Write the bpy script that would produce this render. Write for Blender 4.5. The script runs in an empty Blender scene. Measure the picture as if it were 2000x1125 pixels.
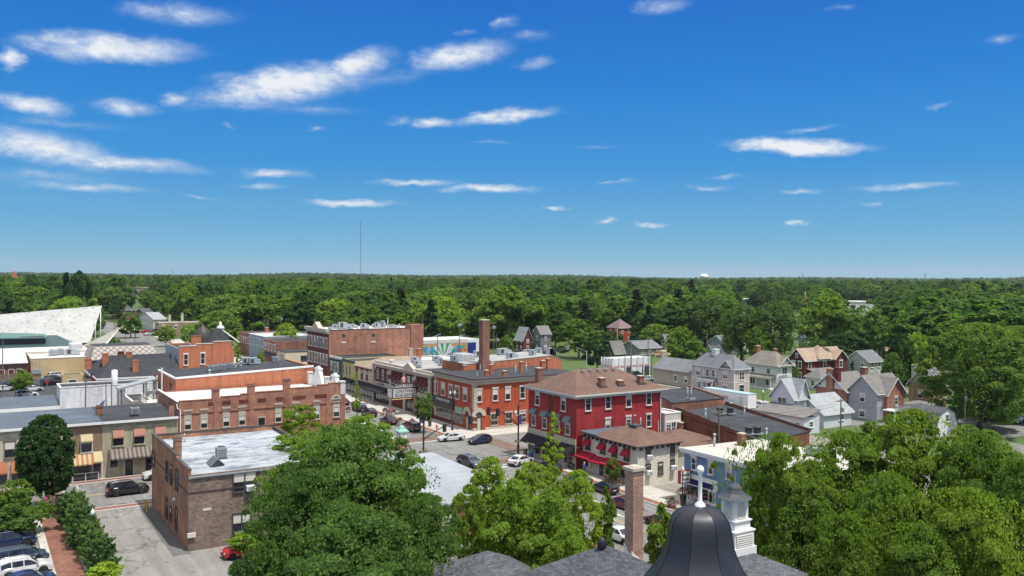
import bpy, math, random
import numpy as np
from mathutils import Vector, Matrix
rad = math.radians
scene = bpy.context.scene
COL = scene.collection

# ------------------------------------------------------------------ camera
H = 28.0; FPX = 1700.0; TH = rad(31.9); PT = math.atan(21.5/FPX); RO = .006
_s, _c = math.sin, math.cos
_R0 = Vector((_c(TH), -_s(TH), 0)); _F = Vector((_s(TH)*_c(PT), _c(TH)*_c(PT), -_s(PT))); _U0 = _R0.cross(_F)
_R = _R0*_c(RO) + _U0*_s(RO); _U = -_R0*_s(RO) + _U0*_c(RO)
cam_data = bpy.data.cameras.new('camera'); cam = bpy.data.objects.new('camera', cam_data); COL.objects.link(cam)
m = Matrix((_R, _U, -_F)).transposed().to_4x4(); m.translation = (0, 0, H); cam.matrix_world = m
cam_data.sensor_width = 36; cam_data.lens = 36*FPX/2000; cam_data.clip_start = 1; cam_data.clip_end = 60000
scene.camera = cam

# site survey: street-grid coordinates of surveyed sight lines (X along the cross street, Y along the main street)
def ray(px, py): return _F + _R*((px-1000)/FPX) + _U*((562.5-py)/FPX)
def G(px, py, z=0.):
    d = ray(px, py); t = (z-H)/d.z; return (d.x*t, d.y*t)
def AY(px, py, y):
    d = ray(px, py); t = y/d.y; return (d.x*t, H+d.z*t)
def AX(px, py, x):
    d = ray(px, py); t = x/d.x; return (d.y*t, H+d.z*t)
def PX(x, y, z):
    v = Vector((x, y, z-H)); f = v.dot(_F); return (1000+FPX*v.dot(_R)/f, 562.5-FPX*v.dot(_U)/f, f)
def XofY(px, y): return AY(px, 700, y)[0]
def YofX(px, x): return AX(px, 700, x)[0]

# ------------------------------------------------------------------ world, sun, exposure
SUN_DIR = Vector((.15, -.37, 1)).normalized()
SUN_EL = math.asin(SUN_DIR.z); SUN_AZ = math.atan2(SUN_DIR.x, SUN_DIR.y)
scene.view_settings.view_transform = 'Standard'; scene.view_settings.look = 'None'
scene.view_settings.exposure = 0.5; scene.view_settings.gamma = 1.0
world = bpy.data.worlds.new('World'); scene.world = world; world.use_nodes = True
def build_world():
    nt = world.node_tree; N = nt.nodes; L = nt.links; N.clear()
    def nd(t, **k):
        n = N.new(t)
        for a, v in k.items(): setattr(n, a, v)
        return n
    def mth(op, a, b=None, c=None, clamp=False):
        n = nd('ShaderNodeMath', operation=op, use_clamp=clamp)
        for i, v in enumerate((a, b, c)):
            if v is None: continue
            if isinstance(v, (int, float)): n.inputs[i].default_value = v
            else: L.new(v, n.inputs[i])
        return n.outputs[0]
    STR = .1
    out = nd('ShaderNodeOutputWorld'); bg = nd('ShaderNodeBackground'); bg.inputs[1].default_value = STR
    L.new(bg.outputs[0], out.inputs[0])
    sky = nd('ShaderNodeTexSky', sky_type='NISHITA'); sky.sun_disc = False
    sky.sun_elevation = SUN_EL; sky.sun_rotation = SUN_AZ; sky.dust_density = .3; sky.ozone_density = 3
    tc = nd('ShaderNodeTexCoord'); sep = nd('ShaderNodeSeparateXYZ'); L.new(tc.outputs['Generated'], sep.inputs[0])
    az = mth('ARCTAN2', sep.outputs[0], sep.outputs[1]); el = mth('ARCSINE', sep.outputs[2])
    # clear-air colour by elevation (deep polarised blue of a dry June noon; unseen zenith brightened as added fill), blended over the Nishita sky
    rmp = nd('ShaderNodeValToRGB'); L.new(mth('MULTIPLY', el, 1/rad(30), clamp=True), rmp.inputs[0])
    cr = rmp.color_ramp; stops = [(0, (.135, .36, .47)), (.1, (.075, .285, .475)), (.24, (.015, .20, .485)), (.42, (.002, .145, .455)), (.62, (0, .096, .405)), (.76, (.22, .29, .42)), (1, (.68, .70, .72))]
    while len(cr.elements) < len(stops): cr.elements.new(.5)
    for e, (p, c) in zip(cr.elements, stops): e.position = p; e.color = (*c, 1)
    sc = nd('ShaderNodeVectorMath', operation='SCALE'); L.new(rmp.outputs[0], sc.inputs[0]); sc.inputs['Scale'].default_value = 1/STR
    mx = nd('ShaderNodeMix', data_type='RGBA'); mx.inputs[0].default_value = .96
    L.new(sky.outputs[0], mx.inputs[6]); L.new(sc.outputs[0], mx.inputs[7])
    # clouds: soft bodies at fixed bearings in the sky, edges broken by noise
    pos = nd('ShaderNodeCombineXYZ'); L.new(az, pos.inputs[0]); L.new(el, pos.inputs[1])
    ns = nd('ShaderNodeMapping'); ns.inputs['Scale'].default_value = (1, 1.9, 1); ns.inputs['Rotation'].default_value = (0, 0, .12); L.new(pos.outputs[0], ns.inputs[0])
    n1 = nd('ShaderNodeTexNoise'); n1.inputs['Scale'].default_value = 28; n1.inputs['Detail'].default_value = 9; n1.inputs['Roughness'].default_value = .62
    L.new(ns.outputs[0], n1.inputs[0])
    n2 = nd('ShaderNodeTexNoise'); n2.inputs['Scale'].default_value = 90; n2.inputs['Detail'].default_value = 6; L.new(ns.outputs[0], n2.inputs[0])
    dv = nd('ShaderNodeVectorMath', operation='SUBTRACT'); L.new(n1.outputs['Color'], dv.inputs[0]); dv.inputs[1].default_value = (.5, .5, .5)
    ds = nd('ShaderNodeVectorMath', operation='MULTIPLY'); L.new(dv.outputs[0], ds.inputs[0]); ds.inputs[1].default_value = (.06, .016, 0)
    wp = nd('ShaderNodeVectorMath', operation='ADD'); L.new(pos.outputs[0], wp.inputs[0]); L.new(ds.outputs[0], wp.inputs[1])
    clouds = [(350, 26, 125, 26, 2, .62), (215, 94, 185, 34, 3, 1.02), (18, 112, 34, 26, -10, 1), (560, 165, 185, 42, 11, 1.05), (690, 128, 85, 32, 18, .95),
        (895, 108, 110, 30, 9, .95), (985, 226, 110, 15, 5, .95), (850, 238, 50, 12, 3, .8), (60, 206, 90, 25, -4, .9), (240, 210, 75, 20, 0, .72), (345, 196, 40, 16, 10, .6),
        (90, 290, 170, 40, -8, .92), (240, 318, 180, 19, -3, .8), (170, 365, 150, 12, 0, .62), (530, 338, 75, 12, 2, .75), (510, 366, 65, 8, 0, .5), (810, 356, 95, 8, 2, .75),
        (955, 369, 100, 11, 0, .9), (690, 397, 95, 9, 0, .85), (1555, 287, 145, 17, -4, 1.3), (1500, 280, 70, 13, 2, .9), (1570, 253, 70, 8, 3, .5), (1295, 12, 60, 20, 5, .52), (985, 44, 32, 14, 15, .46),
        (1045, 124, 46, 15, 8, .52), (1035, 70, 50, 14, 0, .36), (1760, 364, 115, 9, 0, .68), (1380, 365, 55, 6, -4, .5), (1410, 347, 50, 6, 0, .45), (1560, 377, 50, 6, 0, .55),
        (1955, 77, 40, 11, 5, .42), (1835, 208, 34, 7, 5, .36), (1090, 408, 36, 6, 0, .7), (1185, 432, 20, 5, 0, .75), (1270, 438, 36, 7, -3, .72), (1556, 436, 20, 7, 5, .7),
        (1700, 396, 40, 7, 0, .5), (620, 250, 22, 9, 5, .5), (400, 385, 46, 5, 0, .4), (1210, 355, 40, 5, 4, .4), (780, 235, 30, 12, 8, .45), (905, 62, 20, 8, 10, .4), (450, 245, 16, 8, 0, .36), (600, 215, 120, 14, 2, .38), (430, 150, 60, 14, 8, .34), (760, 150, 190, 26, 12, .3), (480, 205, 200, 16, 4, .36), (120, 240, 160, 12, 0, .3), (90, 345, 200, 20, 0, .34), (300, 320, 140, 10, -3, .4), (1640, 15, 40, 8, 0, .34), (960, 278, 60, 5, 0, .3), (1165, 287, 60, 5, 0, .3)]
    acc = None
    for cx, cy, hx, hy, ro, st in clouds:
        d = ray(cx, cy).normalized(); a0 = math.atan2(d.x, d.y); e0 = math.asin(d.z); k = math.cos(a0-TH)
        mp = nd('ShaderNodeMapping', vector_type='TEXTURE'); mp.inputs['Location'].default_value = (a0, e0, 0)
        mp.inputs['Rotation'].default_value = (0, 0, rad(ro)); mp.inputs['Scale'].default_value = (hx*1.25/FPX*k*k, hy*1.1/FPX*k, 1)
        L.new(wp.outputs[0], mp.inputs[0])
        ln = nd('ShaderNodeVectorMath', operation='LENGTH'); L.new(mp.outputs[0], ln.inputs[0])
        v = mth('MULTIPLY_ADD', ln.outputs['Value'], -st, st)
        acc = v if acc is None else mth('MAXIMUM', acc, v)
    dens = mth('MULTIPLY', acc, mth('ADD', mth('MULTIPLY_ADD', n2.outputs[0], .9, -.15), mth('MULTIPLY', n1.outputs[0], 1.5)), clamp=True)
    mr = nd('ShaderNodeMapRange', interpolation_type='SMOOTHSTEP'); L.new(dens, mr.inputs[0])
    mr.inputs[1].default_value = .02; mr.inputs[2].default_value = .98; mr.inputs[3].default_value = 0; mr.inputs[4].default_value = .97
    cc = nd('ShaderNodeMix', data_type='RGBA'); L.new(mth('MULTIPLY_ADD', dens, 1.0, .0, clamp=True), cc.inputs[0])
    cc.inputs[6].default_value = (.40/STR, .50/STR, .62/STR, 1); cc.inputs[7].default_value = (.62/STR, .635/STR, .66/STR, 1)
    fin = nd('ShaderNodeMix', data_type='RGBA'); L.new(mr.outputs[0], fin.inputs[0]); L.new(mx.outputs[2], fin.inputs[6]); L.new(cc.outputs[2], fin.inputs[7])
    L.new(fin.outputs[2], bg.inputs[0])
build_world()
sun_data = bpy.data.lights.new('sun', 'SUN'); sun_data.energy = 3.5; sun_data.angle = rad(.5); sun_data.color = (1, .955, .88)
sun = bpy.data.objects.new('sun', sun_data); COL.objects.link(sun); sun.rotation_euler = SUN_DIR.to_track_quat('Z', 'Y').to_euler()
scene.cycles.max_bounces = 6; scene.cycles.diffuse_bounces = 3; scene.cycles.glossy_bounces = 2; scene.cycles.transmission_bounces = 3; scene.cycles.transparent_max_bounces = 4
scene.cycles.use_denoising = True

# ------------------------------------------------------------------ materials
MATS = {}
def newmat(name):
    m = bpy.data.materials.new(name); m.use_nodes = True; nt = m.node_tree
    for n in list(nt.nodes):
        if n.type != 'BSDF_PRINCIPLED' and n.type != 'OUTPUT_MATERIAL': nt.nodes.remove(n)
    b = next(n for n in nt.nodes if n.type == 'BSDF_PRINCIPLED')
    MATS[name] = m
    return m, nt, b
def shade(c, k): return tuple(min(1, max(0, v*k)) for v in c)
def noise(nt, scale, detail=4, rough=.55, coord='Object', vec=None):
    n = nt.nodes.new('ShaderNodeTexNoise'); n.inputs['Scale'].default_value = scale; n.inputs['Detail'].default_value = detail; n.inputs['Roughness'].default_value = rough
    if vec is None:
        t = nt.nodes.new('ShaderNodeTexCoord'); vec = t.outputs[coord]
    nt.links.new(vec, n.inputs['Vector'])
    return n.outputs[0]
def ramp(nt, fac, stops):
    r = nt.nodes.new('ShaderNodeValToRGB'); nt.links.new(fac, r.inputs[0])
    while len(r.color_ramp.elements) < len(stops): r.color_ramp.elements.new(.5)
    for e, (p, c) in zip(r.color_ramp.elements, stops): e.position = p; e.color = (*c[:3], 1)
    return r.outputs[0]
def mixc(nt, fac, a, b, mode='MIX'):
    m = nt.nodes.new('ShaderNodeMix'); m.data_type = 'RGBA'; m.blend_type = mode
    for i, v in ((0, fac), (6, a), (7, b)):
        if isinstance(v, (int, float)): m.inputs[i].default_value = v
        elif isinstance(v, tuple): m.inputs[i].default_value = (*v[:3], 1)
        else: nt.links.new(v, m.inputs[i])
    return m.outputs[2]
def bump(nt, b, h, strength=.3, dist=.02):
    n = nt.nodes.new('ShaderNodeBump'); n.inputs['Strength'].default_value = strength; n.inputs['Distance'].default_value = dist
    nt.links.new(h, n.inputs['Height']); nt.links.new(n.outputs[0], b.inputs['Normal'])
def paint(name, c, rough=.6, var=.18, scale=.6, grain=14, metal=0., spec=.35, coord='Object'):
    if name in MATS: return MATS[name]
    m, nt, b = newmat(name)
    f = noise(nt, scale, 6, .6, coord); g = noise(nt, grain, 3, .6, coord)
    col = ramp(nt, f, [(.3, shade(c, 1-var)), (.7, shade(c, 1+var*.6))])
    col = mixc(nt, .35*min(1, var*4), col, ramp(nt, g, [(.3, shade(c, .75)), (.7, shade(c, 1.15))]))
    nt.links.new(col, b.inputs['Base Color'])
    b.inputs['Roughness'].default_value = rough; b.inputs['Metallic'].default_value = metal; b.inputs['Specular IOR Level'].default_value = spec
    return m
def brick(name, c1, c2, mortar, bw=.22, bh=.075, msize=.011, stain=.25, rough=.85, big=.25):
    if name in MATS: return MATS[name]
    m, nt, b = newmat(name)
    uv = nt.nodes.new('ShaderNodeUVMap')
    t = nt.nodes.new('ShaderNodeTexBrick'); nt.links.new(uv.outputs[0], t.inputs[0])
    t.inputs['Scale'].default_value = 1; t.inputs['Brick Width'].default_value = bw; t.inputs['Row Height'].default_value = bh
    t.inputs['Mortar Size'].default_value = msize; t.inputs['Color1'].default_value = (*c1, 1); t.inputs['Color2'].default_value = (*c2, 1); t.inputs['Mortar'].default_value = (*mortar, 1)
    f = noise(nt, big, 6, .65); g = noise(nt, 2.2, 5, .6)
    col = mixc(nt, 1., t.outputs[0], ramp(nt, f, [(.32, (1-stain,)*3), (.68, (1+stain*.35, 1+stain*.3, 1+stain*.25))]), 'MULTIPLY')
    col = mixc(nt, .6, col, mixc(nt, 1., col, ramp(nt, g, [(.3, (.7, .7, .7)), (.7, (1.2, 1.2, 1.2))]), 'MULTIPLY'))
    tc = nt.nodes.new('ShaderNodeTexCoord'); mp = nt.nodes.new('ShaderNodeMapping'); mp.inputs['Scale'].default_value = (1.1, 1.1, .1); nt.links.new(tc.outputs['Object'], mp.inputs[0])
    col = mixc(nt, 1., col, ramp(nt, noise(nt, 1., 6, .7, vec=mp.outputs[0]), [(.3, (.74, .73, .72)), (.5, (1, 1, 1)), (.72, (1.16, 1.15, 1.13))]), 'MULTIPLY')
    nt.links.new(col, b.inputs['Base Color']); b.inputs['Roughness'].default_value = rough; b.inputs['Specular IOR Level'].default_value = .2
    bump(nt, b, t.outputs['Fac'], -.25, .01)
    return m
def siding(name, c, pitch=.2, vertical=False, rough=.6, var=.1):
    if name in MATS: return MATS[name]
    m, nt, b = newmat(name)
    uv = nt.nodes.new('ShaderNodeUVMap'); sp = nt.nodes.new('ShaderNodeSeparateXYZ'); nt.links.new(uv.outputs[0], sp.inputs[0])
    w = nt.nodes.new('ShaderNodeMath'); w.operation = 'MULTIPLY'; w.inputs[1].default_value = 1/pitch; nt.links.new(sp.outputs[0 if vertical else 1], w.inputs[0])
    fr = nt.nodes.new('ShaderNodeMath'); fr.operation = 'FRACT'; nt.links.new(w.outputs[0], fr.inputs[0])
    f = noise(nt, .7, 5, .6)
    col = ramp(nt, f, [(.3, shade(c, 1-var)), (.7, shade(c, 1+var*.5))])
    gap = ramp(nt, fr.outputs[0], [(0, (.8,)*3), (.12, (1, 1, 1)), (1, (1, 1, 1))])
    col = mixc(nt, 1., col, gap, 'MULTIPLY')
    nt.links.new(col, b.inputs['Base Color']); b.inputs['Roughness'].default_value = rough; b.inputs['Specular IOR Level'].default_value = .3
    bump(nt, b, fr.outputs[0], -.5, .03)
    return m
def shingle(name, c, var=.35, course=.15, tab=.32, rough=.9, gap=.55):
    if name in MATS: return MATS[name]
    m, nt, b = newmat(name)
    uv = nt.nodes.new('ShaderNodeUVMap'); t = nt.nodes.new('ShaderNodeTexBrick'); nt.links.new(uv.outputs[0], t.inputs[0])
    t.inputs['Scale'].default_value = 1; t.inputs['Brick Width'].default_value = tab; t.inputs['Row Height'].default_value = course
    t.inputs['Mortar Size'].default_value = .012; t.inputs['Color1'].default_value = (*shade(c, 1-var), 1); t.inputs['Color2'].default_value = (*shade(c, 1+var), 1); t.inputs['Mortar'].default_value = (*shade(c, gap), 1)
    f = noise(nt, .35, 6, .65); col = mixc(nt, 1., t.outputs[0], ramp(nt, f, [(.3, (.82, .82, .82)), (.7, (1.12, 1.12, 1.12))]), 'MULTIPLY')
    g = noise(nt, 9, 3); col = mixc(nt, 1., col, ramp(nt, g, [(.3, (.85, .85, .85)), (.7, (1.12, 1.12, 1.12))]), 'MULTIPLY')
    nt.links.new(col, b.inputs['Base Color']); b.inputs['Roughness'].default_value = rough; b.inputs['Specular IOR Level'].default_value = .25
    bump(nt, b, t.outputs['Fac'], -.4, .02)
    return m
def membrane(name, c, seam=(0, 0, 0), pitch=3.0, var=.2, rough=.7, patches=None, pamt=.5, spec=.3):
    """flat roofing: seams every few metres, dirt and ponding marks"""
    if name in MATS: return MATS[name]
    m, nt, b = newmat(name)
    uv = nt.nodes.new('ShaderNodeUVMap'); t = nt.nodes.new('ShaderNodeTexBrick'); nt.links.new(uv.outputs[0], t.inputs[0])
    t.inputs['Scale'].default_value = 1; t.inputs['Brick Width'].default_value = 9; t.inputs['Row Height'].default_value = pitch; t.inputs['Mortar Size'].default_value = .035
    t.inputs['Color1'].default_value = (*shade(c, .95), 1); t.inputs['Color2'].default_value = (*shade(c, 1.05), 1); t.inputs['Mortar'].default_value = (*seam, 1)
    f = noise(nt, .22, 7, .62); col = mixc(nt, 1., t.outputs[0], ramp(nt, f, [(.3, (1-var,)*3), (.72, (1+var*.5,)*3)]), 'MULTIPLY')
    if patches:
        mp = nt.nodes.new('ShaderNodeMapping'); tc = nt.nodes.new('ShaderNodeTexCoord'); nt.links.new(tc.outputs['Object'], mp.inputs[0]); mp.inputs['Scale'].default_value = (.32, .95, 1)
        p = noise(nt, .9, 8, .72, vec=mp.outputs[0]); col = mixc(nt, ramp(nt, p, [(pamt, (0, 0, 0)), (pamt+.09, (1, 1, 1))]), col, patches)
    nt.links.new(col, b.inputs['Base Color']); b.inputs['Roughness'].default_value = rough; b.inputs['Specular IOR Level'].default_value = spec
    return m
def glassy(name, c=(.02, .027, .035), rough=.06):
    if name in MATS: return MATS[name]
    m, nt, b = newmat(name); f = noise(nt, .8, 3)
    nt.links.new(ramp(nt, f, [(.35, shade(c, .6)), (.65, shade(c, 1.8))]), b.inputs['Base Color'])
    b.inputs['Roughness'].default_value = rough; b.inputs['Specular IOR Level'].default_value = .6
    return m
def carpaint(name, c):
    if name in MATS: return MATS[name]
    m, nt, b = newmat(name); b.inputs['Base Color'].default_value = (*c, 1); b.inputs['Roughness'].default_value = .3
    b.inputs['Coat Weight'].default_value = .8; b.inputs['Coat Roughness'].default_value = .05; b.inputs['Metallic'].default_value = .15
    f = noise(nt, 1.2, 4); nt.links.new(ramp(nt, f, [(.3, shade(c, .85)), (.7, shade(c, 1.1))]), b.inputs['Base Color'])
    return m
def foliage(name, c, c2, hue=.35, trans=.5):
    """leaf material: each leaf, each clump and each tree its own shade of green"""
    if name in MATS: return MATS[name]
    m, nt, b = newmat(name); L = nt.links
    geo = nt.nodes.new('ShaderNodeNewGeometry'); oi = nt.nodes.new('ShaderNodeObjectInfo')
    f = noise(nt, .45, 3)
    col = mixc(nt, ramp(nt, f, [(.35, (0, 0, 0)), (.65, (1, 1, 1))]), c, c2)
    col = mixc(nt, 1., col, ramp(nt, geo.outputs['Random Per Island'], [(0, (.62, .66, .62)), (1, (1.4, 1.34, 1.25))]), 'MULTIPLY')
    tr = ramp(nt, oi.outputs['Random'], [(0, (1-hue*.95, 1-hue*.72, 1-hue*.4)), (.4, (1, 1, 1)), (.75, (1+hue*.6, 1+hue*.45, 1+hue*.1)), (1, (1+hue*2.2, 1+hue*1.4, 1+hue*.1))])
    col = mixc(nt, 1., col, tr, 'MULTIPLY')
    L.new(col, b.inputs['Base Color']); b.inputs['Roughness'].default_value = .62; b.inputs['Specular IOR Level'].default_value = .25
    t = nt.nodes.new('ShaderNodeBsdfTranslucent'); L.new(mixc(nt, 1., col, (1.15, 1.3, .55), 'MULTIPLY'), t.inputs[0])
    ms = nt.nodes.new('ShaderNodeMixShader'); ms.inputs[0].default_value = trans; L.new(b.outputs[0], ms.inputs[1]); L.new(t.outputs[0], ms.inputs[2])
    out = next(n for n in nt.nodes if n.type == 'OUTPUT_MATERIAL'); L.new(ms.outputs[0], out.inputs[0])
    return m

# ------------------------------------------------------------------ mesh builder
class MB:
    def __init__(s): s.v = []; s.f = []; s.m = []; s.sm = []
    def add(s, vs, fs, m=0, smooth=False):
        o = len(s.v); s.v += [tuple(p) for p in vs]
        for f in fs: s.f.append(tuple(i+o for i in f)); s.m.append(m); s.sm.append(smooth)
    def box(s, x0, y0, z0, x1, y1, z1, m=0, top=None):
        if x1 < x0: x0, x1 = x1, x0
        if y1 < y0: y0, y1 = y1, y0
        vs = [(x0, y0, z0), (x1, y0, z0), (x1, y1, z0), (x0, y1, z0), (x0, y0, z1), (x1, y0, z1), (x1, y1, z1), (x0, y1, z1)]
        s.add(vs, [(3, 2, 1, 0), (0, 1, 5, 4), (1, 2, 6, 5), (2, 3, 7, 6), (3, 0, 4, 7)], m); s.add(vs, [(4, 5, 6, 7)], m if top is None else top)
        return s
    def poly(s, pts, m=0): s.add(pts, [tuple(range(len(pts)))], m); return s
    def prism(s, pts, z0, z1, m=0, top=None):
        """pts: ccw plan outline"""
        n = len(pts); s.add([(x, y, z0) for x, y in pts]+[(x, y, z1) for x, y in pts], [(i, (i+1) % n, n+(i+1) % n, n+i) for i in range(n)]+[tuple(range(n-1, -1, -1))], m)
        s.add([(x, y, z1) for x, y in pts], [tuple(range(n))], m if top is None else top); return s
    def slab(s, pts, t, m=0):
        """closed sheet of thickness t below the 3-D outline pts"""
        n = len(pts); a = [tuple(p) for p in pts]; b = [(p[0], p[1], p[2]-t) for p in pts]
        s.add(a+b, [tuple(range(n)), tuple(range(2*n-1, n-1, -1))]+[((i+1) % n, i, n+i, n+(i+1) % n) for i in range(n)], m); return s
    def extr(s, pts, d, m=0):
        """3-D polygon extruded along vector d"""
        n = len(pts); d = Vector(d); a = [tuple(p) for p in pts]; b = [tuple(Vector(p)+d) for p in pts]
        s.add(a+b, [tuple(range(n-1, -1, -1)), tuple(range(n, 2*n))]+[(i, (i+1) % n, n+(i+1) % n, n+i) for i in range(n)], m); return s
    def tube(s, path, r, n=6, m=0, smooth=True, cap=True):
        path = [Vector(p) for p in path]; rs = r if isinstance(r, (list, tuple)) else [r]*len(path); vs = []; k = len(path)
        for i, p in enumerate(path):
            d = (path[min(i+1, k-1)]-path[max(i-1, 0)]).normalized(); a = d.cross(Vector((0, 0, 1)) if abs(d.z) < .95 else Vector((1, 0, 0))).normalized(); b = d.cross(a)
            for j in range(n):
                t = 2*math.pi*j/n; vs.append(p+(a*math.cos(t)+b*math.sin(t))*rs[i])
        fs = [(i*n+j, i*n+(j+1) % n, (i+1)*n+(j+1) % n, (i+1)*n+j) for i in range(k-1) for j in range(n)]
        s.add(vs, [f[::-1] for f in fs], m, smooth)
        if cap: s.add(vs[:n], [tuple(range(n))], m); s.add(vs[-n:], [tuple(range(n-1, -1, -1))], m)
        return s
    def lathe(s, prof, n=12, m=0, c=(0, 0, 0), smooth=True, phase=0.):
        vs = []
        for r, z in prof:
            for j in range(n):
                t = 2*math.pi*j/n+phase; vs.append((c[0]+r*math.cos(t), c[1]+r*math.sin(t), c[2]+z))
        s.add(vs, [(i*n+j, i*n+(j+1) % n, (i+1)*n+(j+1) % n, (i+1)*n+j) for i in range(len(prof)-1) for j in range(n)], m, smooth)
        if prof[0][0] > 1e-4: s.add(vs[:n], [tuple(range(n-1, -1, -1))], m)
        if prof[-1][0] > 1e-4: s.add(vs[-n:], [tuple(range(n))], m)
        return s
    def mesh(s, name, mats):
        me = bpy.data.meshes.new(name); me.from_pydata(s.v, [], s.f)
        for mt in mats: me.materials.append(mt)
        me.polygons.foreach_set('material_index', s.m); me.polygons.foreach_set('use_smooth', s.sm)
        me.update(); uv_metres(me)
        return me
def uv_metres(me):
    """UVs in metres: u level along each face, v up its slope"""
    nl = len(me.loops)
    if not nl: return
    co = np.empty(len(me.vertices)*3); me.vertices.foreach_get('co', co); co = co.reshape(-1, 3)
    li = np.empty(nl, int); me.loops.foreach_get('vertex_index', li)
    nf = len(me.polygons); no = np.empty(nf*3); me.polygons.foreach_get('normal', no); no = no.reshape(-1, 3)
    lt = np.empty(nf, int); me.polygons.foreach_get('loop_total', lt)
    t = np.stack([-no[:, 1], no[:, 0], np.zeros(nf)], 1); flat = np.abs(no[:, 2]) > .985
    ln = np.linalg.norm(t, axis=1); t[~flat] /= np.maximum(ln[~flat], 1e-9)[:, None]; t[flat] = (1, 0, 0)
    b = np.cross(no, t); b[flat] = (0, 1, 0)
    fi = np.repeat(np.arange(nf), lt); p = co[li]
    uv = np.stack([(p*t[fi]).sum(1), (p*b[fi]).sum(1)], 1)
    me.uv_layers.new(name='UVMap').data.foreach_set('uv', uv.ravel())

def link(name, me, parent=None, loc=None, rz=None):
    o = bpy.data.objects.new(name, me); COL.objects.link(o)
    if parent is not None: o.parent = parent
    if loc is not None: o.location = loc
    if rz is not None: o.rotation_euler = (0, 0, rz)
    return o
def tag(o, label, cat, group=None):
    o['label'] = label; o['category'] = cat
    if group: o['group'] = group
    return o
def thing(name, label, cat, loc=(0, 0, 0), group=None, rz=0.):
    return tag(link(name, None, None, loc, rz), label, cat, group)
def part(name, mb, mats, parent, label=None, loc=None, rz=None):
    o = link(name, mb.mesh(name, mats if isinstance(mats, (list, tuple)) else [mats]), parent, loc, rz)
    if label: o['label'] = label
    return o
def whole(name, label, cat, mb, mats, loc=(0, 0, 0), group=None, rz=0.):
    return tag(link(name, mb.mesh(name, mats if isinstance(mats, (list, tuple)) else [mats]), None, loc, rz), label, cat, group)
def structure(name, mb, mats):
    o = link(name, mb.mesh(name, mats if isinstance(mats, (list, tuple)) else [mats])); o['kind'] = 'structure'; return o
def kids(o): return [c for c in o.children]
def copy_tree(o, loc=None, rz=None, label=None, parent=None, group=None, scale=None):
    c = o.copy(); COL.objects.link(c)
    if parent is not None: c.parent = parent
    if loc is not None: c.location = loc
    if rz is not None: c.rotation_euler = (0, 0, rz)
    if scale is not None: c.scale = scale if isinstance(scale, tuple) else (scale,)*3
    if label: c['label'] = label
    if group: c['group'] = group
    for ch in kids(o): copy_tree(ch, parent=c)
    return c
def text_mesh(s, size, depth=.01, align='CENTER'):
    cu = bpy.data.curves.new('lettering', 'FONT'); cu.body = s; cu.size = size; cu.extrude = depth; cu.align_x = align; cu.align_y = 'CENTER'
    o = bpy.data.objects.new('lettering', cu); COL.objects.link(o)
    me = bpy.data.meshes.new_from_object(o.evaluated_get(bpy.context.evaluated_depsgraph_get())); bpy.data.objects.remove(o)
    return me
FACE_ROT = {'-Y': 0., '-X': -math.pi/2, '+Y': math.pi, '+X': math.pi/2}
def lettering(s, size, mat, parent, loc, face='-Y', sx=1., name='lettering', bold=0.):
    me = text_mesh(s, size, .012); me.transform(Matrix.Rotation(math.pi/2, 4, 'X')); me.materials.clear(); me.materials.append(mat)
    if sx != 1.: me.transform(Matrix.Diagonal((sx, 1, 1, 1)))
    return link(name, me, parent, loc, FACE_ROT[face])

# ------------------------------------------------------------------ shared palette
M = {}
M['glass'] = glassy('window_glass'); M['shop_glass'] = glassy('shop_glass', (.03, .038, .04), .04)
M['white'] = paint('white_paint', (.78, .78, .76), .5, .08); M['offwhite'] = paint('offwhite_trim', (.62, .60, .55), .6, .12)
M['stone'] = paint('limestone', (.50, .45, .37), .85, .2, .8); M['concrete'] = paint('concrete', (.42, .41, .385), .9, .16, .5)
M['beige'] = paint('beige_trim', (.47, .43, .35), .7, .12); M['black'] = paint('black_metal', (.018, .018, .02), .45, .1); M['darkgrey'] = paint('dark_grey', (.06, .062, .068), .6, .15)
M['grey'] = paint('grey_metal', (.34, .36, .37), .5, .12); M['galv'] = paint('galvanised_steel', (.42, .44, .45), .42, .15, 1.2, metal=.5); M['wood'] = paint('weathered_wood', (.20, .155, .115), .9, .25, 1.5)
M['bark'] = paint('bark', (.11, .085, .062), .95, .3, 1.5); M['green_trim'] = paint('grey_green_trim', (.13, .19, .18), .7, .15)
M['maroon'] = paint('maroon_canvas', (.12, .022, .034), .9, .15); M['red_canvas'] = paint('red_canvas', (.36, .014, .035), .9, .12); M['black_canvas'] = paint('black_canvas', (.014, .015, .018), .85, .2)
M['tyre'] = paint('tyre_rubber', (.02, .02, .02), .85, .1); M['rim'] = paint('wheel_rim', (.5, .51, .52), .3, .08, metal=.8)
M['headlight'] = paint('headlight_lens', (.7, .72, .74), .15, .05, spec=.7); M['taillight'] = paint('taillight_lens', (.35, .012, .014), .2, .05, spec=.6)
M['brick_trim'] = brick('chimney_brick', (.36, .13, .08), (.24, .085, .055), (.30, .24, .20))
M['steel'] = paint('rooftop_steel', (.50, .53, .54), .4, .18, 1.5, metal=.4)
M['pink_flower'] = paint('pink_petals', (.5, .06, .25), .7, .3, 5); M['leafy'] = foliage('plant_leaves', (.05, .12, .02), (.08, .17, .03))
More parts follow.
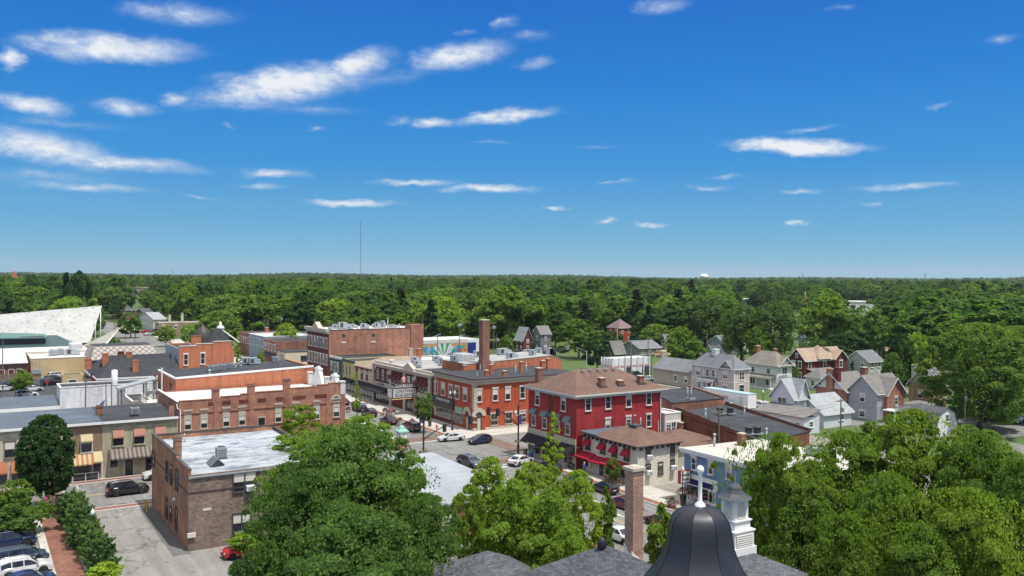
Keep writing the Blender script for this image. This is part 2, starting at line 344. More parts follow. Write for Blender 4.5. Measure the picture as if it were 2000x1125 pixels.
# ------------------------------------------------------------------ ground, streets
def grass_mat():
    m, nt, b = newmat('grass_ground'); f = noise(nt, .05, 8, .65); g = noise(nt, 1.5, 6, .7)
    col = mixc(nt, .5, ramp(nt, f, [(.3, (.035, .07, .014)), (.7, (.085, .14, .03))]), ramp(nt, g, [(.3, (.03, .06, .012)), (.7, (.11, .16, .04))]))
    nt.links.new(col, b.inputs['Base Color']); b.inputs['Roughness'].default_value = .95
    return m
def asphalt(name, c, crack=True, warm=1.):
    m, nt, b = newmat(name); f = noise(nt, .12, 8, .65); g = noise(nt, 6, 5, .7)
    col = ramp(nt, f, [(.3, shade(c, .8)), (.7, shade(c, 1.14))]); col = mixc(nt, 1., col, ramp(nt, g, [(.3, (.86,)*3), (.7, (1.12,)*3)]), 'MULTIPLY')
    tc = nt.nodes.new('ShaderNodeTexCoord'); mp = nt.nodes.new('ShaderNodeMapping'); mp.inputs['Scale'].default_value = (1.4, .05, 1); nt.links.new(tc.outputs['Object'], mp.inputs[0])
    col = mixc(nt, 1., col, ramp(nt, noise(nt, 1, 3, vec=mp.outputs[0]), [(.35, (.84,)*3), (.6, (1.06,)*3)]), 'MULTIPLY'); col = mixc(nt, 1., col, ramp(nt, noise(nt, .7, 4, .6), [(.27, (.6,)*3), (.36, (1, 1, 1))]), 'MULTIPLY')
    if crack:
        v = nt.nodes.new('ShaderNodeTexVoronoi'); v.feature = 'DISTANCE_TO_EDGE'; v.inputs['Scale'].default_value = .2
        wn = nt.nodes.new('ShaderNodeTexNoise'); wn.inputs['Scale'].default_value = .5; wn.inputs['Detail'].default_value = 6; nt.links.new(tc.outputs['Object'], wn.inputs[0])
        ad = nt.nodes.new('ShaderNodeMix'); ad.data_type = 'VECTOR'; ad.inputs[0].default_value = .5
        sc = nt.nodes.new('ShaderNodeVectorMath'); sc.operation = 'SCALE'; sc.inputs['Scale'].default_value = 5; nt.links.new(wn.outputs['Color'], sc.inputs[0])
        av = nt.nodes.new('ShaderNodeVectorMath'); av.operation = 'ADD'; nt.links.new(tc.outputs['Object'], av.inputs[0]); nt.links.new(sc.outputs[0], av.inputs[1]); nt.links.new(av.outputs[0], v.inputs[0])
        cm = ramp(nt, v.outputs['Distance'], [(0, (.42,)*3), (.014, (.66,)*3), (.026, (1, 1, 1))])
        pm = ramp(nt, noise(nt, .09, 2), [(.36, (0, 0, 0)), (.5, (1, 1, 1))])
        col = mixc(nt, pm, col, mixc(nt, 1., col, cm, 'MULTIPLY'))
    nt.links.new(col, b.inputs['Base Color']); b.inputs['Roughness'].default_value = .9; b.inputs['Specular IOR Level'].default_value = .25
    return m
M['grass'] = grass_mat(); M['asphalt'] = asphalt('street_asphalt', (.205, .202, .196)); M['lot_grey'] = asphalt('worn_lot_asphalt', (.24, .233, .222))
M['asphalt_dark'] = asphalt('fresh_asphalt', (.06, .061, .065), False); M['yard'] = asphalt('yard_gravel', (.26, .245, .215), False)
M['walk'] = membrane('sidewalk_concrete', (.46, .44, .40), (.30, .28, .25), 1.5, .15, .9); M['kerb'] = paint('kerb_concrete', (.48, .46, .42), .9, .12)
M['paver'] = brick('brick_paving', (.30, .12, .085), (.22, .095, .07), (.20, .14, .11), .2, .1, .012, .3); M['paver_dark'] = brick('crosswalk_brick', (.21, .13, .10), (.17, .11, .09), (.19, .17, .15), .2, .1, .012, .3, .9, .5)
M['line_white'] = paint('road_marking_white', (.62, .62, .60), .8, .25, 1.5); M['line_yellow'] = paint('road_marking_yellow', (.50, .37, .12), .8, .3, 1.5)

mb = MB(); S = 14900; mb.add([(-S, -S, -.03), (S, -S, -.03), (S, S, -.03), (-S, S, -.03)], [(0, 1, 2, 3)]); structure('ground', mb, M['grass'])
def sheet(name, rects, z, mat):
    mb = MB()
    for r in rects:
        if len(r) == 4 and not isinstance(r[0], tuple): x0, y0, x1, y1 = r; p = [(x0, y0), (x1, y0), (x1, y1), (x0, y1)]
        else: p = r
        mb.poly([(x, y, z) for x, y in p])
    return structure(name, mb, mat)
sheet('yard', [(-60, 40, 128, 305), (128, 178, 178, 300)], -.022, M['yard'])
sheet('parking_lot', [(-60, 213, 31, 266), (95, 205, 150, 330)], -.012, M['asphalt_dark'])
sheet('alley', [(-60, 145.5, 28, 213)], -.014, M['lot_grey'])
sheet('paved_lot', [(9.5, -20, 50, 113)], -.008, M['lot_grey'])
sheet('car_park', [(-60, -20, 6.3, 112.3)], -.006, M['lot_grey'])
sheet('road', [(-160, 114.6, 50.5, 128.4), (50.5, 114.6, 76.5, 131.5), (76.5, 117.3, 143, 131.5), (55.5, -30, 71.4, 114.6), (54.5, 131.5, 70.2, 700), (143, -20, 152, 420), (152, 84, 260, 101), (21, 340, 29, 900), (-160, 306, 54.5, 317)], -.001, M['asphalt'])
sheet('shaded_asphalt_patch', [(17.1, 91, 18.8, 111.5)], .003, asphalt('patched_shaded_asphalt', (.13, .13, .13), False)); sheet('lawn', [(77.2, 91.0, 84, 92.2)], .012, M['grass'])  # dark strip: patched asphalt, plus the building's shade painted into its colour
sheet('crosswalk', [(55, 133.2, 70, 136.9), (56, 111.2, 71.2, 114.4), (73.8, 118.2, 77.2, 130.8), (50.2, 115.2, 53.6, 127.8)], .004, M['paver_dark'])
mb = MB()
for x in (55.6, 70.0): pass
wl = [(56, 138.2, 62.6, 138.7), (54.8, 132.4, 70.2, 132.7), (56.0, 110.4, 71.2, 110.7), (64.2, 108.9, 71, 109.4), (49.4, 115.4, 49.8, 121.2),
      (66.35, 60, 66.5, 104), (68.9, 84, 71.3, 84.12), (68.9, 90.5, 71.3, 90.62), (68.9, 97, 71.3, 97.12), (67.2, 147, 69.9, 147.12), (67.2, 156.5, 69.9, 156.62), (11.9, 125.9, 12.0, 128.2), (3.5, 125.9, 3.6, 128.2), (17.3, 126, 17.4, 128.2)]
sheet('road_marking', wl, .008, M['line_white'])
mb = MB()
# turn arrow on the main street
ax, ay = 64.9, 79.5
mb.poly([(ax-.09, ay-1.2, .008), (ax+.09, ay-1.2, .008), (ax+.09, ay+.5, .008), (ax-.09, ay+.5, .008)]); mb.poly([(ax-.32, ay+.5, .008), (ax+.32, ay+.5, .008), (ax, ay+1.3, .008)])
structure('road_marking', mb, M['line_white'])
sheet('road_marking', [(-160, 121.4, 49, 121.52), (-160, 121.75, 49, 121.87), (63.0, 30, 63.12, 110), (63.35, 30, 63.47, 110), (62.6, 139, 62.72, 320), (62.95, 139, 63.07, 320), (78.4, 124.2, 143, 124.32)], .008, M['line_yellow'])
# sidewalks: raised slabs with a kerb edge and a brick band
def walk(x0, y0, x1, y1, kerb='', band='', z=.13):
    mb = MB(); k = .18; a, b_, c, d = x0, y0, x1, y1
    for e in kerb:
        if e == 'S': mb.box(a, b_, -.1, c, b_+k, z+.004, 1)
        if e == 'N': mb.box(a, d-k, -.1, c, d, z+.004, 1)
        if e == 'W': mb.box(a, b_, -.1, a+k, d, z+.004, 1)
        if e == 'E': mb.box(c-k, b_, -.1, c, d, z+.004, 1)
    if 'S' in kerb: b_ += k
    if 'N' in kerb: d -= k
    if 'W' in kerb: a += k
    if 'E' in kerb: c -= k
    if band:
        w = 1.15
        if band == 'S': mb.box(a, b_, -.1, c, b_+w, z-.004, 2); b_ += w
        if band == 'N': mb.box(a, d-w, -.1, c, d, z-.004, 2); d -= w
        if band == 'W': mb.box(a, b_, -.1, a+w, d, z-.004, 2); a += w
        if band == 'E': mb.box(c-w, b_, -.1, c, d, z-.004, 2); c -= w
    mb.box(a, b_, -.1, c, d, z, 0)
    structure('pavement', mb, [M['walk'], M['kerb'], M['paver']])
walk(-160, 128.4, 54.5, 131.2, 'SE', 'S'); walk(-160, 112.2, 9.2, 114.6, 'N', 'N'); walk(9.2, 112.9, 20, 114.6, 'N', 'N', .03); walk(20, 112.6, 50.4, 114.6, 'N', 'N')
walk(71.4, -30, 77.2, 113.4, 'W', 'W'); walk(73.2, 113.4, 120, 117.3, 'N', ''); walk(70.2, 137.41, 77.6, 205, 'W', 'W'); walk(71.5, 131.5, 143, 137.4, 'S', ''); walk(70.2, 205, 77, 420, 'W', '')
walk(50.4, -30, 55.5, 114.6, 'E', 'E'); walk(50.4, 131.2, 54.5, 320, 'E', 'E'); walk(6.3, -20, 9.5, 112.2, '', '', .13)
sheet('brick_path', [(6.75, -20, 9.1, 112.1)], .136, M['paver'])
mb = MB(); mb.box(6.0, -20, -.1, 6.3, 112.2, .14); structure('kerb', mb, M['kerb'])
sheet('lawn', [(152, 103, 260, 420), (152, -20, 260, 84), (80, 320, 142, 420), (-60, 318, 20, 420), (30, 318, 54, 420)], -.004, M['grass'])
sheet('driveway', [(77.3, 83, 92, 91.6)], .006, M['yard'])
mb = MB(); mb.box(152.6, 103.2, -.1, 154, 200, .08); structure('pavement', mb, M['walk'])
# ------------------------------------------------------------------ building kit
WIN = {}
def window_meshes(w, h, st):
    key = (round(w, 2), round(h, 2), st)
    if key in WIN: return WIN[key]
    trim, lint, muntin, blind = st
    t = min(.11, w*.13); f = MB(); D = .10
    f.box(-w/2-t, -D, 0, -w/2, .03, h); f.box(w/2, -D, 0, w/2+t, .03, h); f.box(-w/2, -D, 0, w/2, .03, t*.7); f.box(-w/2, -D, h-t*.8, w/2, .03, h)
    f.box(-w/2-t-.06, -D-.07, -.12, w/2+t+.06, .03, 0)                       # sill
    if lint == 'lintel': f.box(-w/2-t-.1, -D-.05, h, w/2+t+.1, .03, h+.26)
    elif lint == 'hood': f.box(-w/2-t-.12, -D-.1, h+.1, w/2+t+.12, .03, h+.3); f.box(-w/2-t, -D, h, w/2+t, .03, h+.1)
    elif lint == 'panel': f.box(-w/2-t, -.05, h, w/2+t, .03, h+1.15, 1); f.box(-w/2-t-.12, -D-.06, h+1.15, w/2+t+.12, .03, h+1.36, 1)
    else: f.box(-w/2-t, -D, h, w/2+t, .03, h+.09)
    b = .055
    if muntin in ('hung', 'quad'): f.box(-w/2, -.075, h*.5-b/2, w/2, .02, h*.5+b/2)
    if muntin == 'quad': f.box(-b/2, -.07, t*.7, b/2, .02, h*.5-b/2); f.box(-b/2, -.07, h*.5+b/2, b/2, .02, h-t*.8)
    if muntin == 'double': f.box(-.07, -.085, t*.7, .07, .02, h-t*.8); f.box(-w/2, -.075, h*.5-b/2, -.07, .02, h*.5+b/2); f.box(.07, -.075, h*.5-b/2, w/2, .02, h*.5+b/2)
    if muntin == 'grid':
        for k in (1, 2): f.box(-w/2+w*k/3-b/2, -.07, t*.7, -w/2+w*k/3+b/2, .02, h-t*.8)
        for k in (1, 2): f.box(-w/2, -.066, h*k/3-b/2, w/2, .02, h*k/3+b/2)
    p = MB()
    if blind > 0: p.box(-w/2+.01, -.045, h*(1-blind), w/2-.01, .02, h-t*.6, 1); p.box(-w/2+.01, -.04, t*.5, w/2-.01, .02, h*(1-blind), 0)
    else: p.box(-w/2+.01, -.04, t*.5, w/2-.01, .02, h-t*.6, 0)
    me = f.mesh('window', [M[trim], M['beige']]); pe = p.mesh('pane', [M['glass'], M['offwhite']])
    WIN[key] = (me, pe); return me, pe
RNG = random.Random(7)
class B:
    """a building: an Empty at its near corner (x0, y0); parts in local metres, the street faces being y=0 (-Y) and x=0 (-X)"""
    def __init__(s, name, label, x0, x1, y0, y1, h, cat='building'):
        s.x0, s.x1, s.y0, s.y1, s.h = x0, x1, y0, y1, h; s.W, s.Dp = x1-x0, y1-y0
        s.o = thing(name, label, cat, (x0, y0, 0))
    def u(s, face, px): return XofY(px, s.y0)-s.x0 if face == '-Y' else YofX(px, s.x0)-s.y0
    def z(s, face, px, py): return AY(px, py, s.y0)[1] if face == '-Y' else AX(px, py, s.x0)[1]
    def shell(s, mats, h=None, par=.4, t=.25, name='wall', z0=-.3):
        h = h or s.h; mb = MB(); W, D = s.W, s.Dp
        o = [(0, 0), (W, 0), (W, D), (0, D)]; i = [(t, t), (W-t, t), (W-t, D-t), (t, D-t)]
        vs = [(x, y, z0) for x, y in o]+[(x, y, h) for x, y in o]+[(x, y, h) for x, y in i]+[(x, y, h-par-.3) for x, y in i]
        for k in range(3):
            for j in range(4): mb.add([vs[k*4+j], vs[k*4+(j+1) % 4], vs[k*4+4+(j+1) % 4], vs[k*4+4+j]], [(0, 1, 2, 3)], min(j, len(mats)-1) if isinstance(mats, list) and len(mats) == 4 else 0)
        return part(name, mb, mats, s.o)
    def flat_roof(s, mat, z=None, t=.25, tilt=0., par=.4):
        z = (s.h-par) if z is None else z; a = t+.002
        mb = MB(); mb.slab([(a, a, z-tilt), (s.W-a, a, z-tilt), (s.W-a, s.Dp-a, z), (a, s.Dp-a, z)], .2); return part('roof', mb, mat, s.o)
    def coping(s, mat, z=None, out=.06, hh=.14, name='coping', faces='SWNE', inn=.3):
        z = z or s.h; mb = MB(); W, D = s.W, s.Dp
        if 'S' in faces: mb.box(-out, -out, z-.02, W+out, inn, z+hh)
        if 'N' in faces: mb.box(-out, D-inn, z-.02, W+out, D+out, z+hh)
        if 'W' in faces: mb.box(-out, inn, z-.02, inn, D-inn, z+hh)
        if 'E' in faces: mb.box(W-inn, inn, z-.02, W+out, D-inn, z+hh)
        return part(name, mb, mat, s.o)
    def band(s, z0, z1, out, mat, faces='SW', name='cornice', mb=None):
        own = mb is None; mb = mb or MB(); W, D = s.W, s.Dp
        if 'S' in faces: mb.box(-out if 'W' in faces else 0, -out, z0, W+(out if 'E' in faces else 0), .01, z1)
        if 'W' in faces: mb.box(-out, .01, z0, .01, D, z1)
        if 'E' in faces: mb.box(W-.01, .01, z0, W+out, D, z1)
        return part(name, mb, mat, s.o) if own else mb
    def at(s, face, u, z, out=0.): return (u, -out, z) if face == '-Y' else (-out, u, z)
    def win(s, face, u, z, w, h, trim='white', lint='lintel', muntin='hung', blind=None, label=None):
        if blind is None: blind = RNG.choice([0, 0, .3, .5, .5])
        if blind == 0: blind = RNG.choice([0, 0, 0, .25, .45])
        me, pe = window_meshes(w, h, (trim, lint, muntin, blind))
        o = link('window', me, s.o, s.at(face, u, z), FACE_ROT[face]); link('pane', pe, o)
        if label: o['label'] = label
        return o
    def winp(s, face, rect, pxs=None, **k):
        """windows at surveyed sight lines: rect (left, top, right, bottom) of the first, centres of all"""
        l, t, r, b = rect; c = (l+r)/2; w = abs(s.u(face, r)-s.u(face, l)); z0 = s.z(face, c, b); h = s.z(face, c, t)-z0
        for p in (pxs or [c]): s.win(face, s.u(face, p), z0, w, h, **k)
    def door(s, face, u, w, h, mat, z=.05, trim='white', glass=True):
        mb = MB(); mb.box(-w/2, -.07, 0, w/2, .02, h, 0); mb.box(-w/2-.1, -.1, 0, -w/2, .03, h+.12, 1); mb.box(w/2, -.1, 0, w/2+.1, .03, h+.12, 1); mb.box(-w/2, -.1, h, w/2, .03, h+.12, 1)
        if glass: mb.box(-w/2+.15, -.085, h*.35, w/2-.15, -.06, h-.2, 2)
        d = part('door', mb, [mat, M[trim], M['glass']], s.o, loc=s.at(face, u, z), rz=FACE_ROT[face])
        k = MB(); k.box(w/2-.16, -.12, h*.45, w/2-.1, -.06, h*.45+.14); part('handle', k, M['grey'], d); return d
    def shop(s, face, u0, u1, z0, z1, frame='darkgrey', n=None, name='shop_window'):
        """a shop window: frame with mullions, panes as one glass sheet"""
        w = u1-u0; n = n or max(1, int(w/1.6)); mb = MB(); t = .09; h = z1-z0
        for k in range(n+1): x = -w/2+w*k/n; mb.box(x-t/2, -.09, 0, x+t/2, .02, h)
        for k in range(n):
            a, b = -w/2+w*k/n+t/2, -w/2+w*(k+1)/n-t/2
            mb.box(a, -.085, 0, b, .02, t); mb.box(a, -.085, h-t, b, .02, h)
        o = part(name, mb, M[frame], s.o, loc=s.at(face, (u0+u1)/2, z0), rz=FACE_ROT[face]); g = MB(); g.box(-w/2+.02, -.05, .04, w/2-.02, .01, h-.04); part('pane', g, M['shop_glass'], o); return o
    def awning(s, face, u0, u1, z, drop=.8, out=.9, mat='red_canvas', stripe=None, val=.18, label=None):
        w = u1-u0; mb = MB(); n = max(1, int(w/.28)) if stripe else 1
        for k in range(n):
            a, b = -w/2+w*k/n, -w/2+w*(k+1)/n; mi = k % 2 if stripe else 0
            mb.slab([(a, -out, -drop), (b, -out, -drop), (b, 0.02, 0), (a, .02, 0)], .03, mi); mb.box(a, -out-.02, -drop-val, b, -out, -drop-.031, mi)
        for x in (-w/2, w/2-.02): mb.extr([(x, -out, -drop-.04), (x, .01, -drop-.04), (x, .01, -.04)], (.02, 0, 0), 0)
        return part('awning', mb, [M[mat]]+([M[stripe]] if stripe else []), s.o, label=label, loc=s.at(face, (u0+u1)/2, z), rz=FACE_ROT[face])
    def chimney(s, x, y, z0, z1, w=.6, d=.6, mat='brick_trim', cap='stone', parent=None):
        mb = MB(); mb.box(x-w/2, y-d/2, z0, x+w/2, y+d/2, z1-.25, 0); mb.box(x-w/2-.07, y-d/2-.07, z1-.25, x+w/2+.07, y+d/2+.07, z1-.08, 0); mb.box(x-w/2-.03, y-d/2-.03, z1-.08, x+w/2+.03, y+d/2+.03, z1, 1)
        return part('chimney', mb, [M[mat], M[cap]], parent or s.o)
def ac_unit(par, x, y, z, w=1., d=1., h=.9, mat='steel'):
    mb = MB(); mb.box(x-w/2-.05, y-d/2-.05, z, x+w/2+.05, y+d/2+.05, z+.12, 1); mb.box(x-w/2, y-d/2, z+.12, x+w/2, y+d/2, z+h, 0); mb.lathe([(min(w, d)*.4, h), (min(w, d)*.4, h+.07), (.05, h+.09)], 12, 1, (x, y, z))
    for k in range(5): zz = z+.22+k*(h-.35)/5; mb.box(x-w*.42, y-d/2-.02, zz, x+w*.42, y-d/2+.01, zz+.05, 1); mb.box(x-w/2-.02, y-d*.42, zz, x-w/2+.01, y+d*.42, zz+.05, 1)
    return part('air_conditioner', mb, [M[mat], M['darkgrey']], par)
def duct_unit(par, x, y, z, w=2.6, d=1.4, h=1.3):
    mb = MB(); mb.box(x-w/2, y-d/2, z+.15, x+w*.2, y+d/2, z+h, 0); mb.box(x+w*.2, y-d/2+.1, z+.15, x+w/2, y+d/2-.1, z+h*.72, 0); mb.box(x-w/2+.1, y-d/2+.15, z, x+w/2-.1, y+d/2-.15, z+.15, 1)
    mb.box(x-w*.42, y-d/2-.02, z+.35, x-w*.15, y-d/2+.01, z+h-.2, 1)
    return part('rooftop_unit', mb, [M['steel'], M['darkgrey']], par)
def vent_pipe(par, x, y, z, h=.8, r=.1, cap=True, mat='galv'):
    mb = MB(); mb.lathe([(r, 0), (r, h), (0, h)], 8, 0, (x, y, z))
    if cap: mb.lathe([(r*1.8, h), (r*1.8, h+.06), (0, h+.22)], 8, 0, (x, y, z))
    return part('vent_pipe', mb, M[mat], par)
def hip(mb, x0, x1, y0, y1, z, rise, over=.5, m=0, mt=1, ridge=None, fas=.2):
    """hipped roof with a fascia board"""
    x0 -= over; x1 += over; y0 -= over; y1 += over; W, D = x1-x0, y1-y0
    if W >= D: a = D/2 if ridge is None else (W-ridge)/2; r = [(x0+a, (y0+y1)/2, z+rise), (x1-a, (y0+y1)/2, z+rise)]
    else: a = W/2 if ridge is None else (D-ridge)/2; r = [((x0+x1)/2, y0+a, z+rise), ((x0+x1)/2, y1-a, z+rise)]
    e = [(x0, y0, z), (x1, y0, z), (x1, y1, z), (x0, y1, z)]
    if W >= D: fs = [[e[0], e[1], r[1], r[0]], [e[1], e[2], r[1]], [e[2], e[3], r[0], r[1]], [e[3], e[0], r[0]]]
    else: fs = [[e[0], e[1], r[0]], [e[1], e[2], r[1], r[0]], [e[2], e[3], r[1]], [e[3], e[0], r[0], r[1]]]
    for f in fs: mb.poly(f, m)
    b = [(x, y, z-fas) for x, y, _ in e]
    for j in range(4): mb.poly([b[j], b[(j+1) % 4], e[(j+1) % 4], e[j]], mt)
    mb.poly(b[::-1], mt)
def gable(mb, x0, x1, y0, y1, z, rise, axis='x', over=.4, eo=.35, m=0, mt=1, t=.16):
    """gabled roof: two slabs meeting at the ridge, bargeboards at the ends"""
    def P(u, v, w): return (u, v, w) if axis == 'x' else (v, u, w)
    a0, a1, b0, b1 = (x0, x1, y0, y1) if axis == 'x' else (y0, y1, x0, x1)
    c = (b0+b1)/2; s = rise/(c-b0); a0 -= eo; a1 += eo
    for sgn, eb in ((1, b0-over), (-1, b1+over)):
        ze = z-s*over; q = [P(a0, eb, ze), P(a1, eb, ze), P(a1, c, z+rise), P(a0, c, z+rise)]
        if (sgn == 1) != (axis == 'x'): q = q[::-1]
        mb.slab([(p[0], p[1], p[2]+t) for p in q], t, m)
        for aa in (a0, a1):
            d = -.03 if aa == a0 else .03
            mb.extr([P(aa, eb, ze-.06), P(aa, c, z+rise-.06), P(aa, c, z+rise+t+.02), P(aa, eb, ze+t+.02)], P(d, 0, 0), mt)
        mb.extr([P(a0, eb, ze-.05), P(a1, eb, ze-.05), P(a1, eb, ze+t*.8), P(a0, eb, ze+t*.8)], P(0, -.03*sgn, 0), mt)
def gable_end(mb, x0, x1, y0, y1, z, rise, axis='x', m=0):
    if axis == 'x':
        c = (y0+y1)/2; mb.extr([(x0, y0, z), (x0, y1, z), (x0, c, z+rise)], (x1-x0, 0, 0), m)
    else:
        c = (x0+x1)/2; mb.extr([(x0, y0, z), (c, y0, z+rise), (x1, y0, z)], (0, y1-y0, 0), m)
# ------------------------------------------------------------------ downtown buildings
M['dark_brick'] = brick('dark_brown_brick', (.05, .03, .027), (.30, .18, .145), (.36, .32, .28), .3, .11, .017, .3); M['side_brick'] = brick('rust_side_brick', (.54, .22, .10), (.26, .12, .075), (.36, .28, .22), .3, .11, .016, .45, big=.35)
M['coping_dark'] = paint('dark_coping', (.075, .06, .06), .7, .2); M['silver_roof'] = membrane('silver_coated_roof', (.41, .44, .48), (.13, .18, .20), 2.2, .25, .7, (.15, .17, .20), .5, .1)
M['dark_roof'] = membrane('black_membrane_roof', (.045, .048, .054), (.095, .10, .11), 3.2, .4, .75, (.075, .08, .088), .56); M['white_roof'] = membrane('white_membrane_roof', (.60, .595, .58), (.47, .47, .46), 3.0, .22, .8, (.46, .455, .44), .57); M['blue_roof'] = membrane('blue_grey_roof', (.10, .125, .16), (.16, .18, .21), 2.4, .3, .7)
M['orange_brick'] = brick('orange_brick', (.54, .185, .095), (.48, .155, .08), (.47, .22, .14), .22, .08, .009, .18); M['tan_red_brick'] = brick('weathered_red_brick', (.46, .175, .11), (.34, .13, .085), (.42, .28, .21), .22, .08, .012, .38, big=.5)
M['red_brick'] = brick('clean_red_brick', (.46, .09, .04), (.39, .074, .035), (.38, .11, .06), .22, .08, .008, .14); M['crimson'] = brick('crimson_painted_brick', (.40, .046, .050), (.34, .036, .040), (.31, .05, .05), .22, .08, .008, .3)
M['old_brick'] = brick('old_brown_red_brick', (.37, .145, .09), (.26, .10, .065), (.30, .20, .15), .22, .08, .012, .4); M['maroon_brick'] = brick('maroon_brick', (.17, .045, .035), (.13, .035, .028), (.15, .06, .05), .22, .08, .01, .25)
M['khaki'] = brick('khaki_painted_brick', (.44, .40, .28), (.41, .37, .26), (.37, .34, .24), .22, .08, .008, .15); M['brown'] = brick('brown_painted_brick', (.32, .225, .15), (.29, .205, .135), (.25, .18, .12), .22, .08, .008, .15)
M['cream_brick'] = brick('cream_painted_brick', (.56, .51, .41), (.53, .475, .38), (.48, .43, .34), .22, .08, .008, .16); M['white_block'] = brick('white_painted_block', (.74, .75, .76), (.71, .72, .74), (.62, .63, .65), .4, .2, .01, .1)
M['tan_stucco'] = paint('tan_stucco', (.56, .42, .23), .9, .1, .3); M['terracotta'] = paint('terracotta_canvas', (.33, .12, .065), .9, .15); M['pale_canvas'] = paint('pale_yellow_canvas', (.46, .38, .23), .9, .12); M['dusty_rose'] = paint('dusty_rose_canvas', (.38, .19, .145), .9, .12)
M['stripe_brown'] = paint('brown_canvas', (.105, .085, .075), .9, .1); M['stripe_grey'] = paint('grey_canvas', (.23, .20, .18), .9, .1); M['orange_canvas'] = paint('orange_stripe_canvas', (.36, .16, .08), .9, .1)
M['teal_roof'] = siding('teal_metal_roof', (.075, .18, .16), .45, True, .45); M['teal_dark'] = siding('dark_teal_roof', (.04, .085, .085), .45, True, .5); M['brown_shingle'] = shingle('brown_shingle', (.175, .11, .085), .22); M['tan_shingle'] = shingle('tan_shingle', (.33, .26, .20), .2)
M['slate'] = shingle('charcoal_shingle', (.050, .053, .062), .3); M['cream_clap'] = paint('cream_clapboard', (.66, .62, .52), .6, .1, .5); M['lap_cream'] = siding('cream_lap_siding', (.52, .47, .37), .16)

# --- dark brick corner building with a silver roof
b = B('brick_building', 'dark brown brick two storey building with patchy silver roof beside the paved lot', 18.7, XofY(536, 112.6), 91.8, 112.6, 7.7)
W, Dp = b.W, b.Dp
b.shell([M['dark_brick'], M['side_brick'], M['side_brick'], M['side_brick']], 7.7, .25)
mb = MB(); mb.slab([(.05, -.12, 7.55), (W-.05, -.12, 7.55), (W-.05, Dp-.3, 7.95), (.05, Dp-.3, 7.95)], .22); part('roof', mb, M['silver_roof'], b.o)
mb = MB(); mb.extr([(0, 0, 7.71), (0, Dp, 7.71), (0, Dp, 8.65), (0, 6, 8.65), (0, 5.9, 8.3), (0, 0, 8.2)], (.28, 0, 0), 0); mb.box(.28, Dp-.28, 7.71, W, Dp, 8.5, 0)
mb.box(-.05, 6, 8.65, .33, Dp+.05, 8.78, 1); mb.extr([(-.05, -.03, 8.2), (-.05, 5.98, 8.3), (-.05, 5.98, 8.42), (-.05, -.03, 8.32)], (.38, 0, 0), 1); mb.box(.33, Dp-.33, 8.5, W+.05, Dp+.05, 8.62, 1); mb.extr([(W-.28, 0, 7.71), (W-.28, Dp-.29, 7.71), (W-.28, Dp-.29, 8.4), (W-.28, 0, 7.95)], (.28, 0, 0), 1)
part('parapet', mb, [M['side_brick'], M['coping_dark']], b.o)
mb = MB(); mb.box(.3, -.2, 7.42, W, -.0, 7.53); part('gutter', mb, M['galv'], b.o)
mb = MB(); mb.box(-.04, -.05, 5.83, W, 0.01, 5.98); mb.box(-.05, .01, 5.83, .01, Dp, 5.98); part('string_course', mb, M['coping_dark'], b.o)
b.chimney(.75, YofX(338, b.x0)-b.y0+1.5, 7.7, 10.0, .75, .9, 'side_brick', 'coping_dark')
for px0, py0, px1, py1 in [(297.5, 882, 302.5, 908), (324.6, 901, 329, 936), (333.3, 908, 337, 944), (344.2, 918, 348.8, 956), (324.6, 973, 328.4, 1010), (332.8, 990, 336.2, 1015), (343.2, 992, 347.4, 1032)]:
    u0, u1 = b.u('-X', px0), b.u('-X', px1); c = (px0+px1)/2; z0, z1 = b.z('-X', c, py1), b.z('-X', c, py0); b.win('-X', (u0+u1)/2, z0, max(.55, abs(u1-u0)*.8), z1-z0, 'coping_dark', 'plain', 'hung', 0)
b.winp('-Y', (457, 922, 500, 959), trim='darkgrey', lint='plain', muntin='double', blind=.5); b.winp('-Y', (456, 1002, 489, 1040), trim='darkgrey', lint='plain', muntin='double', blind=.5)
mb = MB(); mb.box(-.45, -.55, 0, .45, .0, .55, 0); mb.box(-.36, -.58, .1, .36, -.54, .45, 1); part('window_air_conditioner', mb, [M['white'], M['grey']], b.o, loc=(b.u('-Y', 489), 0, b.z('-Y', 489, 957)))
mb = MB(); mb.box(-.4, -.25, 0, .4, 0, .42); part('utility_box', mb, M['offwhite'], b.o, loc=(b.u('-Y', 374), 0, 1.0*b.z('-Y', 374, 1049)))
mb = MB(); mb.box(-.42, -.04, 0, .42, .02, .26); part('date_stone', mb, M['offwhite'], b.o, loc=(b.u('-Y', 405), 0, b.z('-Y', 405, 997)))
mb = MB(); mb.lathe([(.04, 0), (.16, .05), (.22, .22), (.02, .34)], 10); part('satellite_dish', mb, M['white'], b.o, loc=(-.3, b.u('-X', 346.5), b.z('-X', 346.5, 978)))
gx, gy = G(420, 902, 7.9); mb = MB(); lx, ly = gx-b.x0, gy-b.y0   # ridge skylight
mb.extr([(lx-.75, ly-1.2, 7.7), (lx+.75, ly-1.2, 7.7), (lx, ly-1.2, 8.4)], (0, 2.0, 0), 0)
for k in range(4):
    yy = ly-1.18+k*.65; mb.extr([(lx-.8, yy-.04, 7.75), (lx, yy-.04, 8.5), (lx, yy-.04, 8.41), (lx-.75, yy-.04, 7.72)], (0, .08, 0), 1); mb.extr([(lx+.8, yy-.04, 7.75), (lx, yy-.04, 8.5), (lx, yy-.04, 8.41), (lx+.75, yy-.04, 7.72)], (0, .08, 0), 1)
part('skylight', mb, [M['shop_glass'], M['grey']], b.o)
gx, gy = G(432, 895, 7.7); ac_unit(b.o, gx-b.x0, gy-b.y0, 7.72, 1.05, 1.05, 1.25, 'grey'); vent_pipe(b.o, 3.2, Dp-3, 7.7, 1.0, .08)
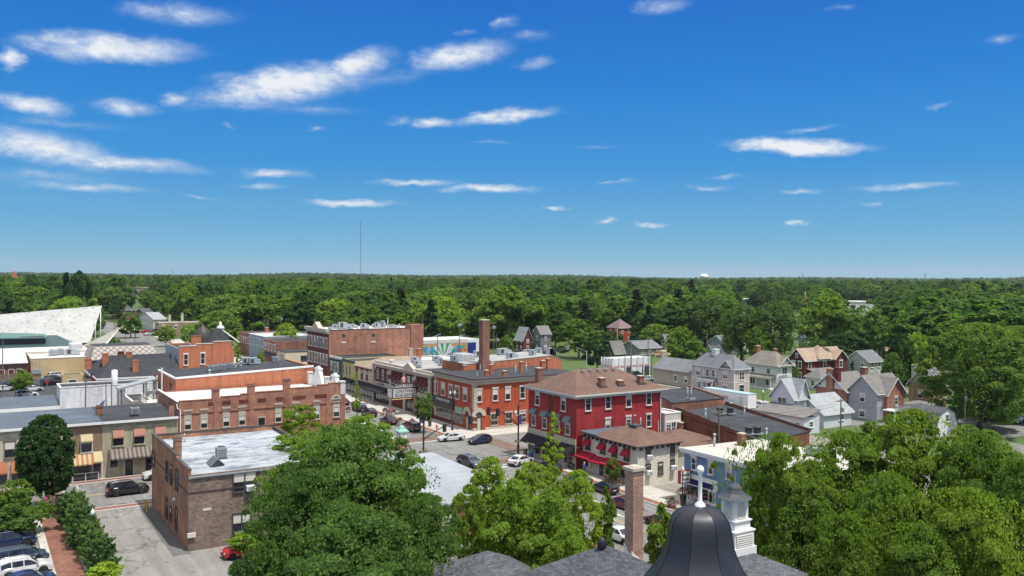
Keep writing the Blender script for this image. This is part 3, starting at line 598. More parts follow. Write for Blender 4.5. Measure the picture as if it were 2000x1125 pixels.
mb = MB(); mb.box(4.5, -.8, 0, 5.4, -.05, 1.25); mb.box(4.45, -.86, 1.25, 5.45, 0, 1.35); whole('wheelie_bin', 'black wheeled bin standing against the dark brown brick back wall', 'bin', mb, M['darkgrey'], (b.x0, b.y0, 0))

# --- storefront row on the cross street (north side)
FY = 130.6
xs = [-12, XofY(92, FY), XofY(200, FY), 25.2]
def row_building(name, label, x0, x1, wall, roof, h=7.8, d=13.5):
    b = B(name, label, x0, x1, FY, FY+d, h); b.shell(M[wall], h, .0, .2); mb = MB(); mb.slab([(-.02, -.35, h+.02), (b.W-.02, -.35, h+.02), (b.W-.02, d, h+.32), (-.02, d, h+.32)], .16); part('roof', mb, M[roof], b.o)
    mb = MB(); mb.box(.01, -.47, h-.26, b.W-.03, -.36, h+.06); part('gutter', mb, M['white'], b.o); return b
b = row_building('storefront_building', 'cream painted brick storefront with brown shutters behind the round tree', xs[0], xs[1], 'cream_brick', 'blue_roof')
for px in (19, -25): b.win('-Y', b.u('-Y', px), 4.05, 1.15, 2.2, 'wood', 'lintel', 'hung', .5)
b.awning('-Y', b.u('-Y', -14), b.u('-Y', 14), 3.6, 1.3, 1.0, 'terracotta'); b.awning('-Y', b.u('-Y', 21), b.u('-Y', 43), 3.6, 1.35, 1.0, 'terracotta')
b.shop('-Y', b.u('-Y', -14), b.u('-Y', 13), .7, 2.6); b.shop('-Y', b.u('-Y', 24), b.u('-Y', 41), .9, 2.6, 'darkgrey', 1); b.door('-Y', b.u('-Y', 62), 1.0, 2.2, M['black'])
b = row_building('storefront_building', 'brown painted brick storefront with an orange striped canvas awning', xs[1], xs[2], 'brown', 'blue_roof')
for px in (128, 169): b.win('-Y', b.u('-Y', px), 3.85, 1.3, 2.3, 'offwhite', 'plain', 'hung', 0); b.awning('-Y', b.u('-Y', px)-.75, b.u('-Y', px)+.75, 6.35, .85, .7, 'pale_canvas')
b.awning('-Y', b.u('-Y', 119), b.u('-Y', 181), 3.75, 1.25, 1.3, 'orange_canvas', 'pale_canvas'); b.awning('-Y', b.u('-Y', 181.6), b.u('-Y', 199), 3.85, 1.15, 1.3, 'pale_canvas')
b.shop('-Y', b.u('-Y', 141), b.u('-Y', 173), .75, 2.5); b.door('-Y', b.u('-Y', 190), 1.1, 2.2, M['brown']); b.door('-Y', b.u('-Y', 131), 1.0, 2.2, M['black'])
b = row_building('storefront_building', 'khaki painted brick storefront with a long brown striped awning', xs[2], xs[3], 'khaki', 'dark_roof')
for px in (231, 272, 313): b.win('-Y', b.u('-Y', px), 4.35, 1.3, 2.35, 'khaki', 'lintel', 'hung', .3); b.awning('-Y', b.u('-Y', px)-.72, b.u('-Y', px)+.72, 6.75, 1.1, .5, 'dusty_rose')
b.awning('-Y', b.u('-Y', 212), b.u('-Y', 318), 4.0, 1.15, 1.35, 'stripe_brown', 'stripe_grey')
b.shop('-Y', b.u('-Y', 214), b.u('-Y', 231), 1.3, 2.7, 'offwhite', 1); b.door('-Y', b.u('-Y', 252), 1.05, 2.3, M['black'], trim='offwhite'); b.door('-Y', b.u('-Y', 292), 1.0, 2.3, M['black'], trim='khaki'); b.shop('-Y', b.u('-Y', 302), b.u('-Y', 330), .7, 2.6)
gx, gy = G(263, 808, 8.2); ac_unit(b.o, gx-b.x0, gy-b.y0, 8.15, 1.1, 1.1, 1.0); b.chimney(.35, 6, 8, 9.3, .8, .8, 'old_brick', 'coping_dark')

# --- long weathered brick building with the white roof
b = B('brick_building', 'long weathered red brick building with a white roof and stone window panels', 25.35, 50.4, 131.0, 147.9, 9.3)
W, Dp = b.W, b.Dp; b.shell(M['tan_red_brick'], 9.3, .3); b.flat_roof(M['white_roof'], 9.15, .25)
steps = [(0, XofY(405, 131)-b.x0, 9.75), (0, 0, 0)]
edges = [(335, 9.85), (431, 10.1), (470, 10.3), (500, 10.45), (561, 10.7), (620, 10.95), (642, 11.1)]
mb = MB()
for i, (px, z) in enumerate(edges):
    u0 = max(0, b.u('-Y', px)) if i else 0; u1 = b.u('-Y', edges[i+1][0]) if i+1 < len(edges) else W-.01
    mb.box(u0, 0, 9.301, u1, .3, z, 0); mb.box(u0, -.06, z, u1, .36, z+.1, 0)
mb.box(0, .36, 9.301, .3, Dp, 9.6, 0); mb.box(-.03, .36, 9.6, .33, Dp, 9.72, 1)
part('parapet', mb, [M['tan_red_brick'], M['white']], b.o)
for px in (422, 491.5, 561): b.chimney(b.u('-Y', px), .32, 9.3, 11.3+.45*(px-422)/70, 1.0, .75, 'tan_red_brick', 'coping_dark')
mb = MB()
for px in (335, 422, 491.5, 561, 642, 670): u = b.u('-Y', px); mb.box(u-.35, -.1, 0, u+.35, .01, 9.3)
part('pilasters', mb, M['tan_red_brick'], b.o)['kind'] = 'stuff'
mb = MB()
for x0, x1 in ((401, 422), (429, 455), (462, 488), (498, 524), (534, 557), (567, 601), (610, 642)): mb = MB(); mb.box(b.u('-Y', x0)+.4, -.05, 9.0, b.u('-Y', x1)-.3, .01, 9.5); part('frieze_panel', mb, M['maroon_brick'], b.o)
for z in (8.0,): mb = MB(); mb.box(0, -.13, z, W, .01, z+.16); part('string_course', mb, M['tan_red_brick'], b.o)
b.winp('-Y', (436.5, 813, 447.5, 833), (367, 398.7, 442, 473, 544, 578, 618.5), trim='beige', lint='panel', muntin='hung', blind=.5)
b.winp('-Y', (652, 794, 662.5, 814), trim='beige', lint='panel', muntin='hung', blind=.5)
u = b.u('-Y', 511); d = b.door('-Y', u, 1.05, 2.3, paint('maroon_door', (.11, .02, .03), .6), 4.3, 'beige'); mb = MB(); mb.box(u-1.5, -1.1, 4.15, u+1.5, 0, 4.28)
for k in range(13): mb.box(u-1.5+k*.24, -1.1, 4.28, u-1.47+k*.24, -1.07, 5.2)
mb.box(u-1.5, -1.12, 5.2, u+1.5, -1.05, 5.26); part('balcony', mb, M['black'], b.o)
# corner pier: arch, stone front, ornate white gables facing the main street
u = b.u('-Y', 657); mb = MB(); pts = [(u-.95, -.04, 8.35)]+[(u+.95*math.cos(math.pi-math.pi*k/10), -.04, 8.35+.95*math.sin(math.pi*k/10)) for k in range(11)]+[(u+.95, -.04, 8.35)]
mb.extr(pts, (0, .06, 0), 0); pts = [(u+.6*math.cos(math.pi-math.pi*k/10), -.08, 8.4+.6*math.sin(math.pi*k/10)) for k in range(11)]; mb.extr(pts, (0, .05, 0), 1); part('arch', mb, [M['beige'], M['glass']], b.o)
mb = MB(); mb.box(b.u('-Y', 648.5), -.16, 0, W+.02, .01, 3.9); mb.box(b.u('-Y', 648.5)-.1, -.28, 3.9, W+.1, .01, 4.15); mb.box(b.u('-Y', 648.5)-.1, -.24, 2.6, W+.06, .01, 2.75); part('stone_front', mb, M['cream_brick'], b.o)
lettering("CHARTER'S", .5, M['black'], b.o, (b.u('-Y', 658), -.19, 3.35), '-Y', .75)
mb = MB()
for yc, w0, w1, zt in ((3.4, 5.2, 1.5, 11.7), (11.3, 6.0, 1.7, 12.1)): mb.extr([(W-.6, yc-w0/2, 9.31), (W-.6, yc+w0/2, 9.31), (W-.6, yc+w1/2, zt), (W-.6, yc-w1/2, zt)], (.55, 0, 0), 0); mb.box(W-.75, yc-w1/2-.15, zt, W+.1, yc+w1/2+.15, zt+.3, 0); mb.box(W-.55, yc-.4, zt+.3, W-.1, yc+.4, zt+.6, 0)
for yc in (.3, 7.2, 15.6): mb.box(W-.75, yc-.45, 9.31, W+.05, yc+.45, 11.2, 1); mb.box(W-.85, yc-.55, 11.2, W+.12, yc+.55, 11.35, 1)
part('gable_front', mb, [M['white'], M['offwhite']], b.o)
mb = MB(); mb.tube([(-.12, .6, 9.4), (-.14, .2, 8.9), (.18, -.16, 8.6), (.18, -.16, 0.1)], .07, 6); part('downpipe', mb, M['white'], b.o)
for px, py in ((405, 759), (444, 752), (487, 746), (535, 746)): gx, gy = G(px, py, 9.2); ac_unit(b.o, gx-b.x0, gy-b.y0, 9.16, 1.1, .9, .95)
gx, gy = G(551, 740, 9.2); mb = MB()
for sx in (-.5, .5): mb.tube([(gx-b.x0+sx*1.6, gy-b.y0, 9.15), (gx-b.x0+sx*.15, gy-b.y0+.2, 11.9)], .05, 5)
for k in range(6): z = 9.5+k*.38; q = .75-.11*k; mb.tube([(gx-b.x0-q, gy-b.y0+.03*k, z), (gx-b.x0+q, gy-b.y0+.03*k, z)], .025, 4)
part('step_ladder', mb, M['steel'], b.o)

# --- orange brick building behind it
b = B('brick_building', 'bright orange brick building with black roof behind the white roofed brick building', 28.2, 51.2, 148.2, 164, 11)
W, Dp = b.W, b.Dp; b.shell(M['orange_brick'], 11, .2); mb = MB(); mb.slab([(.3, .3, 11.0), (W-.3, .3, 11.85), (W-.3, Dp, 11.85), (.3, Dp, 11.0)], .2); part('roof', mb, M['dark_roof'], b.o)
mb = MB(); mb.extr([(0, 0, 11.001), (W, 0, 11.001), (W, 0, 11.95), (0, 0, 11.1)], (0, .3, 0), 0); mb.extr([(-.05, -.06, 11.1), (W+.05, -.06, 11.95), (W+.05, -.06, 12.25), (-.05, -.06, 11.4)], (0, .42, 0), 1); mb.box(-.05, .36, 11, .3, Dp, 11.25, 1); mb.box(W-.3, .36, 11, W, Dp, 12.1, 0); part('parapet', mb, [M['orange_brick'], M['white']], b.o)
for px, py, t in ((411, 718, 'a'), (421, 717, 'a'), (435, 716, 'a'), (449, 714, 'a'), (471, 712, 'v'), (480, 706, 'd'), (497, 708, 'd'), (537, 705, 'a'), (460, 713, 'v'), (412, 727, 'v')):
    gx, gy = G(px, py+4, 11.6); gx, gy = gx-b.x0, min(max(gy-b.y0, 1.2), Dp-1.5); z = 11+.85*gx/W
    {'a': lambda: ac_unit(b.o, gx, gy, z, 1.0, 1.0, 1.1), 'v': lambda: vent_pipe(b.o, gx, gy, z, .9, .16), 'd': lambda: duct_unit(b.o, gx, gy, z, 2.0, 1.3, 1.3)}[t]()
for px in (312, 320, 328): b.win('-X', 4+(328-px)*.9, 7.6, 1.0, 2.2, 'maroon', 'lintel', 'hung', 0)
mb = MB()
for k in (0, 3): mb.box(-4.2, .4+k*1.6, 0, -4.0, .6+k*1.6, 7.4); mb.box(-1.2, .4+k*1.6, 0, -1.0, .6+k*1.6, 7.4)
mb.box(-4.4, .2, 7.1, 0, 5.8, 7.3)
for x in [-4.4+.35*k for k in range(13)]: mb.box(x, .2, 7.3, x+.04, .24, 8.4)
for y in [.2+.35*k for k in range(16)]: mb.box(-4.4, y, 7.3, -4.36, y+.04, 8.4)
mb.box(-4.42, .16, 8.4, 0, .26, 8.48); mb.box(-4.44, .26, 8.4, -4.34, 5.8, 8.48); part('balcony', mb, M['offwhite'], b.o)
mb = MB()
for k in range(4): mb.box(-.75+.0*k, 7.2+.35*k, 8, -.69, 7.26+.35*k, 12.3)
for k in range(9): mb.box(-.78, 7.2, 8.3+k*.45, -.72, 8.3, 8.35+k*.45)
part('roof_ladder', mb, M['white'], b.o)

# --- white painted block building, tin canopy and covered steel stair
b = B('block_building', 'white painted block building with a dark flat roof beside the teal edged canopy', 14.0, 33, 180.2, 187, 7.0)
b.shell(M['white_block'], 7, .25); b.flat_roof(M['dark_roof'], 6.85); b.coping(M['white'], 7.0)
gx, gy = 31.5-b.x0, 3; mb = MB(); gx = XofY(224, 183)-b.x0; mb.lathe([(.55, 6.9), (.55, 9.5), (.2, 9.62), (0, 9.62)], 12, 0, (gx, 3, 0)); part('roof_flue', mb, M['white'], b.o)
b.door('-Y', b.u('-Y', 142), 1.1, 2.2, M['white_block'], glass=False); mb = MB(); u = b.u('-Y', 142); mb.box(u-1, -.5, 3.0, u+1, 0, 3.1); part('door_canopy', mb, M['grey'], b.o)
mb = MB(); z0 = b.z('-Y', 178, 810); mb.extr([(b.u('-Y', 176), -.35, z0), (b.u('-Y', 204), -.35, z0+2.3), (b.u('-Y', 204), -.35, z0+2.6), (b.u('-Y', 176), -.35, z0+.35)], (0, .3, 0)); part('stair_rail', mb, paint('blue_rail', (.015, .06, .25), .5), b.o)
b = thing('canopy', 'open drive through canopy with blue grey roof and teal edge at the left edge', 'canopy', (-16, 174.6, 0))
mb = MB(); mb.slab([(0, 0, 4.4), (29.4, 0, 4.4), (29.7, 13.5, 4.9), (0, 13.5, 4.9)], .25); part('roof', mb, M['blue_roof'], b)
mb = MB(); mb.box(-.1, -.14, 3.55, 29.6, -.01, 4.5, 0); mb.box(-.1, -.16, 3.2, 29.6, -.01, 3.549, 1); part('fascia', mb, [M['white'], paint('teal_trim', (.03, .25, .25), .5)], b)
for x in (17.2, 21.0, 24.8, 27.6):
    mb = MB(); mb.box(x-.15, .1, 0, x+.15, .4, 3.6); part('post', mb, M['offwhite'], b); mb = MB(); mb.box(x-.15, 12.6, 0, x+.15, 12.9, 4.5); part('post', mb, M['maroon_brick'], b)
b = thing('stair_tower', 'grey steel stair with a sloping canopy roof between white and orange buildings', 'stair', (22.5, 160, 0))
mb = MB(); x0, z0 = XofY(228, 163)-22.5, AY(228, 757, 163)[1]; x1, z1 = XofY(304, 163)-22.5, AY(304, 737, 163)[1]
mb.slab([(x0, 1.4, z0), (x1, 1.4, z1), (x1, 4.6, z1), (x0, 4.6, z0)], .3); part('canopy_roof', mb, M['grey'], b)
for k, f in enumerate((.06, .16, .72, .98)):
    x = x0+(x1-x0)*f; mb = MB(); mb.box(x-.12, 1.6, 0, x+.12, 1.84, z0-.3+(z1-z0)*f); part('post', mb, M['galv'], b)
    mb = MB(); mb.box(x-.12, 4.2, 0, x+.12, 4.44, z0-.3+(z1-z0)*f); part('post', mb, M['galv'], b)
def flight(xa, za, xb, zb, y):
    mb = MB(); n = 12
    mb.slab([(xa, y, za), (xb, y, zb), (xb, y+.06, zb), (xa, y+.06, za)], .35); mb.slab([(xa, y+1.2, za), (xb, y+1.2, zb), (xb, y+1.26, zb), (xa, y+1.26, za)], .35)
    for k in range(n+1):
        f = k/n; x = xa+(xb-xa)*f; z = za+(zb-za)*f; mb.box(x-.15, y+.06, z-.08, x+.15, y+1.2, z)
        mb.box(x-.03, y, z, x+.03, y+.05, z+1.05)
    for dz in (.55, 1.05): mb.slab([(xa, y-.01, za+dz), (xb, y-.01, zb+dz), (xb, y+.06, zb+dz), (xa, y+.06, za+dz)], .07)
    return part('stair_flight', mb, M['galv'], b)
flight(x0+1.0, 3.6, x1-1.2, 7.4, 1.7); flight(x1-1.2, .3, x0+1.0, 3.6, 3.1)
mb = MB(); mb.box(x0-.4, 1.6, 3.3, x0+1.0, 4.6, 3.5); mb.box(x1-1.2, 1.6, 7.2, x1+.4, 4.6, 7.4); part('landing', mb, M['galv'], b)
b2 = B('annex_building', 'low pale annex with a dark roof behind the covered steel stair', 24.6, 28.0, 168, 179, 5.2); b2.shell(M['cream_brick'], 5.2, .2); b2.flat_roof(M['dark_roof'], 5.05); b2.coping(M['offwhite'], 5.2)
for u in (1.1,): b2.door('-Y', u, .95, 2.1, M['darkgrey'], glass=False); b2.win('-Y', 2.6, 1.6, .7, 1.6, 'offwhite', 'plain', 'hung', 0)

# --- brick house with charcoal hipped roofs
b = B('brick_house', 'low red brick house with two charcoal roofs, white eaves and tall orange chimneys', 22.8, 38.6, 198.0, 214, 6.4, 'house')
b.shell(M['red_brick'], 6.4, .0, .3); W, Dp = b.W, b.Dp
mb = MB(); mb.slab([(-.7, -.7, 6.5), (W, -.7, 6.5), (W, 4.6, 9.6), (2.6, 4.6, 9.6)], .2); mb.slab([(-.7, -.7, 6.5), (2.6, 4.6, 9.6), (2.6, 5.2, 9.6), (-.7, 7, 6.5)], .2); mb.slab([(2.6, 4.6, 9.6), (W, 4.6, 9.6), (W, 7.2, 8.1), (2.6, 7.2, 8.1)], .2)
mb.slab([(-1.2, 7, 6.8), (W, 7, 6.8), (W, 11.5, 10.2), (2.4, 11.5, 10.2)], .2); mb.slab([(-1.2, 7, 6.8), (2.4, 11.5, 10.2), (-1.2, 16, 6.8)], .2); mb.slab([(2.4, 11.5, 10.2), (W, 11.5, 10.2), (W, 16, 6.8), (-1.2, 16, 6.8)], .2); part('roof', mb, M['slate'], b.o)
mb = MB(); mb.box(-.8, -.82, 6.2, W, -.71, 6.5); mb.box(-.82, -.71, 6.2, -.71, 6.2, 6.5); mb.box(-1.3, 6.3, 6.35, -1.21, 16, 6.85); part('eaves', mb, M['white'], b.o)
for px, py, dd, top in ((264, 721, 0, 703), (205.5, 713, 7, 690), (252, 692, 10, 687), (172, 708, 6.5, 700)):
    yy = b.y0+dd+1.2; x = XofY(px, yy)-b.x0; zt = AY(px, top, yy)[1]; zb = AY(px, py+2, yy)[1]; b.chimney(x, dd+1.2, zb-1.2, zt, 1.15, 1.0, 'orange_brick', 'terracotta')
for px in (246, 280): b.win('-Y', b.u('-Y', px), 4.2, .9, 1.7, 'beige', 'lintel', 'hung', 0)
b.win('-Y', b.u('-Y', 217), 4.2, .9, 1.7, 'beige', 'lintel', 'hung', 0)

# --- orange gabled bank-like building with a turret roof
b = B('brick_building', 'orange brick building with stepped parapet and dark turret roof topped by a white finial', 38.8, 50.6, 200.2, 216, 11.9)
W, Dp = b.W, b.Dp; b.shell([M['orange_brick'], M['orange_brick'], M['orange_brick'], siding('grey_panel', (.36, .38, .38), .6, True)], 11.9, .3); b.flat_roof(M['dark_roof'], 11.5)
mb = MB()
for x0, x1, z in ((347, 384, 12.3), (384, 416, 12.7), (416, 452, 13.1)): u0, u1 = max(0, b.u('-Y', x0)), b.u('-Y', x1); mb.box(u0, 0, 11.901, u1, .3, z, 0); mb.box(u0, -.08, z, u1, .4, z+.16, 1)
part('parapet', mb, [M['orange_brick'], M['offwhite']], b.o)
for px, t, bt in ((363, 692, 713), (396, 690, 711)): b.winp('-Y', (px-3.6, t, px+3.6, bt), trim='white', lint='lintel', muntin='hung', blind=0)
for u in (4, 9, 14): b.win('-X', u, 7.6, 1.0, 2.4, 'grey', 'plain', 'hung', 0)
yc = 7.5; tx = XofY(424, b.y0+yc)-b.x0; mb = MB(); mb.lathe([(4.6, 11.6), (1.0, 15.4), (.4, 15.6), (0, 15.7)], 4, 0, (tx, yc, 0), False, math.pi/4); part('turret_roof', mb, M['slate'], b.o)
mb = MB(); x, y = XofY(427, b.y0+yc)-b.x0+.4, yc; mb.lathe([(.5, 14.9), (.5, 15.4), (.85, 15.5), (.9, 15.9), (.55, 16.2), (.25, 16.4), (.35, 16.7), (.25, 16.9), (.05, 17.3), (0, 17.3)], 12, 0, (x, y, 0)); part('finial', mb, M['white'], b.o)
mb = MB(); mb.tube([(x+.3, y-.4, 15.3), (x+2.0, y-2.0, 13.8), (x+3.4, y-3.4, 12.5)], .16, 5); part('hip_flashing', mb, M['white'], b.o)
mb = MB(); x = XofY(396, 214)-b.x0; mb.lathe([(2.2, 11.5), (2.1, 13.4), (1.5, 15.0), (.5, 15.8), (.12, 16.4), (0, 16.8)], 14, 0, (x, 13.8, 0)); part('dome', mb, paint('bronze_dome', (.06, .052, .045), .55), b.o)
b.chimney(XofY(381, 212)-b.x0, 11, 11.5, 14.0, 2.2, 1.0, 'orange_brick', 'coping_dark'); gx, gy = G(352, 674, 11.6); vent_pipe(b.o, 3.5, 6, 11.5, .8, .12); ac_unit(b.o, 4.6, 8, 11.5, 1.2, .8, .5)

# --- tan stucco building, low white roofs, diamond mansard, teal roofed building and white perforated wing
b = B('stucco_building', 'tan stucco building with a white flat roof behind the left parking lot', 13.8, 29.6, 266, 285, 5.2); b.shell(M['tan_stucco'], 5.2, .2); b.flat_roof(M['white_roof'], 5.05); b.coping(M['offwhite'], 5.2)
for k in range(3): mb = MB(); x = b.u('-Y', 65+k*6.5); mb.box(x-.35, -.4, 1.2, x+.35, 0, 2.4); mb.box(x-.05, -.15, 2.4, x+.05, 0, 4.6); part('meter_box', mb, M['grey'], b.o)
for px, py in ((118, 692), (103, 694)): gx, gy = G(px, py, 5.2); ac_unit(b.o, gx-b.x0, min(gy-b.y0, 17), 5.06, 2, 1.6, 1.7)
gx, gy = G(142, 692, 5.2); duct_unit(b.o, gx-b.x0, min(gy-b.y0, 17), 5.06, 3.6, 2, 1.8)
b = B('garden_shed', 'small tan outbuilding with a dark doorway at the end of the left parking lot', XofY(122, 236), XofY(162, 236), 236, 240, 3.6); b.shell(M['tan_stucco'], 3.6, .1); b.flat_roof(M['dark_roof'], 3.5); b.door('-Y', b.W*.48, 1.6, 2.3, M['darkgrey'], glass=False)
b = B('roof_building', 'low building with a pale metal roof behind the wooden fence at the left edge', -30, 13.2, 268, 290, 4.2); b.shell(M['old_brick'], 4.2, 0, .3); mb = MB(); mb.slab([(-.3, -.6, 4.2), (b.W, -.6, 4.2), (b.W, 22, 6.2), (-.3, 22, 6.2)], .2); part('roof', mb, paint('pale_metal_roof', (.58, .60, .62), .5, .1), b.o)
for px in (3, 22, 38): b.door('-Y', b.u('-Y', px), 1.2, 2.4, M['maroon'], glass=False)
mb = MB()
for k in range(40): mb.box(k*.55, 0, 0, k*.55+.5, .08, 1.9+.06*(k % 3))
whole('wooden_fence', 'dark weathered board fence at the far left side of the parking lot', 'fence', mb, M['wood'], (-8, 262, 0))
b = B('white_roof_building', 'long low building with a bright white roof in front of the teal roofed building', -30, XofY(178, 287), 287, 306, 5.4); b.shell(M['cream_brick'], 5.4, .1); b.flat_roof(M['white_roof'], 5.35); mb = MB(); mb.box(30+XofY(140, 290), 4, 5.3, 30+XofY(162, 290), 12, 7.0); part('roof_monitor', mb, M['white_roof'], b.o)
def diamond():
    m, nt, b = newmat('diamond_shingle'); uv = nt.nodes.new('ShaderNodeUVMap'); sp = nt.nodes.new('ShaderNodeSeparateXYZ'); nt.links.new(uv.outputs[0], sp.inputs[0])
    def mt(op, a, c):
        n = nt.nodes.new('ShaderNodeMath'); n.operation = op
        for i, v in enumerate((a, c)):
            if isinstance(v, (int, float)): n.inputs[i].default_value = v
            else: nt.links.new(v, n.inputs[i])
        return n.outputs[0]
    k = .62; a = mt('MULTIPLY', sp.outputs[0], k); c = mt('MULTIPLY', sp.outputs[1], k)
    d = mt('MAXIMUM', mt('ABSOLUTE', mt('SUBTRACT', mt('FRACT', mt('ADD', a, c), 0), .5), 0), mt('ABSOLUTE', mt('SUBTRACT', mt('FRACT', mt('SUBTRACT', a, c), 0), .5), 0))
    nt.links.new(ramp(nt, d, [(.0, (.2, .175, .16)), (.12, (.42, .38, .34)), (.36, (.46, .42, .38)), (.39, (.17, .15, .14)), (1, (.15, .13, .125))]), b.inputs['Base Color']); b.inputs['Roughness'].default_value = .9; return m
M['diamond'] = diamond()
b = B('mansard_building', 'building with a diamond patterned mansard roof behind the charcoal roofed brick house', XofY(180, 258), XofY(306, 258), 258, 274, 5.2); b.shell(M['old_brick'], 5.2, 0, .2)
mb = MB(); W = b.W; mb.add([(-.4, -.5, 5.2), (W+.3, -.5, 5.2), (W-.6, 2.2, 8.4), (.8, 2.2, 8.4), (-.4, 16, 5.2), (W+.3, 16, 5.2), (.8, 14, 8.4), (W-.6, 14, 8.4)], [(0, 1, 2, 3), (4, 0, 3, 6), (1, 5, 7, 2), (5, 4, 6, 7)], 0); mb.poly([(.8, 2.2, 8.4), (W-.6, 2.2, 8.4), (W-.6, 14, 8.4), (.8, 14, 8.4)], 1); mb.box(-.5, -.62, 4.95, W+.4, -.51, 5.25, 2); part('mansard_roof', mb, [M['diamond'], M['dark_roof'], M['offwhite']], b.o)
b.chimney(XofY(236, 259)-b.x0, .6, 5.2, 7.0, 1.6, .8, 'maroon_brick', 'coping_dark')
b = thing('library_building', 'pale walled building with tiered teal metal roofs and a dark clerestory band', 'building', (-25, 300, 0))
mb = MB(); mb.box(0, 8, -.3, XofY(155, 308)+25, 30, 4.9); part('wall', mb, paint('pale_stucco', (.62, .61, .58), .8, .06), b)
mb = MB(); xr = XofY(160, 306)+25; mb.add([(-1, 6.5, 4.9), (xr, 6.5, 4.6), (xr-6, 22, 8.0), (-1, 22, 8.0)], [(0, 1, 2, 3)]); mb.add([(xr, 6.5, 4.6), (xr+.5, 34, 4.9), (xr-6, 22, 8.0)], [(0, 1, 2)]); part('lower_roof', mb, M['teal_dark'], b)
mb = MB(); mb.box(-1, 6.3, 4.5, xr, 6.48, 4.85); part('eaves', mb, M['maroon'], b)
xm = XofY(88, 312)+25; mb = MB(); mb.box(0, 13, 4.95, xm, 27, 8.2); part('clerestory', mb, M['coping_dark'], b)
mb = MB(); xm2 = XofY(93, 311)+25; mb.slab([(-1, 11.5, 8.5), (xm2, 11.5, 8.0), (xm2, 26, 8.4), (-1, 20, 10.8)], .3); part('upper_roof', mb, M['teal_roof'], b)
def perforated():
    m, nt, b = newmat('perforated_panel'); uv = nt.nodes.new('ShaderNodeUVMap'); mp = nt.nodes.new('ShaderNodeMapping'); mp.inputs['Scale'].default_value = (.62, 1.25, 1); mp.inputs['Rotation'].default_value = (0, 0, -.1); nt.links.new(uv.outputs[0], mp.inputs[0])
    v = nt.nodes.new('ShaderNodeTexVoronoi'); v.inputs['Scale'].default_value = 1.0; nt.links.new(mp.outputs[0], v.inputs[0])
    sep = nt.nodes.new('ShaderNodeSeparateXYZ'); nt.links.new(v.outputs['Color'], sep.inputs[0]); gate = nt.nodes.new('ShaderNodeMath'); gate.operation = 'GREATER_THAN'; gate.inputs[1].default_value = .5; nt.links.new(sep.outputs[0], gate.inputs[0])
    dot = nt.nodes.new('ShaderNodeMath'); dot.operation = 'LESS_THAN'; dot.inputs[1].default_value = .3; nt.links.new(v.outputs['Distance'], dot.inputs[0]); al = nt.nodes.new('ShaderNodeMath'); al.operation = 'MULTIPLY'; nt.links.new(gate.outputs[0], al.inputs[0]); nt.links.new(dot.outputs[0], al.inputs[1])
    f = noise(nt, .25, 4); col = mixc(nt, al.outputs[0], ramp(nt, f, [(.3, (.34, .34, .335)), (.7, (.41, .41, .40))]), (.20, .20, .205)); nt.links.new(col, b.inputs['Base Color']); b.inputs['Roughness'].default_value = .55; return m
t = thing('screen_wall', 'huge slanted white perforated panel wing rising to a sharp point', 'wing', (6, 322, 0))
mb = MB(); Yp = 324
def wp(px, py, y=Yp): x, z = AY(px, py, y); return (x-6, y-322, z)
a, c, d, e = wp(-90, 622, 334), wp(199, 597, 334), wp(176, 669, 322), wp(-90, 680, 322)
mb.extr([a, c, (d[0], d[1], max(.2, d[2])), (e[0], e[1], max(0, e[2]))], (.15, .8, 0)); part('panel', mb, perforated(), t)
for px, top in ((186, 625), (196.5, 606)): mb = MB(); x = XofY(px, Yp+3)-6; zt = AY(px, top, Yp+3)[1]; mb.lathe([(.16, 0), (.16, zt), (0, zt)], 8, 0, (x, 5, 0)); part('column', mb, M['galv'], t)
t = thing('folded_roof', 'pale grey folded triangular roof pointing up beside the white perforated wing', 'roof', (24, 300, 0))
a, c, d = wp(158, 677, 300), wp(234, 641, 305), wp(206, 671, 298); f3 = lambda p: (p[0]+6-24, p[1]+322-300, p[2])
mb = MB(); A_, C_, D_ = f3(a), f3(c), f3(d); mb.extr([A_, D_, C_], (0, .25, .1)); part('roof_plane', mb, shingle('pale_grey_shingle', (.33, .32, .29), .15), t); mb = MB(); mb.extr([D_, (D_[0]+.5, D_[1]-.1, D_[2]), (C_[0]+.1, C_[1]-.1, C_[2]+.15), C_], (0, .3, 0)); part('edge', mb, M['white'], t)
mb = MB(); mb.box(A_[0]+2, A_[1]+1, 0, D_[0]-.5, A_[1]+6, 2.0); part('wall', mb, M['cream_brick'], t)
# ------------------------------------------------------------------ main street, east side
# corner brick building with the arched stone entrance
b = B('brick_building', 'clean red brick corner building with stone arched corner entrance and flat black roof', 77.3, 101, 136.9, 152.6, 8.9)
W, Dp = b.W, b.Dp; b.shell(M['red_brick'], 8.9, .0, .2); mb = MB(); mb.slab([(-.3, -.3, 9.52), (W, -.3, 9.52), (W, Dp, 9.3), (-.3, Dp, 9.3)], .2); part('roof', mb, M['dark_roof'], b.o)
b.band(8.45, 9.1, .25, M['beige'], 'SW', 'frieze'); b.band(9.1, 9.34, .6, M['beige'], 'SW', 'cornice'); b.band(9.34, 9.6, .68, M['coping_dark'], 'SW', 'coping')
mb = MB()
for k in range(44): u = .2+k*.54; mb.box(u, -.5, 8.86, u+.16, -.251, 9.09); 
for k in range(28): u = .3+k*.54; mb.box(-.5, u, 8.86, -.251, u+.16, 9.09)
part('dentils', mb, M['beige'], b.o)['kind'] = 'stuff'
b.winp('-X', (905.8, 759, 913, 783), (852, 866, 881, 894, 909.3), trim='offwhite', lint='lintel', muntin='hung', blind=.0)
b.winp('-Y', (931.6, 761, 940.4, 785), (936, 967.5, 992, 1020.5, 1062), trim='offwhite', lint='lintel', muntin='hung')
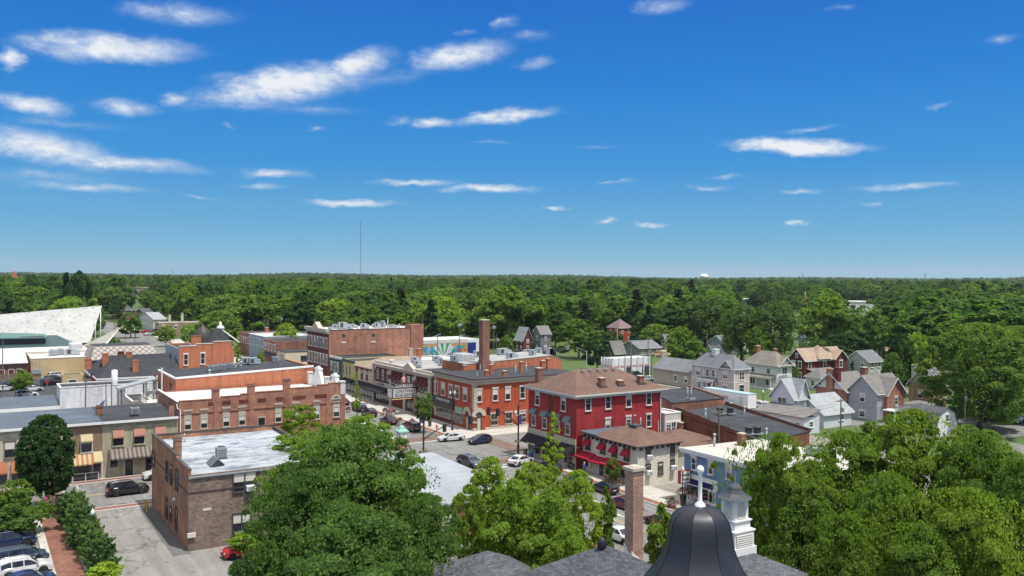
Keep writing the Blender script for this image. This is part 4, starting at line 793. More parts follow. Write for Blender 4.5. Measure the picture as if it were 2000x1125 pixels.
b.winp('-Y', (959.5, 808, 972, 830), (965.8, 994, 1020.8, 1060), trim='beige', lint='lintel', muntin='quad', blind=0)
mb = MB()
for px in (965.8, 994, 1020.8): u = b.u('-Y', px); mb = MB(); mb.box(u-.85, -.35, 1.55, u+.85, -.12, 1.85); part('flower_box', mb, M['wood'], b.o)
mb = MB()   # quoins at the corner and at the far end
for k in range(14):
    o = .09 if k % 2 else .13; w = .75 if k % 2 else .5; z = 3.9+k*.33
    mb.box(-o, -o, z, w, .01, z+.31); mb.box(-o, .01, z, .01, w, z+.31)
for k in range(25): o = .07 if k % 2 else .11; w = .75 if k % 2 else .55; mb.box(-o, Dp-w, .3+k*.33, .01, Dp, .61+k*.33)
part('quoins', mb, M['stone'], b.o)['kind'] = 'stuff'
def arch(b, face, u, r, zs, mat, open_mat, rr=.75):
    mb = MB(); n = 12; P = (lambda x, y, z: (x, y, z)) if face == '-Y' else (lambda x, y, z: (y, x, z))
    for k in range(n):
        a0, a1 = math.pi*k/n, math.pi*(k+1)/n
        q = [P(u+q_*math.cos(t), -.16, zs+q_*math.sin(t)) for q_, t in ((r, a0), (r+rr, a0), (r+rr, a1), (r, a1))]; mb.extr(q, P(0, .17, 0), 0)
    part('arch', mb, mat, b.o); mb = MB()
    pts = [P(u+r, -.03, .05)]+[P(u+r*math.cos(math.pi*k/n), -.03, zs+r*math.sin(math.pi*k/n)) for k in range(n+1)]+[P(u-r, -.03, .05)]; mb.extr(pts, P(0, .04, 0), 0)
    part('archway', mb, open_mat, b.o); mb = MB(); q = P(u-.3, -.06, .1); q2 = P(u+.35, -.031, 2.3); mb.box(q[0], q[1], q[2], q2[0], q2[1], q2[2]); part('door', mb, M['stone'], b.o)
arch(b, '-X', b.u('-X', 913.5), .72, 2.75, M['stone'], M['darkgrey']); arch(b, '-Y', b.u('-Y', 935.5), .72, 2.75, M['stone'], M['darkgrey'])
mb = MB()
for f, us in (('-X', (b.u('-X', 908), b.u('-X', 922))), ('-Y', (b.u('-Y', 929), b.u('-Y', 945)))):
    pass
mb.box(-.18, -.18, 0, .5, .01, .55); mb.box(-.18, .01, 0, .01, .5, .55); mb.box(-.14, -.14, 1.5, .45, .01, 1.8); mb.box(-.14, .01, 1.5, .01, .45, 1.8); mb.box(-.14, -.14, 2.6, .45, .01, 2.8); mb.box(-.14, .01, 2.6, .01, .45, 2.8); mb.box(2.3, -.12, 0, W, .01, .55); part('plinth', mb, M['stone'], b.o)
u0, u1 = b.u('-X', 888.5), b.u('-X', 848); mb = MB(); mb.box(-.3, u0, 3.9, .01, u1, 4.75, 0); mb.box(-.22, u0+.1, 2.75, .01, u1-.1, 3.88, 1); part('sign_band', mb, [M['darkgrey'], M['coping_dark']], b.o)
lettering('WATERVILLE ANTIQUES', .62, M['white'], b.o, (-.32, (u0+u1)/2, 4.33), '-X', .82)
mb = MB(); mb.box(-.14, u0+.15, 0, .01, u1-.1, .85); part('stall_riser', mb, M['maroon_brick'], b.o); b.shop('-X', u0+.2, u1-.2, .9, 2.7, 'stone', 4)
u0, u1 = b.u('-X', 904.5), b.u('-X', 889.5); b.shop('-X', u0, u1, .7, 2.55, 'stone', 1); mb = MB(); mb.box(-.06, u0+.1, 2.6, .01, u1-.1, 3.7); part('transom', mb, paint('mint_glass', (.22, .42, .36), .3), b.o)
for px, py, h, w, c in ((950, 734, 1.2, .7, 0), (959, 731, 2.0, .6, 0), (985, 733, 1.0, .7, 0), (1018, 728, 2.3, .65, 0), (1070, 722, 2.4, .6, 0), (1092, 716, 1.6, .9, 0), (898, 721, 1.1, .7, 0), (962, 720, 1.3, .8, 0)):
    gx, gy = G(px, py, 9.4); b.chimney(min(gx-b.x0, W-1), min(gy-b.y0, Dp-.6), 9.25, 9.3+h, w, w, 'orange_brick', 'stone')
for px, py, h in ((938, 723, 1.0), (1007, 730, 1.7), (1028, 726, 1.7), (932, 735, .5), (1066, 716, 1.2)): gx, gy = G(px, py, 9.4); vent_pipe(b.o, min(gx-b.x0, W-.5), min(gy-b.y0, Dp-.4), 9.35, h, .09)

# theatre front with marquee, and the auditorium hall behind with its tall stack
b = B('theatre_building', 'theatre with limestone framed brick front, arched windows and a white lit marquee', 77.0, 108, 153.0, 181.3, 8.4)
W, Dp = b.W, b.Dp; hall0 = 7.5
mb = MB(); mb.box(0, 0, -.3, hall0, Dp, 8.4); part('wall', mb, M['maroon_brick'], b.o); mb = MB(); mb.slab([(.1, .05, 8.75), (hall0, .05, 8.75), (hall0, 10, 8.75), (.1, 10, 8.75)], .33, 0); mb.slab([(.1, 10.01, 8.77), (hall0+14, 10.01, 8.77), (hall0+14, Dp-.05, 8.77), (.1, Dp-.05, 8.77)], .33, 1); part('roof', mb, [M['dark_roof'], membrane('light_grey_roof', (.36, .36, .355), (.25, .25, .25), 2.5, .25, .8, (.22, .22, .22), .55)], b.o); mb = MB(); mb.box(hall0+.01, 10.6, -.3, hall0+13.9, Dp-.1, 8.43); part('rear_wall', mb, M['old_brick'], b.o)
mb = MB(); mb.extr([(hall0, 0, -.3), (W, 0, -.3), (W, 0, 10.2), (W-2.5, 0, 11.2), (hall0, 0, 10.35)], (0, 10.5, 0)); part('hall_wall', mb, M['orange_brick'], b.o)
mb = MB(); mb.slab([(hall0-.05, -.05, 10.5), (W-2.5, -.05, 11.36), (W-2.5, 10.6, 11.36), (hall0-.05, 10.6, 10.5)], .13); mb.slab([(W-2.5, -.05, 11.36), (W+.05, -.05, 10.34), (W+.05, 10.6, 10.34), (W-2.5, 10.6, 11.36)], .13); part('hall_roof', mb, MATS['light_grey_roof'], b.o)
for k in range(9): duct_unit(b.o, 3+2.1*k, 12.5+(k*5) % 13, 8.78, 1.1+.5*(k % 3), 1.1, .8+.3*(k % 4))
for px in (731, 764.5, 792, 813, 841): u = b.u('-X', px); mb = MB(); mb.box(-.35, u-.45, 0, .01, u+.45, 8.4); part('pilaster', mb, M['stone'], b.o)
mb = MB(); mb.box(-.45, 0, 7.95, .01, Dp, 8.42); mb.box(-.75, 0, 8.42, .3, Dp, 8.72); mb.box(-.3, 0, 8.72, .25, Dp, 9.2); mb.box(-.36, 0, 3.75, .01, Dp, 4.6)
u0, u1 = b.u('-X', 815), b.u('-X', 788); mb.extr([(-.55, u0, 8.73), (-.55, u1, 8.73), (-.55, (u0+u1)/2, 10.2)], (.8, 0, 0)); part('cornice', mb, M['stone'], b.o)
for px in (738, 748, 758):
    u = b.u('-X', px); w = .62; mb = MB(); pts = [(-.06, u-w, 5.2), (-.06, u+w, 5.2)]+[(-.06, u+w*math.cos(math.pi*k/8), 7.0+w*math.sin(math.pi*k/8)) for k in range(9)]; mb.extr(pts, (.07, 0, 0), 0)
    fr = part('window', mb, M['white'], b.o); g = MB()
    for z0, z1 in ((5.35, 6.1), (6.2, 6.95)):
        for s in (-1, 1): g.box(-.09, u+s*.06 if s > 0 else u-w+.12, z0, -.061, u+w-.12 if s > 0 else u-.06, z1)
    g.extr([(-.09, u+(w-.14)*math.cos(math.pi*k/8), 7.05+(w-.14)*math.sin(math.pi*k/8)) for k in range(9)], (.03, 0, 0)); part('pane', g, M['glass'], fr)
for pxs in ((767, 774.5, 782.5), (816.5, 825, 833.5)):
    for px in pxs: u = b.u('-X', px); b.win('-X', u, 5.0, 1.0, 2.0, 'offwhite', 'plain', 'hung', 0); b.awning('-X', u-.8, u+.8, 7.3, 1.0, .9, 'maroon')
for px in (799, 808.5): b.win('-X', b.u('-X', px), 5.1, .95, 2.0, 'offwhite', 'lintel', 'hung', .5)
for a, c in ((732.5, 763), (793, 812), (814, 840)): b.shop('-X', b.u('-X', c), b.u('-X', a), .5, 3.2)
mb = MB(); u0, u1 = b.u('-X', 763), b.u('-X', 731); b.awning('-X', u0, u1, 3.9, 1.0, 2.6, 'black_canvas'); lettering('LOCATIONS', .62, M['black'], b.o, (-.38, (u0+u1)/2, 4.22), '-X', 1.05)
um = YofX(790, 74.5)-b.y0
mq = thing('marquee', 'white theatre marquee reading CANTINA BLUE SANTA over the pavement', 'marquee', (77.0-.36, 153.0+um, 0))
mb = MB(); mb.box(-5.3, -1.2, 3.5, 0, 1.2, 5.6); part('cabinet', mb, M['darkgrey'], mq)
for f in (-1, 1): mb = MB(); mb.box(-5.15, f*1.24, 3.72, -.15, f*1.201, 5.45, 0); part('letter_board', mb, paint('letter_board', (.5, .5, .51), .5, .1), mq)
mb = MB(); mb.box(-5.34, -1.05, 3.7, -5.301, 1.05, 5.45); part('letter_board', mb, M['white'], mq)
lettering('CANTINA', .9, M['black'], mq, (-2.7, -1.25, 4.98), '-Y', .9, 'letters'); lettering('BLUE SANTA', .9, M['black'], mq, (-2.65, -1.25, 4.15), '-Y', .78, 'letters')
mb = MB(); mb.box(-5.35, -1.28, 3.36, 0, 1.28, 3.499); part('light_strip', mb, paint('warm_strip', (.75, .52, .22), .5), mq)
lettering('COYOTE', .7, M['offwhite'], mq, (-2.6, -1.0, 5.98), '-Y', 1.3, 'letters')
mb = MB(); mb.lathe([(.05, -.1), (.52, -.1), (.52, .1), (.05, .1)], 20, 0); o = part('round_sign', mb, paint('pink_sign', (.62, .2, .24), .5), mq, loc=(-2.6, -.6, 7.1)); o.rotation_euler = (math.pi/2, 0, 0); o.scale = (1, 1.4, 1)
lettering('S', 1.2, M['white'], mq, (-2.6, -.73, 7.1), '-Y', 1., 'letters'); mb = MB(); mb.box(-2.7, -.65, 5.75, -2.5, -.5, 7.0); mb.box(-4.5, -.9, 5.75, -.7, -.85, 5.9); part('sign_post', mb, M['offwhite'], mq)
sx = XofY(946.5, 152.0)-b.x0; mb = MB(); zt = AY(946, 626, 152)[1]; mb.box(sx-.78, -1.62, 9.0, sx+.78, -.06, zt, 0); mb.box(sx-.84, -1.68, zt, sx+.84, 0, zt+.2, 1); mb.box(sx-.95, -1.75, 9, sx+.95, -.055, 11.2, 0)
st = whole('chimney_stack', 'tall square red brick chimney stack rising behind the black corner roof', 'chimney', mb, [M['brick_trim'], M['stone']], (b.x0, b.y0, 0))
gx = 0
for px, py, w in ((1095-160, 688, 2.0), (985, 692, 3.2), (1000, 700, 2.4), (888, 706, 1.4), (1040, 696, 1.2), (1052, 692, 1.2), (1128, 700, 2), (1136, 703, 1.6), (1145, 700, 1.8)):
    x, y = G(px, py, 11); y = min(max(y, b.y0+2), b.y0+9); x = XofY(px, y); x = min(x, b.x1-1.4); duct_unit(b.o, x-b.x0, y-b.y0, 11.05 if x-b.x0 > 20 else 10.8, w, 1.3, 1.4)
mb = MB()
for k in range(5): mb.box(9.0+k*.7, 4, 10.5, 9.08+k*.7, 8.5, 11.9)
for k in range(4): mb.box(9.0, 4+k*1.4, 11.9, 12, 4.1+k*1.4, 12.0)
part('roof_frame', mb, M['white'], b.o); mb = MB(); mb.lathe([(.05, 0), (.5, .12), (.75, .45), (.02, .6)], 10, 0, (2.5, 25.5, 8.9)); part('satellite_dish', mb, M['offwhite'], b.o)

def street_front(name, label, y0, y1, h, wallm, x1=92, shop=True):
    b = B(name, label, 77.0, x1, y0, y1, h); b.shell(wallm, h, .25); return b
M['cream_wall'] = paint('cream_stucco', (.56, .48, .36), .85, .1, .4); M['yellow_wall'] = paint('pale_yellow_clapboard', (.50, .44, .20), .8, .1); M['green_wall'] = paint('dark_green_clapboard', (.035, .075, .055), .7, .15)
b = street_front('cream_building', 'cream building with red trim and a tan hipped roof beside the theatre', 181.6, 193.4, 7.0, M['cream_wall'], 93)
mb = MB(); hip(mb, 0, b.W, 0, b.Dp, 7.15, 2.0, .5, 0, 1, b.W-9); part('roof', mb, [M['tan_shingle'], M['beige']], b.o); b.band(6.5, 6.93, .07, paint('red_trim', (.32, .05, .035), .7), 'SW', 'frieze')
for px in (697, 707, 717): b.win('-X', b.u('-X', px), 4.3, .85, 2.1, 'maroon', 'lintel', 'hung', 0)
b.awning('-X', 1.0, 10.5, 3.7, .9, 1.6, 'black_canvas'); b.shop('-X', .8, 10.8, .4, 2.8); b.chimney(12.5, 8, 8.0, 10.8, .9, .9, 'cream_brick', 'stone'); b.chimney(15.2, 9, 7.4, 10.6, .9, .9, 'orange_brick', 'stone')
b = street_front('yellow_building', 'narrow pale yellow building with three tall dark windows', 193.5, 201.5, 7.9, M['yellow_wall']); b.flat_roof(M['dark_roof'], 7.7); b.band(7.4, 7.95, .3, M['green_wall'], 'W', 'cornice')
b.winp('-X', (669, 718, 673.5, 741), (671, 677, 683.5), trim='yellow_wall', lint='plain', muntin='hung', blind=0) if False else [b.win('-X', b.u('-X', px), 4.3, .75, 2.2, 'beige', 'plain', 'hung', 0) for px in (671, 677.5, 684)]
b.awning('-X', .6, 7.2, 3.5, .8, 1.4, 'black_canvas'); b.shop('-X', .7, 7.0, .4, 2.7)
b = street_front('green_building', 'dark green clapboard building with white window trim next to the maroon brick block', 201.6, 210.0, 7.9, M['green_wall']); b.flat_roof(M['dark_roof'], 7.7); b.band(7.5, 8.05, .35, M['offwhite'], 'W', 'cornice')
for px in (648, 654, 660): b.win('-X', b.u('-X', px), 4.4, .75, 2.1, 'white', 'lintel', 'hung', 0)
b.shop('-X', .7, 7.6, .4, 2.8)
b = B('brick_block', 'three storey maroon and orange brick block with a white roof full of equipment', 76.6, 102.8, 210.2, 226.6, 14.3)
W, Dp = b.W, b.Dp; b.shell([M['tan_red_brick'], M['tan_red_brick'], M['tan_red_brick'], M['maroon_brick']], 14.3, .3); b.flat_roof(M['white_roof'], 14.1); b.coping(M['coping_dark'], 14.3, faces='SNE')
mb = MB(); mb.box(-.9, -.2, 13.9, .01, Dp, 14.6); mb.box(-.5, -.1, 13.4, .01, Dp, 13.9); mb.extr([(-.9, 5.2, 14.6), (-.9, 10.6, 14.6), (-.9, 7.9, 16.1)], (1.3, 0, 0)); part('cornice', mb, M['beige'], b.o)
for z in (9.6, 5.4):
    for k in range(7): b.win('-X', 1.4+k*2.25, z, .85, 2.5, 'white', 'hood', 'hung', 0)
b.shop('-X', .7, Dp-.7, .4, 3.0)
for px, py in ((671, 656), (729, 655)): u = b.u('-Y', px); mb = MB(); z = b.z('-Y', px, py+2); mb.box(u-.45, -.06, z, u+.45, .02, z+.7, 1); mb.box(u-.65, -.1, z-1.6, u+.65, .02, z-1.2, 0); part('wall_vent', mb, [M['offwhite'], M['darkgrey']], b.o)
mb = MB(); mb.box(b.W-3.6, -.25, -.3, b.W+.1, 3.5, 15.2); part('stair_turret', mb, M['old_brick'], b.o)
for px, w, h, y in ((645, .9, .8, 4), (655, 1.5, 1.1, 10), (672, 3.2, 1.7, 8), (684, 1.2, .9, 5), (690, 1.8, 1.0, 11), (712, 2.2, 1.3, 7), (731, 1.2, .9, 10), (737, 1.6, 1.4, 9), (748, 1.2, 1.8, 9), (768, 2.4, .7, 8)): duct_unit(b.o, XofY(px, b.y0+y)-b.x0, y, 14.12, w, 1.2, h)
for px, h in ((663, 1.0), (698, .7), (720, .8), (757, 2.4), (780, .9)): vent_pipe(b.o, XofY(px, b.y0+5)-b.x0, 5, 14.1, h, .14)
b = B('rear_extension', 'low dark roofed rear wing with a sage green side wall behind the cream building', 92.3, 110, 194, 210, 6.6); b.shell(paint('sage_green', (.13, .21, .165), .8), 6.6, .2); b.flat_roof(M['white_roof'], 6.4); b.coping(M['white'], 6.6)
# mural wall
b = B('mural_building', 'low warehouse with a bright painted floral mural and a blue end wall', XofY(824, 236), XofY(936, 236), 236, 250, 8.6); b.shell([M['white'], M['white'], M['white'], M['white']], 8.6, .2); b.flat_roof(M['white_roof'], 8.45)
u1 = XofY(913, 236)-b.x0; zt = b.z('-Y', 870, 672); mb = MB(); mb.box(.1, -.05, 2, u1, .01, zt, 0); mb.box(u1, -.05, 2, b.W-1.2, .01, zt+.2, 1)
mcol = [paint('mural_orange', (.60, .30, .07), .7, .3, .5), paint('mural_blue', (.012, .035, .20), .7, .2), paint('mural_teal', (.06, .34, .40), .7, .4, .6), paint('mural_green', (.05, .32, .10), .7, .2), paint('mural_white', (.62, .64, .66), .7, .1), paint('mural_purple', (.16, .05, .35), .7, .2), paint('mural_red', (.5, .05, .06), .7, .3), paint('mural_lightblue', (.25, .42, .62), .7, .3)]
part('mural_panel', mb, mcol[:2], b.o); mb = MB(); r_ = random.Random(3)
def disc(u, z, r, mi, y, a0=0, a1=360, n=14, sq=1.):
    mb.extr([(u, y, z)]+[(u+r*math.cos(rad(a0+(a1-a0)*k/n)), y, z+sq*r*math.sin(rad(a0+(a1-a0)*k/n))) for k in range(n+1)], (0, .004, 0), mi)
disc(u1*.49, 3.6, 4.4, 3, -.056, 0, 180)
for a in (60, 85, 110, 130, 45): disc(u1*.47, 3.0, 4.9, 4, -.062, a-7, a+7, 4)
disc(u1*.6, 2.6, 1.9, 5, -.068, 0, 180)
for k in range(16): disc(r_.uniform(.3, u1*.3), r_.uniform(4.5, zt-.9), r_.uniform(.3, .8), 2 if k % 3 else 7, -.056-.0004*k)
for k in range(40): disc(r_.uniform(u1*.68, u1-.9), r_.uniform(3, zt-.9), r_.uniform(.25, .75), r_.choice([2, 2, 2, 7, 6, 3]), -.056-.0004*k)
for k in range(10): disc(r_.uniform(u1*.62, u1-.7), r_.uniform(2.2, 4), r_.uniform(.3, .6), r_.choice([6, 5, 6]), -.08-.0004*k)
part('mural', mb, mcol, b.o)
mb = MB(); mb.box(0, -.1, zt+.25, u1, .3, 8.75); part('parapet', mb, M['offwhite'], b.o)

# crimson painted corner building with brown hipped roof
b = B('brick_building', 'crimson painted three storey brick building with a brown hipped roof', 74.4, 90.6, 101.7, 114.4, 10.7)
W, Dp = b.W, b.Dp; b.shell(M['crimson'], 10.7, 0, .3); mb = MB(); hip(mb, 0, W, 0, Dp, 11.0, 2.9, .65, 0, 1, 7.2, .26); rf = part('roof', mb, [M['brown_shingle'], M['offwhite']], b.o)
mb = MB(); mb.box(-.55, -.55, 10.45, W+.55, Dp+.55, 10.73); part('soffit', mb, M['grey'], b.o)
b.winp('-Y', (1144.5, 774, 1153.8, 802), (1149, 1188, 1228, 1267.5), trim='offwhite', lint='lintel', muntin='hung', blind=0)
b.winp('-Y', (1183.6, 818, 1191.8, 842), (1187.7, 1228, 1267.5), trim='offwhite', lint='lintel', muntin='hung', blind=0)
b.winp('-X', (1047, 765, 1054.3, 791), (1050.7, 1101.5), trim='offwhite', lint='lintel', muntin='hung', blind=.3); b.winp('-X', (1040, 806, 1047, 831), (1043.5, 1065, 1090, 1110), trim='offwhite', lint='plain', muntin='hung', blind=.3)
mb = MB()
for px, py in ((1050.7, 760), (1101.5, 768)): u = b.u('-X', px); z = b.z('-X', px, py); mb.box(-.16, u-.85, z-.3, .01, u+.85, z+.25)
for px in (1043.5, 1065, 1090, 1110): u = b.u('-X', px); z = b.z('-X', 1043.5, 803); mb.extr([(-.7, u-.8, z-.35), (.01, u-.8, z-.35), (.01, u-.8, z+.45)], (0, 1.6, 0))
part('window_hoods', mb, M['green_trim'], b.o)['kind'] = 'stuff'
u, z = b.u('-X', 1077), b.z('-X', 1077, 775); mb = MB()
for k in range(8):
    a0, a1 = math.pi*k/8, math.pi*(k+1)/8; mb.extr([(-.13, u+q*math.cos(t), z+q*math.sin(t)) for q, t in ((.55, a0), (.95, a0), (.95, a1), (.55, a1))], (.14, 0, 0), 0)
mb.box(-.05, u-.5, z-2.6, .01, u+.5, z, 1); mb.box(-.14, u-.7, z-2.9, .01, u+.7, z-2.61, 0); part('blind_arch', mb, [M['green_trim'], M['maroon_brick']], b.o)
mb = MB(); mb.box(-.1, 0, 0, .01, Dp, 3.75); mb.box(-.16, 0, 3.75, .01, Dp, 4.5); mb.box(0, -.03, 3.3, W, .01, 3.4); part('shopfront', mb, M['beige'], b.o)
b.o_x = -.1; a0, a1 = b.u('-X', 1122), b.u('-X', 1030)
b.awning('-X', Dp*.52, Dp+.1, 3.7, 1.15, 1.5, 'black_canvas'); b.awning('-X', Dp*.3, Dp*.52-.1, 3.3, .7, 1.1, 'black_canvas'); b.awning('-X', .2, Dp*.3-.1, 3.7, 1.2, 1.4, 'black_canvas')
for u0, u1 in ((Dp*.72, Dp-.5), (Dp*.3, Dp*.55), (.6, Dp*.22)):
    o = b.shop('-X', u0, u1, .7, 2.6, 'beige', 2); o.location.x = -.12
lettering('WEST.', .55, M['white'], b.o, (-.24, Dp*.86, 1.1), '-X'); lettering('FIRST & WEST', .38, M['white'], b.o, (-1.54, Dp*.76, 2.45), '-X')
dr = b.door('-X', Dp*.62, 1.0, 2.2, M['black'], trim='beige'); dr.location.x = -.12
for px, py, top in ((1175, 758, 737), (1211, 756, 742), (1251, 750, 733)):
    yy = b.y0+1.3; x = XofY(px, yy)-b.x0; zt = AY(px, top, yy)[1]; b.chimney(x, 1.3, 11.4, zt, .85, .85, 'brick_trim', 'stone'); mb = MB(); mb.box(x-.75, .8, 11.25, x+.75, 2.0, 11.55+.28); part('chimney_flashing', mb, M['darkgrey'], b.o)
b.chimney(.9, Dp-1.5, 11.2, AY(1082, 716, 113)[1], .9, .9, 'brick_trim', 'stone')
for k in range(5): gx = 4.8+k*1.5; mb = MB(); mb.tube([(gx, Dp/2-.9, 13.2), (gx, Dp/2-.9, 13.75), (gx+.25, Dp/2-1.5, 13.8)], .14, 6); part('roof_vent', mb, M['galv'], b.o)
mb = MB(); mb.tube([(W-.25, -.12, 10.4), (W-.25, -.12, 0)], .08, 6); mb.tube([(W-.7, -.12, 6), (W-.7, -.12, 0)], .06, 6); part('downpipe', mb, M['white'], b.o)
# rear porch addition
b = B('rear_addition', 'white windowed rear addition between the crimson building and the black flat roofs', 90.9, 94.2, 101.2, 106, 7.0); b.shell(M['offwhite'], 7, .15); b.flat_roof(M['white_roof'], 6.9); b.coping(M['white'], 7)
for u in (.75, 1.75, 2.75): b.win('-Y', u, 4.0, .8, 1.7, 'white', 'plain', 'quad', 0)
b.chimney(2.9, -.5, 0, 5.6, .7, .7, 'old_brick', 'stone')

# cream clapboard shop with red awnings
Y0s = YofX(1247, 75.4); b = B('clapboard_building', 'cream clapboard shop building with many red window awnings and brown hipped roof', 75.4, XofY(1324, Y0s), Y0s, 101.4, 5.5)
W, Dp = b.W, b.Dp; mb = MB(); n = 28
for k in range(n):   # lapped boards, real steps
    z0, z1 = 5.5*k/n, 5.5*(k+1)/n; o = .045
    mb.add([(-o, -o, z0), (W+o, -o, z0), (W, 0, z1), (0, 0, z1), (-o, Dp, z0), (0, Dp, z1), (W+o, Dp, z0), (W, Dp, z1)], [(0, 1, 2, 3), (4, 0, 3, 5), (1, 6, 7, 2)], 0)
    mb.add([(-o, -o, z0), (W+o, -o, z0), (W, 0, z0), (0, 0, z0), (-o, Dp, z0), (0, Dp, z0)], [(0, 3, 2, 1), (4, 5, 3, 0)], 0)
part('wall', mb, M['cream_clap'], b.o); mb = MB()
for x, y in ((-.07, -.07), (W-.1, -.07)): mb.box(x, y, 0, x+.17, y+.17, 5.5)
part('corner_boards', mb, M['offwhite'], b.o)
yl = b.u('-X', 1165); mb = MB(); hip(mb, 0, W, 0, yl, 5.62, 1.75, .6, 0, 1, None, .16); part('roof', mb, [M['brown_shingle'], M['coping_dark']], b.o)
mb = MB(); mb.slab([(-.6, yl-1.2, 5.8), (W, yl-1.2, 5.8), (W, Dp, 5.85), (-.6, Dp, 5.85)], .22); part('flat_roof', mb, M['blue_roof'], b.o)
mb = MB()
for k in range(12): y = .4+k*1.0; mb.box(-.5, y, 5.0, -.05, y+.14, 5.45)
for k in range(8): x = .3+k*.95; mb.box(x, -.5, 5.0, x+.14, -.05, 5.45)
part('brackets', mb, M['coping_dark'], b.o)['kind'] = 'stuff'
mb = MB(); mb.box(W/2-.7, yl/2-.7, 6.9, W/2+.7, yl/2+.7, 7.5, 0); mb.lathe([(.11, 7.5), (.11, 8.7), (.18, 8.7), (.18, 8.85), (0, 8.9)], 8, 1, (W/2-.2, yl/2, 0)); mb.lathe([(.09, 7), (.09, 8.3), (0, 8.35)], 8, 1, (W/2+1.1, yl/2+.3, 0)); part('roof_vent', mb, [M['darkgrey'], M['galv']], b.o)
for px in (1134, 1150, 1179, 1202, 1226):
    u = b.u('-X', px); b.win('-X', u, 3.35, .95, 1.45, 'coping_dark', 'plain', 'hung', 0); b.awning('-X', u-.7, u+.7, 4.85, .75, .75, 'red_canvas')
for p0, p1, dz in ((1165, 1113, 0), (1184.5, 1163.5, -.15), (1232, 1186, 0)): b.awning('-X', b.u('-X', p1 if p1 > p0 else p0), b.u('-X', min(p0, p1)), 2.95+dz, .65, 1.3, 'red_canvas', val=.22)
for p0, p1 in ((1158, 1122), (1228, 1192)): b.shop('-X', b.u('-X', p0), b.u('-X', p1), .75, 2.15, 'beige')
b.door('-X', b.u('-X', 1177), .95, 2.05, M['darkgrey'], trim='beige'); b.door('-X', b.u('-X', 1118), .95, 2.05, M['darkgrey'], trim='beige'); b.door('-X', .6, .9, 2.05, M['maroon'], trim='maroon')
mb = MB(); mb.box(-.06, b.u('-X', 1156), .8, -.03, b.u('-X', 1160)+1, 1.9); part('poster', mb, M['white'], b.o)
for rect in ((1263, 874, 1271.3, 894), (1311, 867, 1318.5, 888), (1287.2, 903, 1295.5, 925), (1263, 907, 1271.3, 922), (1311, 897, 1318.5, 912)): b.winp('-Y', rect, trim='coping_dark', lint='plain', muntin='hung', blind=0)
for px, py in ((1267.5, 894), (1267.5, 924), (1315, 914)): u, z = b.u('-Y', px), b.z('-Y', px, py); mb = MB(); mb.box(u-.38, -.6, z-.15, u+.38, -.05, z+.4, 0); mb.box(u-.3, -.63, z-.08, u+.3, -.601, z+.32, 1); part('window_air_conditioner', mb, [M['white'], M['grey']], b.o)
b = B('rear_wing', 'cream lap sided rear wing with a sloping brown shingle roof behind the red awning shop', W+75.45, 93.5, Y0s+1.6, 100, 4.0); b.shell(M['lap_cream'], 4, 0, .2); mb = MB(); hip(mb, 0, b.W, 0, b.Dp, 4.1, 1.7, .4, 0, 1, None, .16); part('roof', mb, [M['brown_shingle'], M['coping_dark']], b.o)

# big flat black roofs with stepped brick parapet
lot = [G(1484, 864, 6.2), G(1581, 846, 6.0), G(1416, 785, 7.0), G(1318, 796, 7.3)]
cx0, cy0 = lot[0]; t = thing('brick_warehouse', 'large brick commercial building with wide flat black roof and stepped side parapet', 'building', (cx0, cy0, 0)); L = [(x-cx0, y-cy0) for x, y in lot]
M['warehouse_brick'] = brick('dark_red_brick', (.27, .075, .045), (.19, .055, .035), (.24, .14, .10), .22, .08, .012, .4); mb = MB(); mb.prism(L, -.3, 6.2); part('wall', mb, M['warehouse_brick'], t); zr = [6.2, 6.2, 6.5, 6.5]; mb = MB(); mb.slab([(x, y, z+.05) for (x, y), z in zip(L, zr)], .2); part('roof', mb, M['dark_roof'], t)
mb = MB(); p0, p1 = Vector((*L[3], 0)), Vector((*L[0], 0)); n = 9; nd_ = (p1-p0).normalized(); nn = Vector((nd_.y, -nd_.x, 0))*.3
for k in range(n):
    a, c = p0.lerp(p1, k/n), p0.lerp(p1, (k+1)/n); z = 7.3-.11*k
    mb.extr([(a.x, a.y, 6.1), (c.x, c.y, 6.1), (c.x, c.y, z), (a.x, a.y, z)], -nn, 0); mb.extr([(a.x, a.y, z), (c.x, c.y, z), (c.x, c.y, z+.14), (a.x, a.y, z+.14)], -nn*1.15, 1)
p0, p1 = Vector((*L[2], 0)), Vector((*L[1], 0))
mb.extr([(p0.x, p0.y, 6.1), (p1.x, p1.y, 6.1), (p1.x, p1.y, 6.5), (p0.x, p0.y, 7.0)], -nn*.9, 0); mb.extr([(p0.x, p0.y, 7.0), (p1.x, p1.y, 6.5), (p1.x, p1.y, 6.62), (p0.x, p0.y, 7.12)], -nn*.9, 1)
part('parapet', mb, [M['warehouse_brick'], M['coping_dark']], t)
for px, py in ((1406, 806), (1426, 806), (1462, 846), (1479, 845)): x, y = G(px, py+5, 6.4); mb = MB(); mb.box(x-cx0-.7, y-cy0-.7, 6.6, x-cx0+.7, y-cy0+.7, 6.72, 1); mb.lathe([(.5, 6.72), (.5, 7.5), (.54, 7.5), (.54, 7.6), (0, 7.65)], 12, 0, (x-cx0, y-cy0, 0)); part('exhaust_fan', mb, [M['darkgrey'], M['galv']], t)
for px, py, h in ((1378, 818, 1.5), (1497, 857, 1.4), (1428, 795, .7), (1454, 809, 1.2)): x, y = G(px, py, 6.4); vent_pipe(t, x-cx0, y-cy0, 6.3, h, .13)
x, y = G(1334, 790, 6.5); ac_unit(t, x-cx0+.8, y-cy0-1, 6.5, 1.1, 1.1, 1.2)
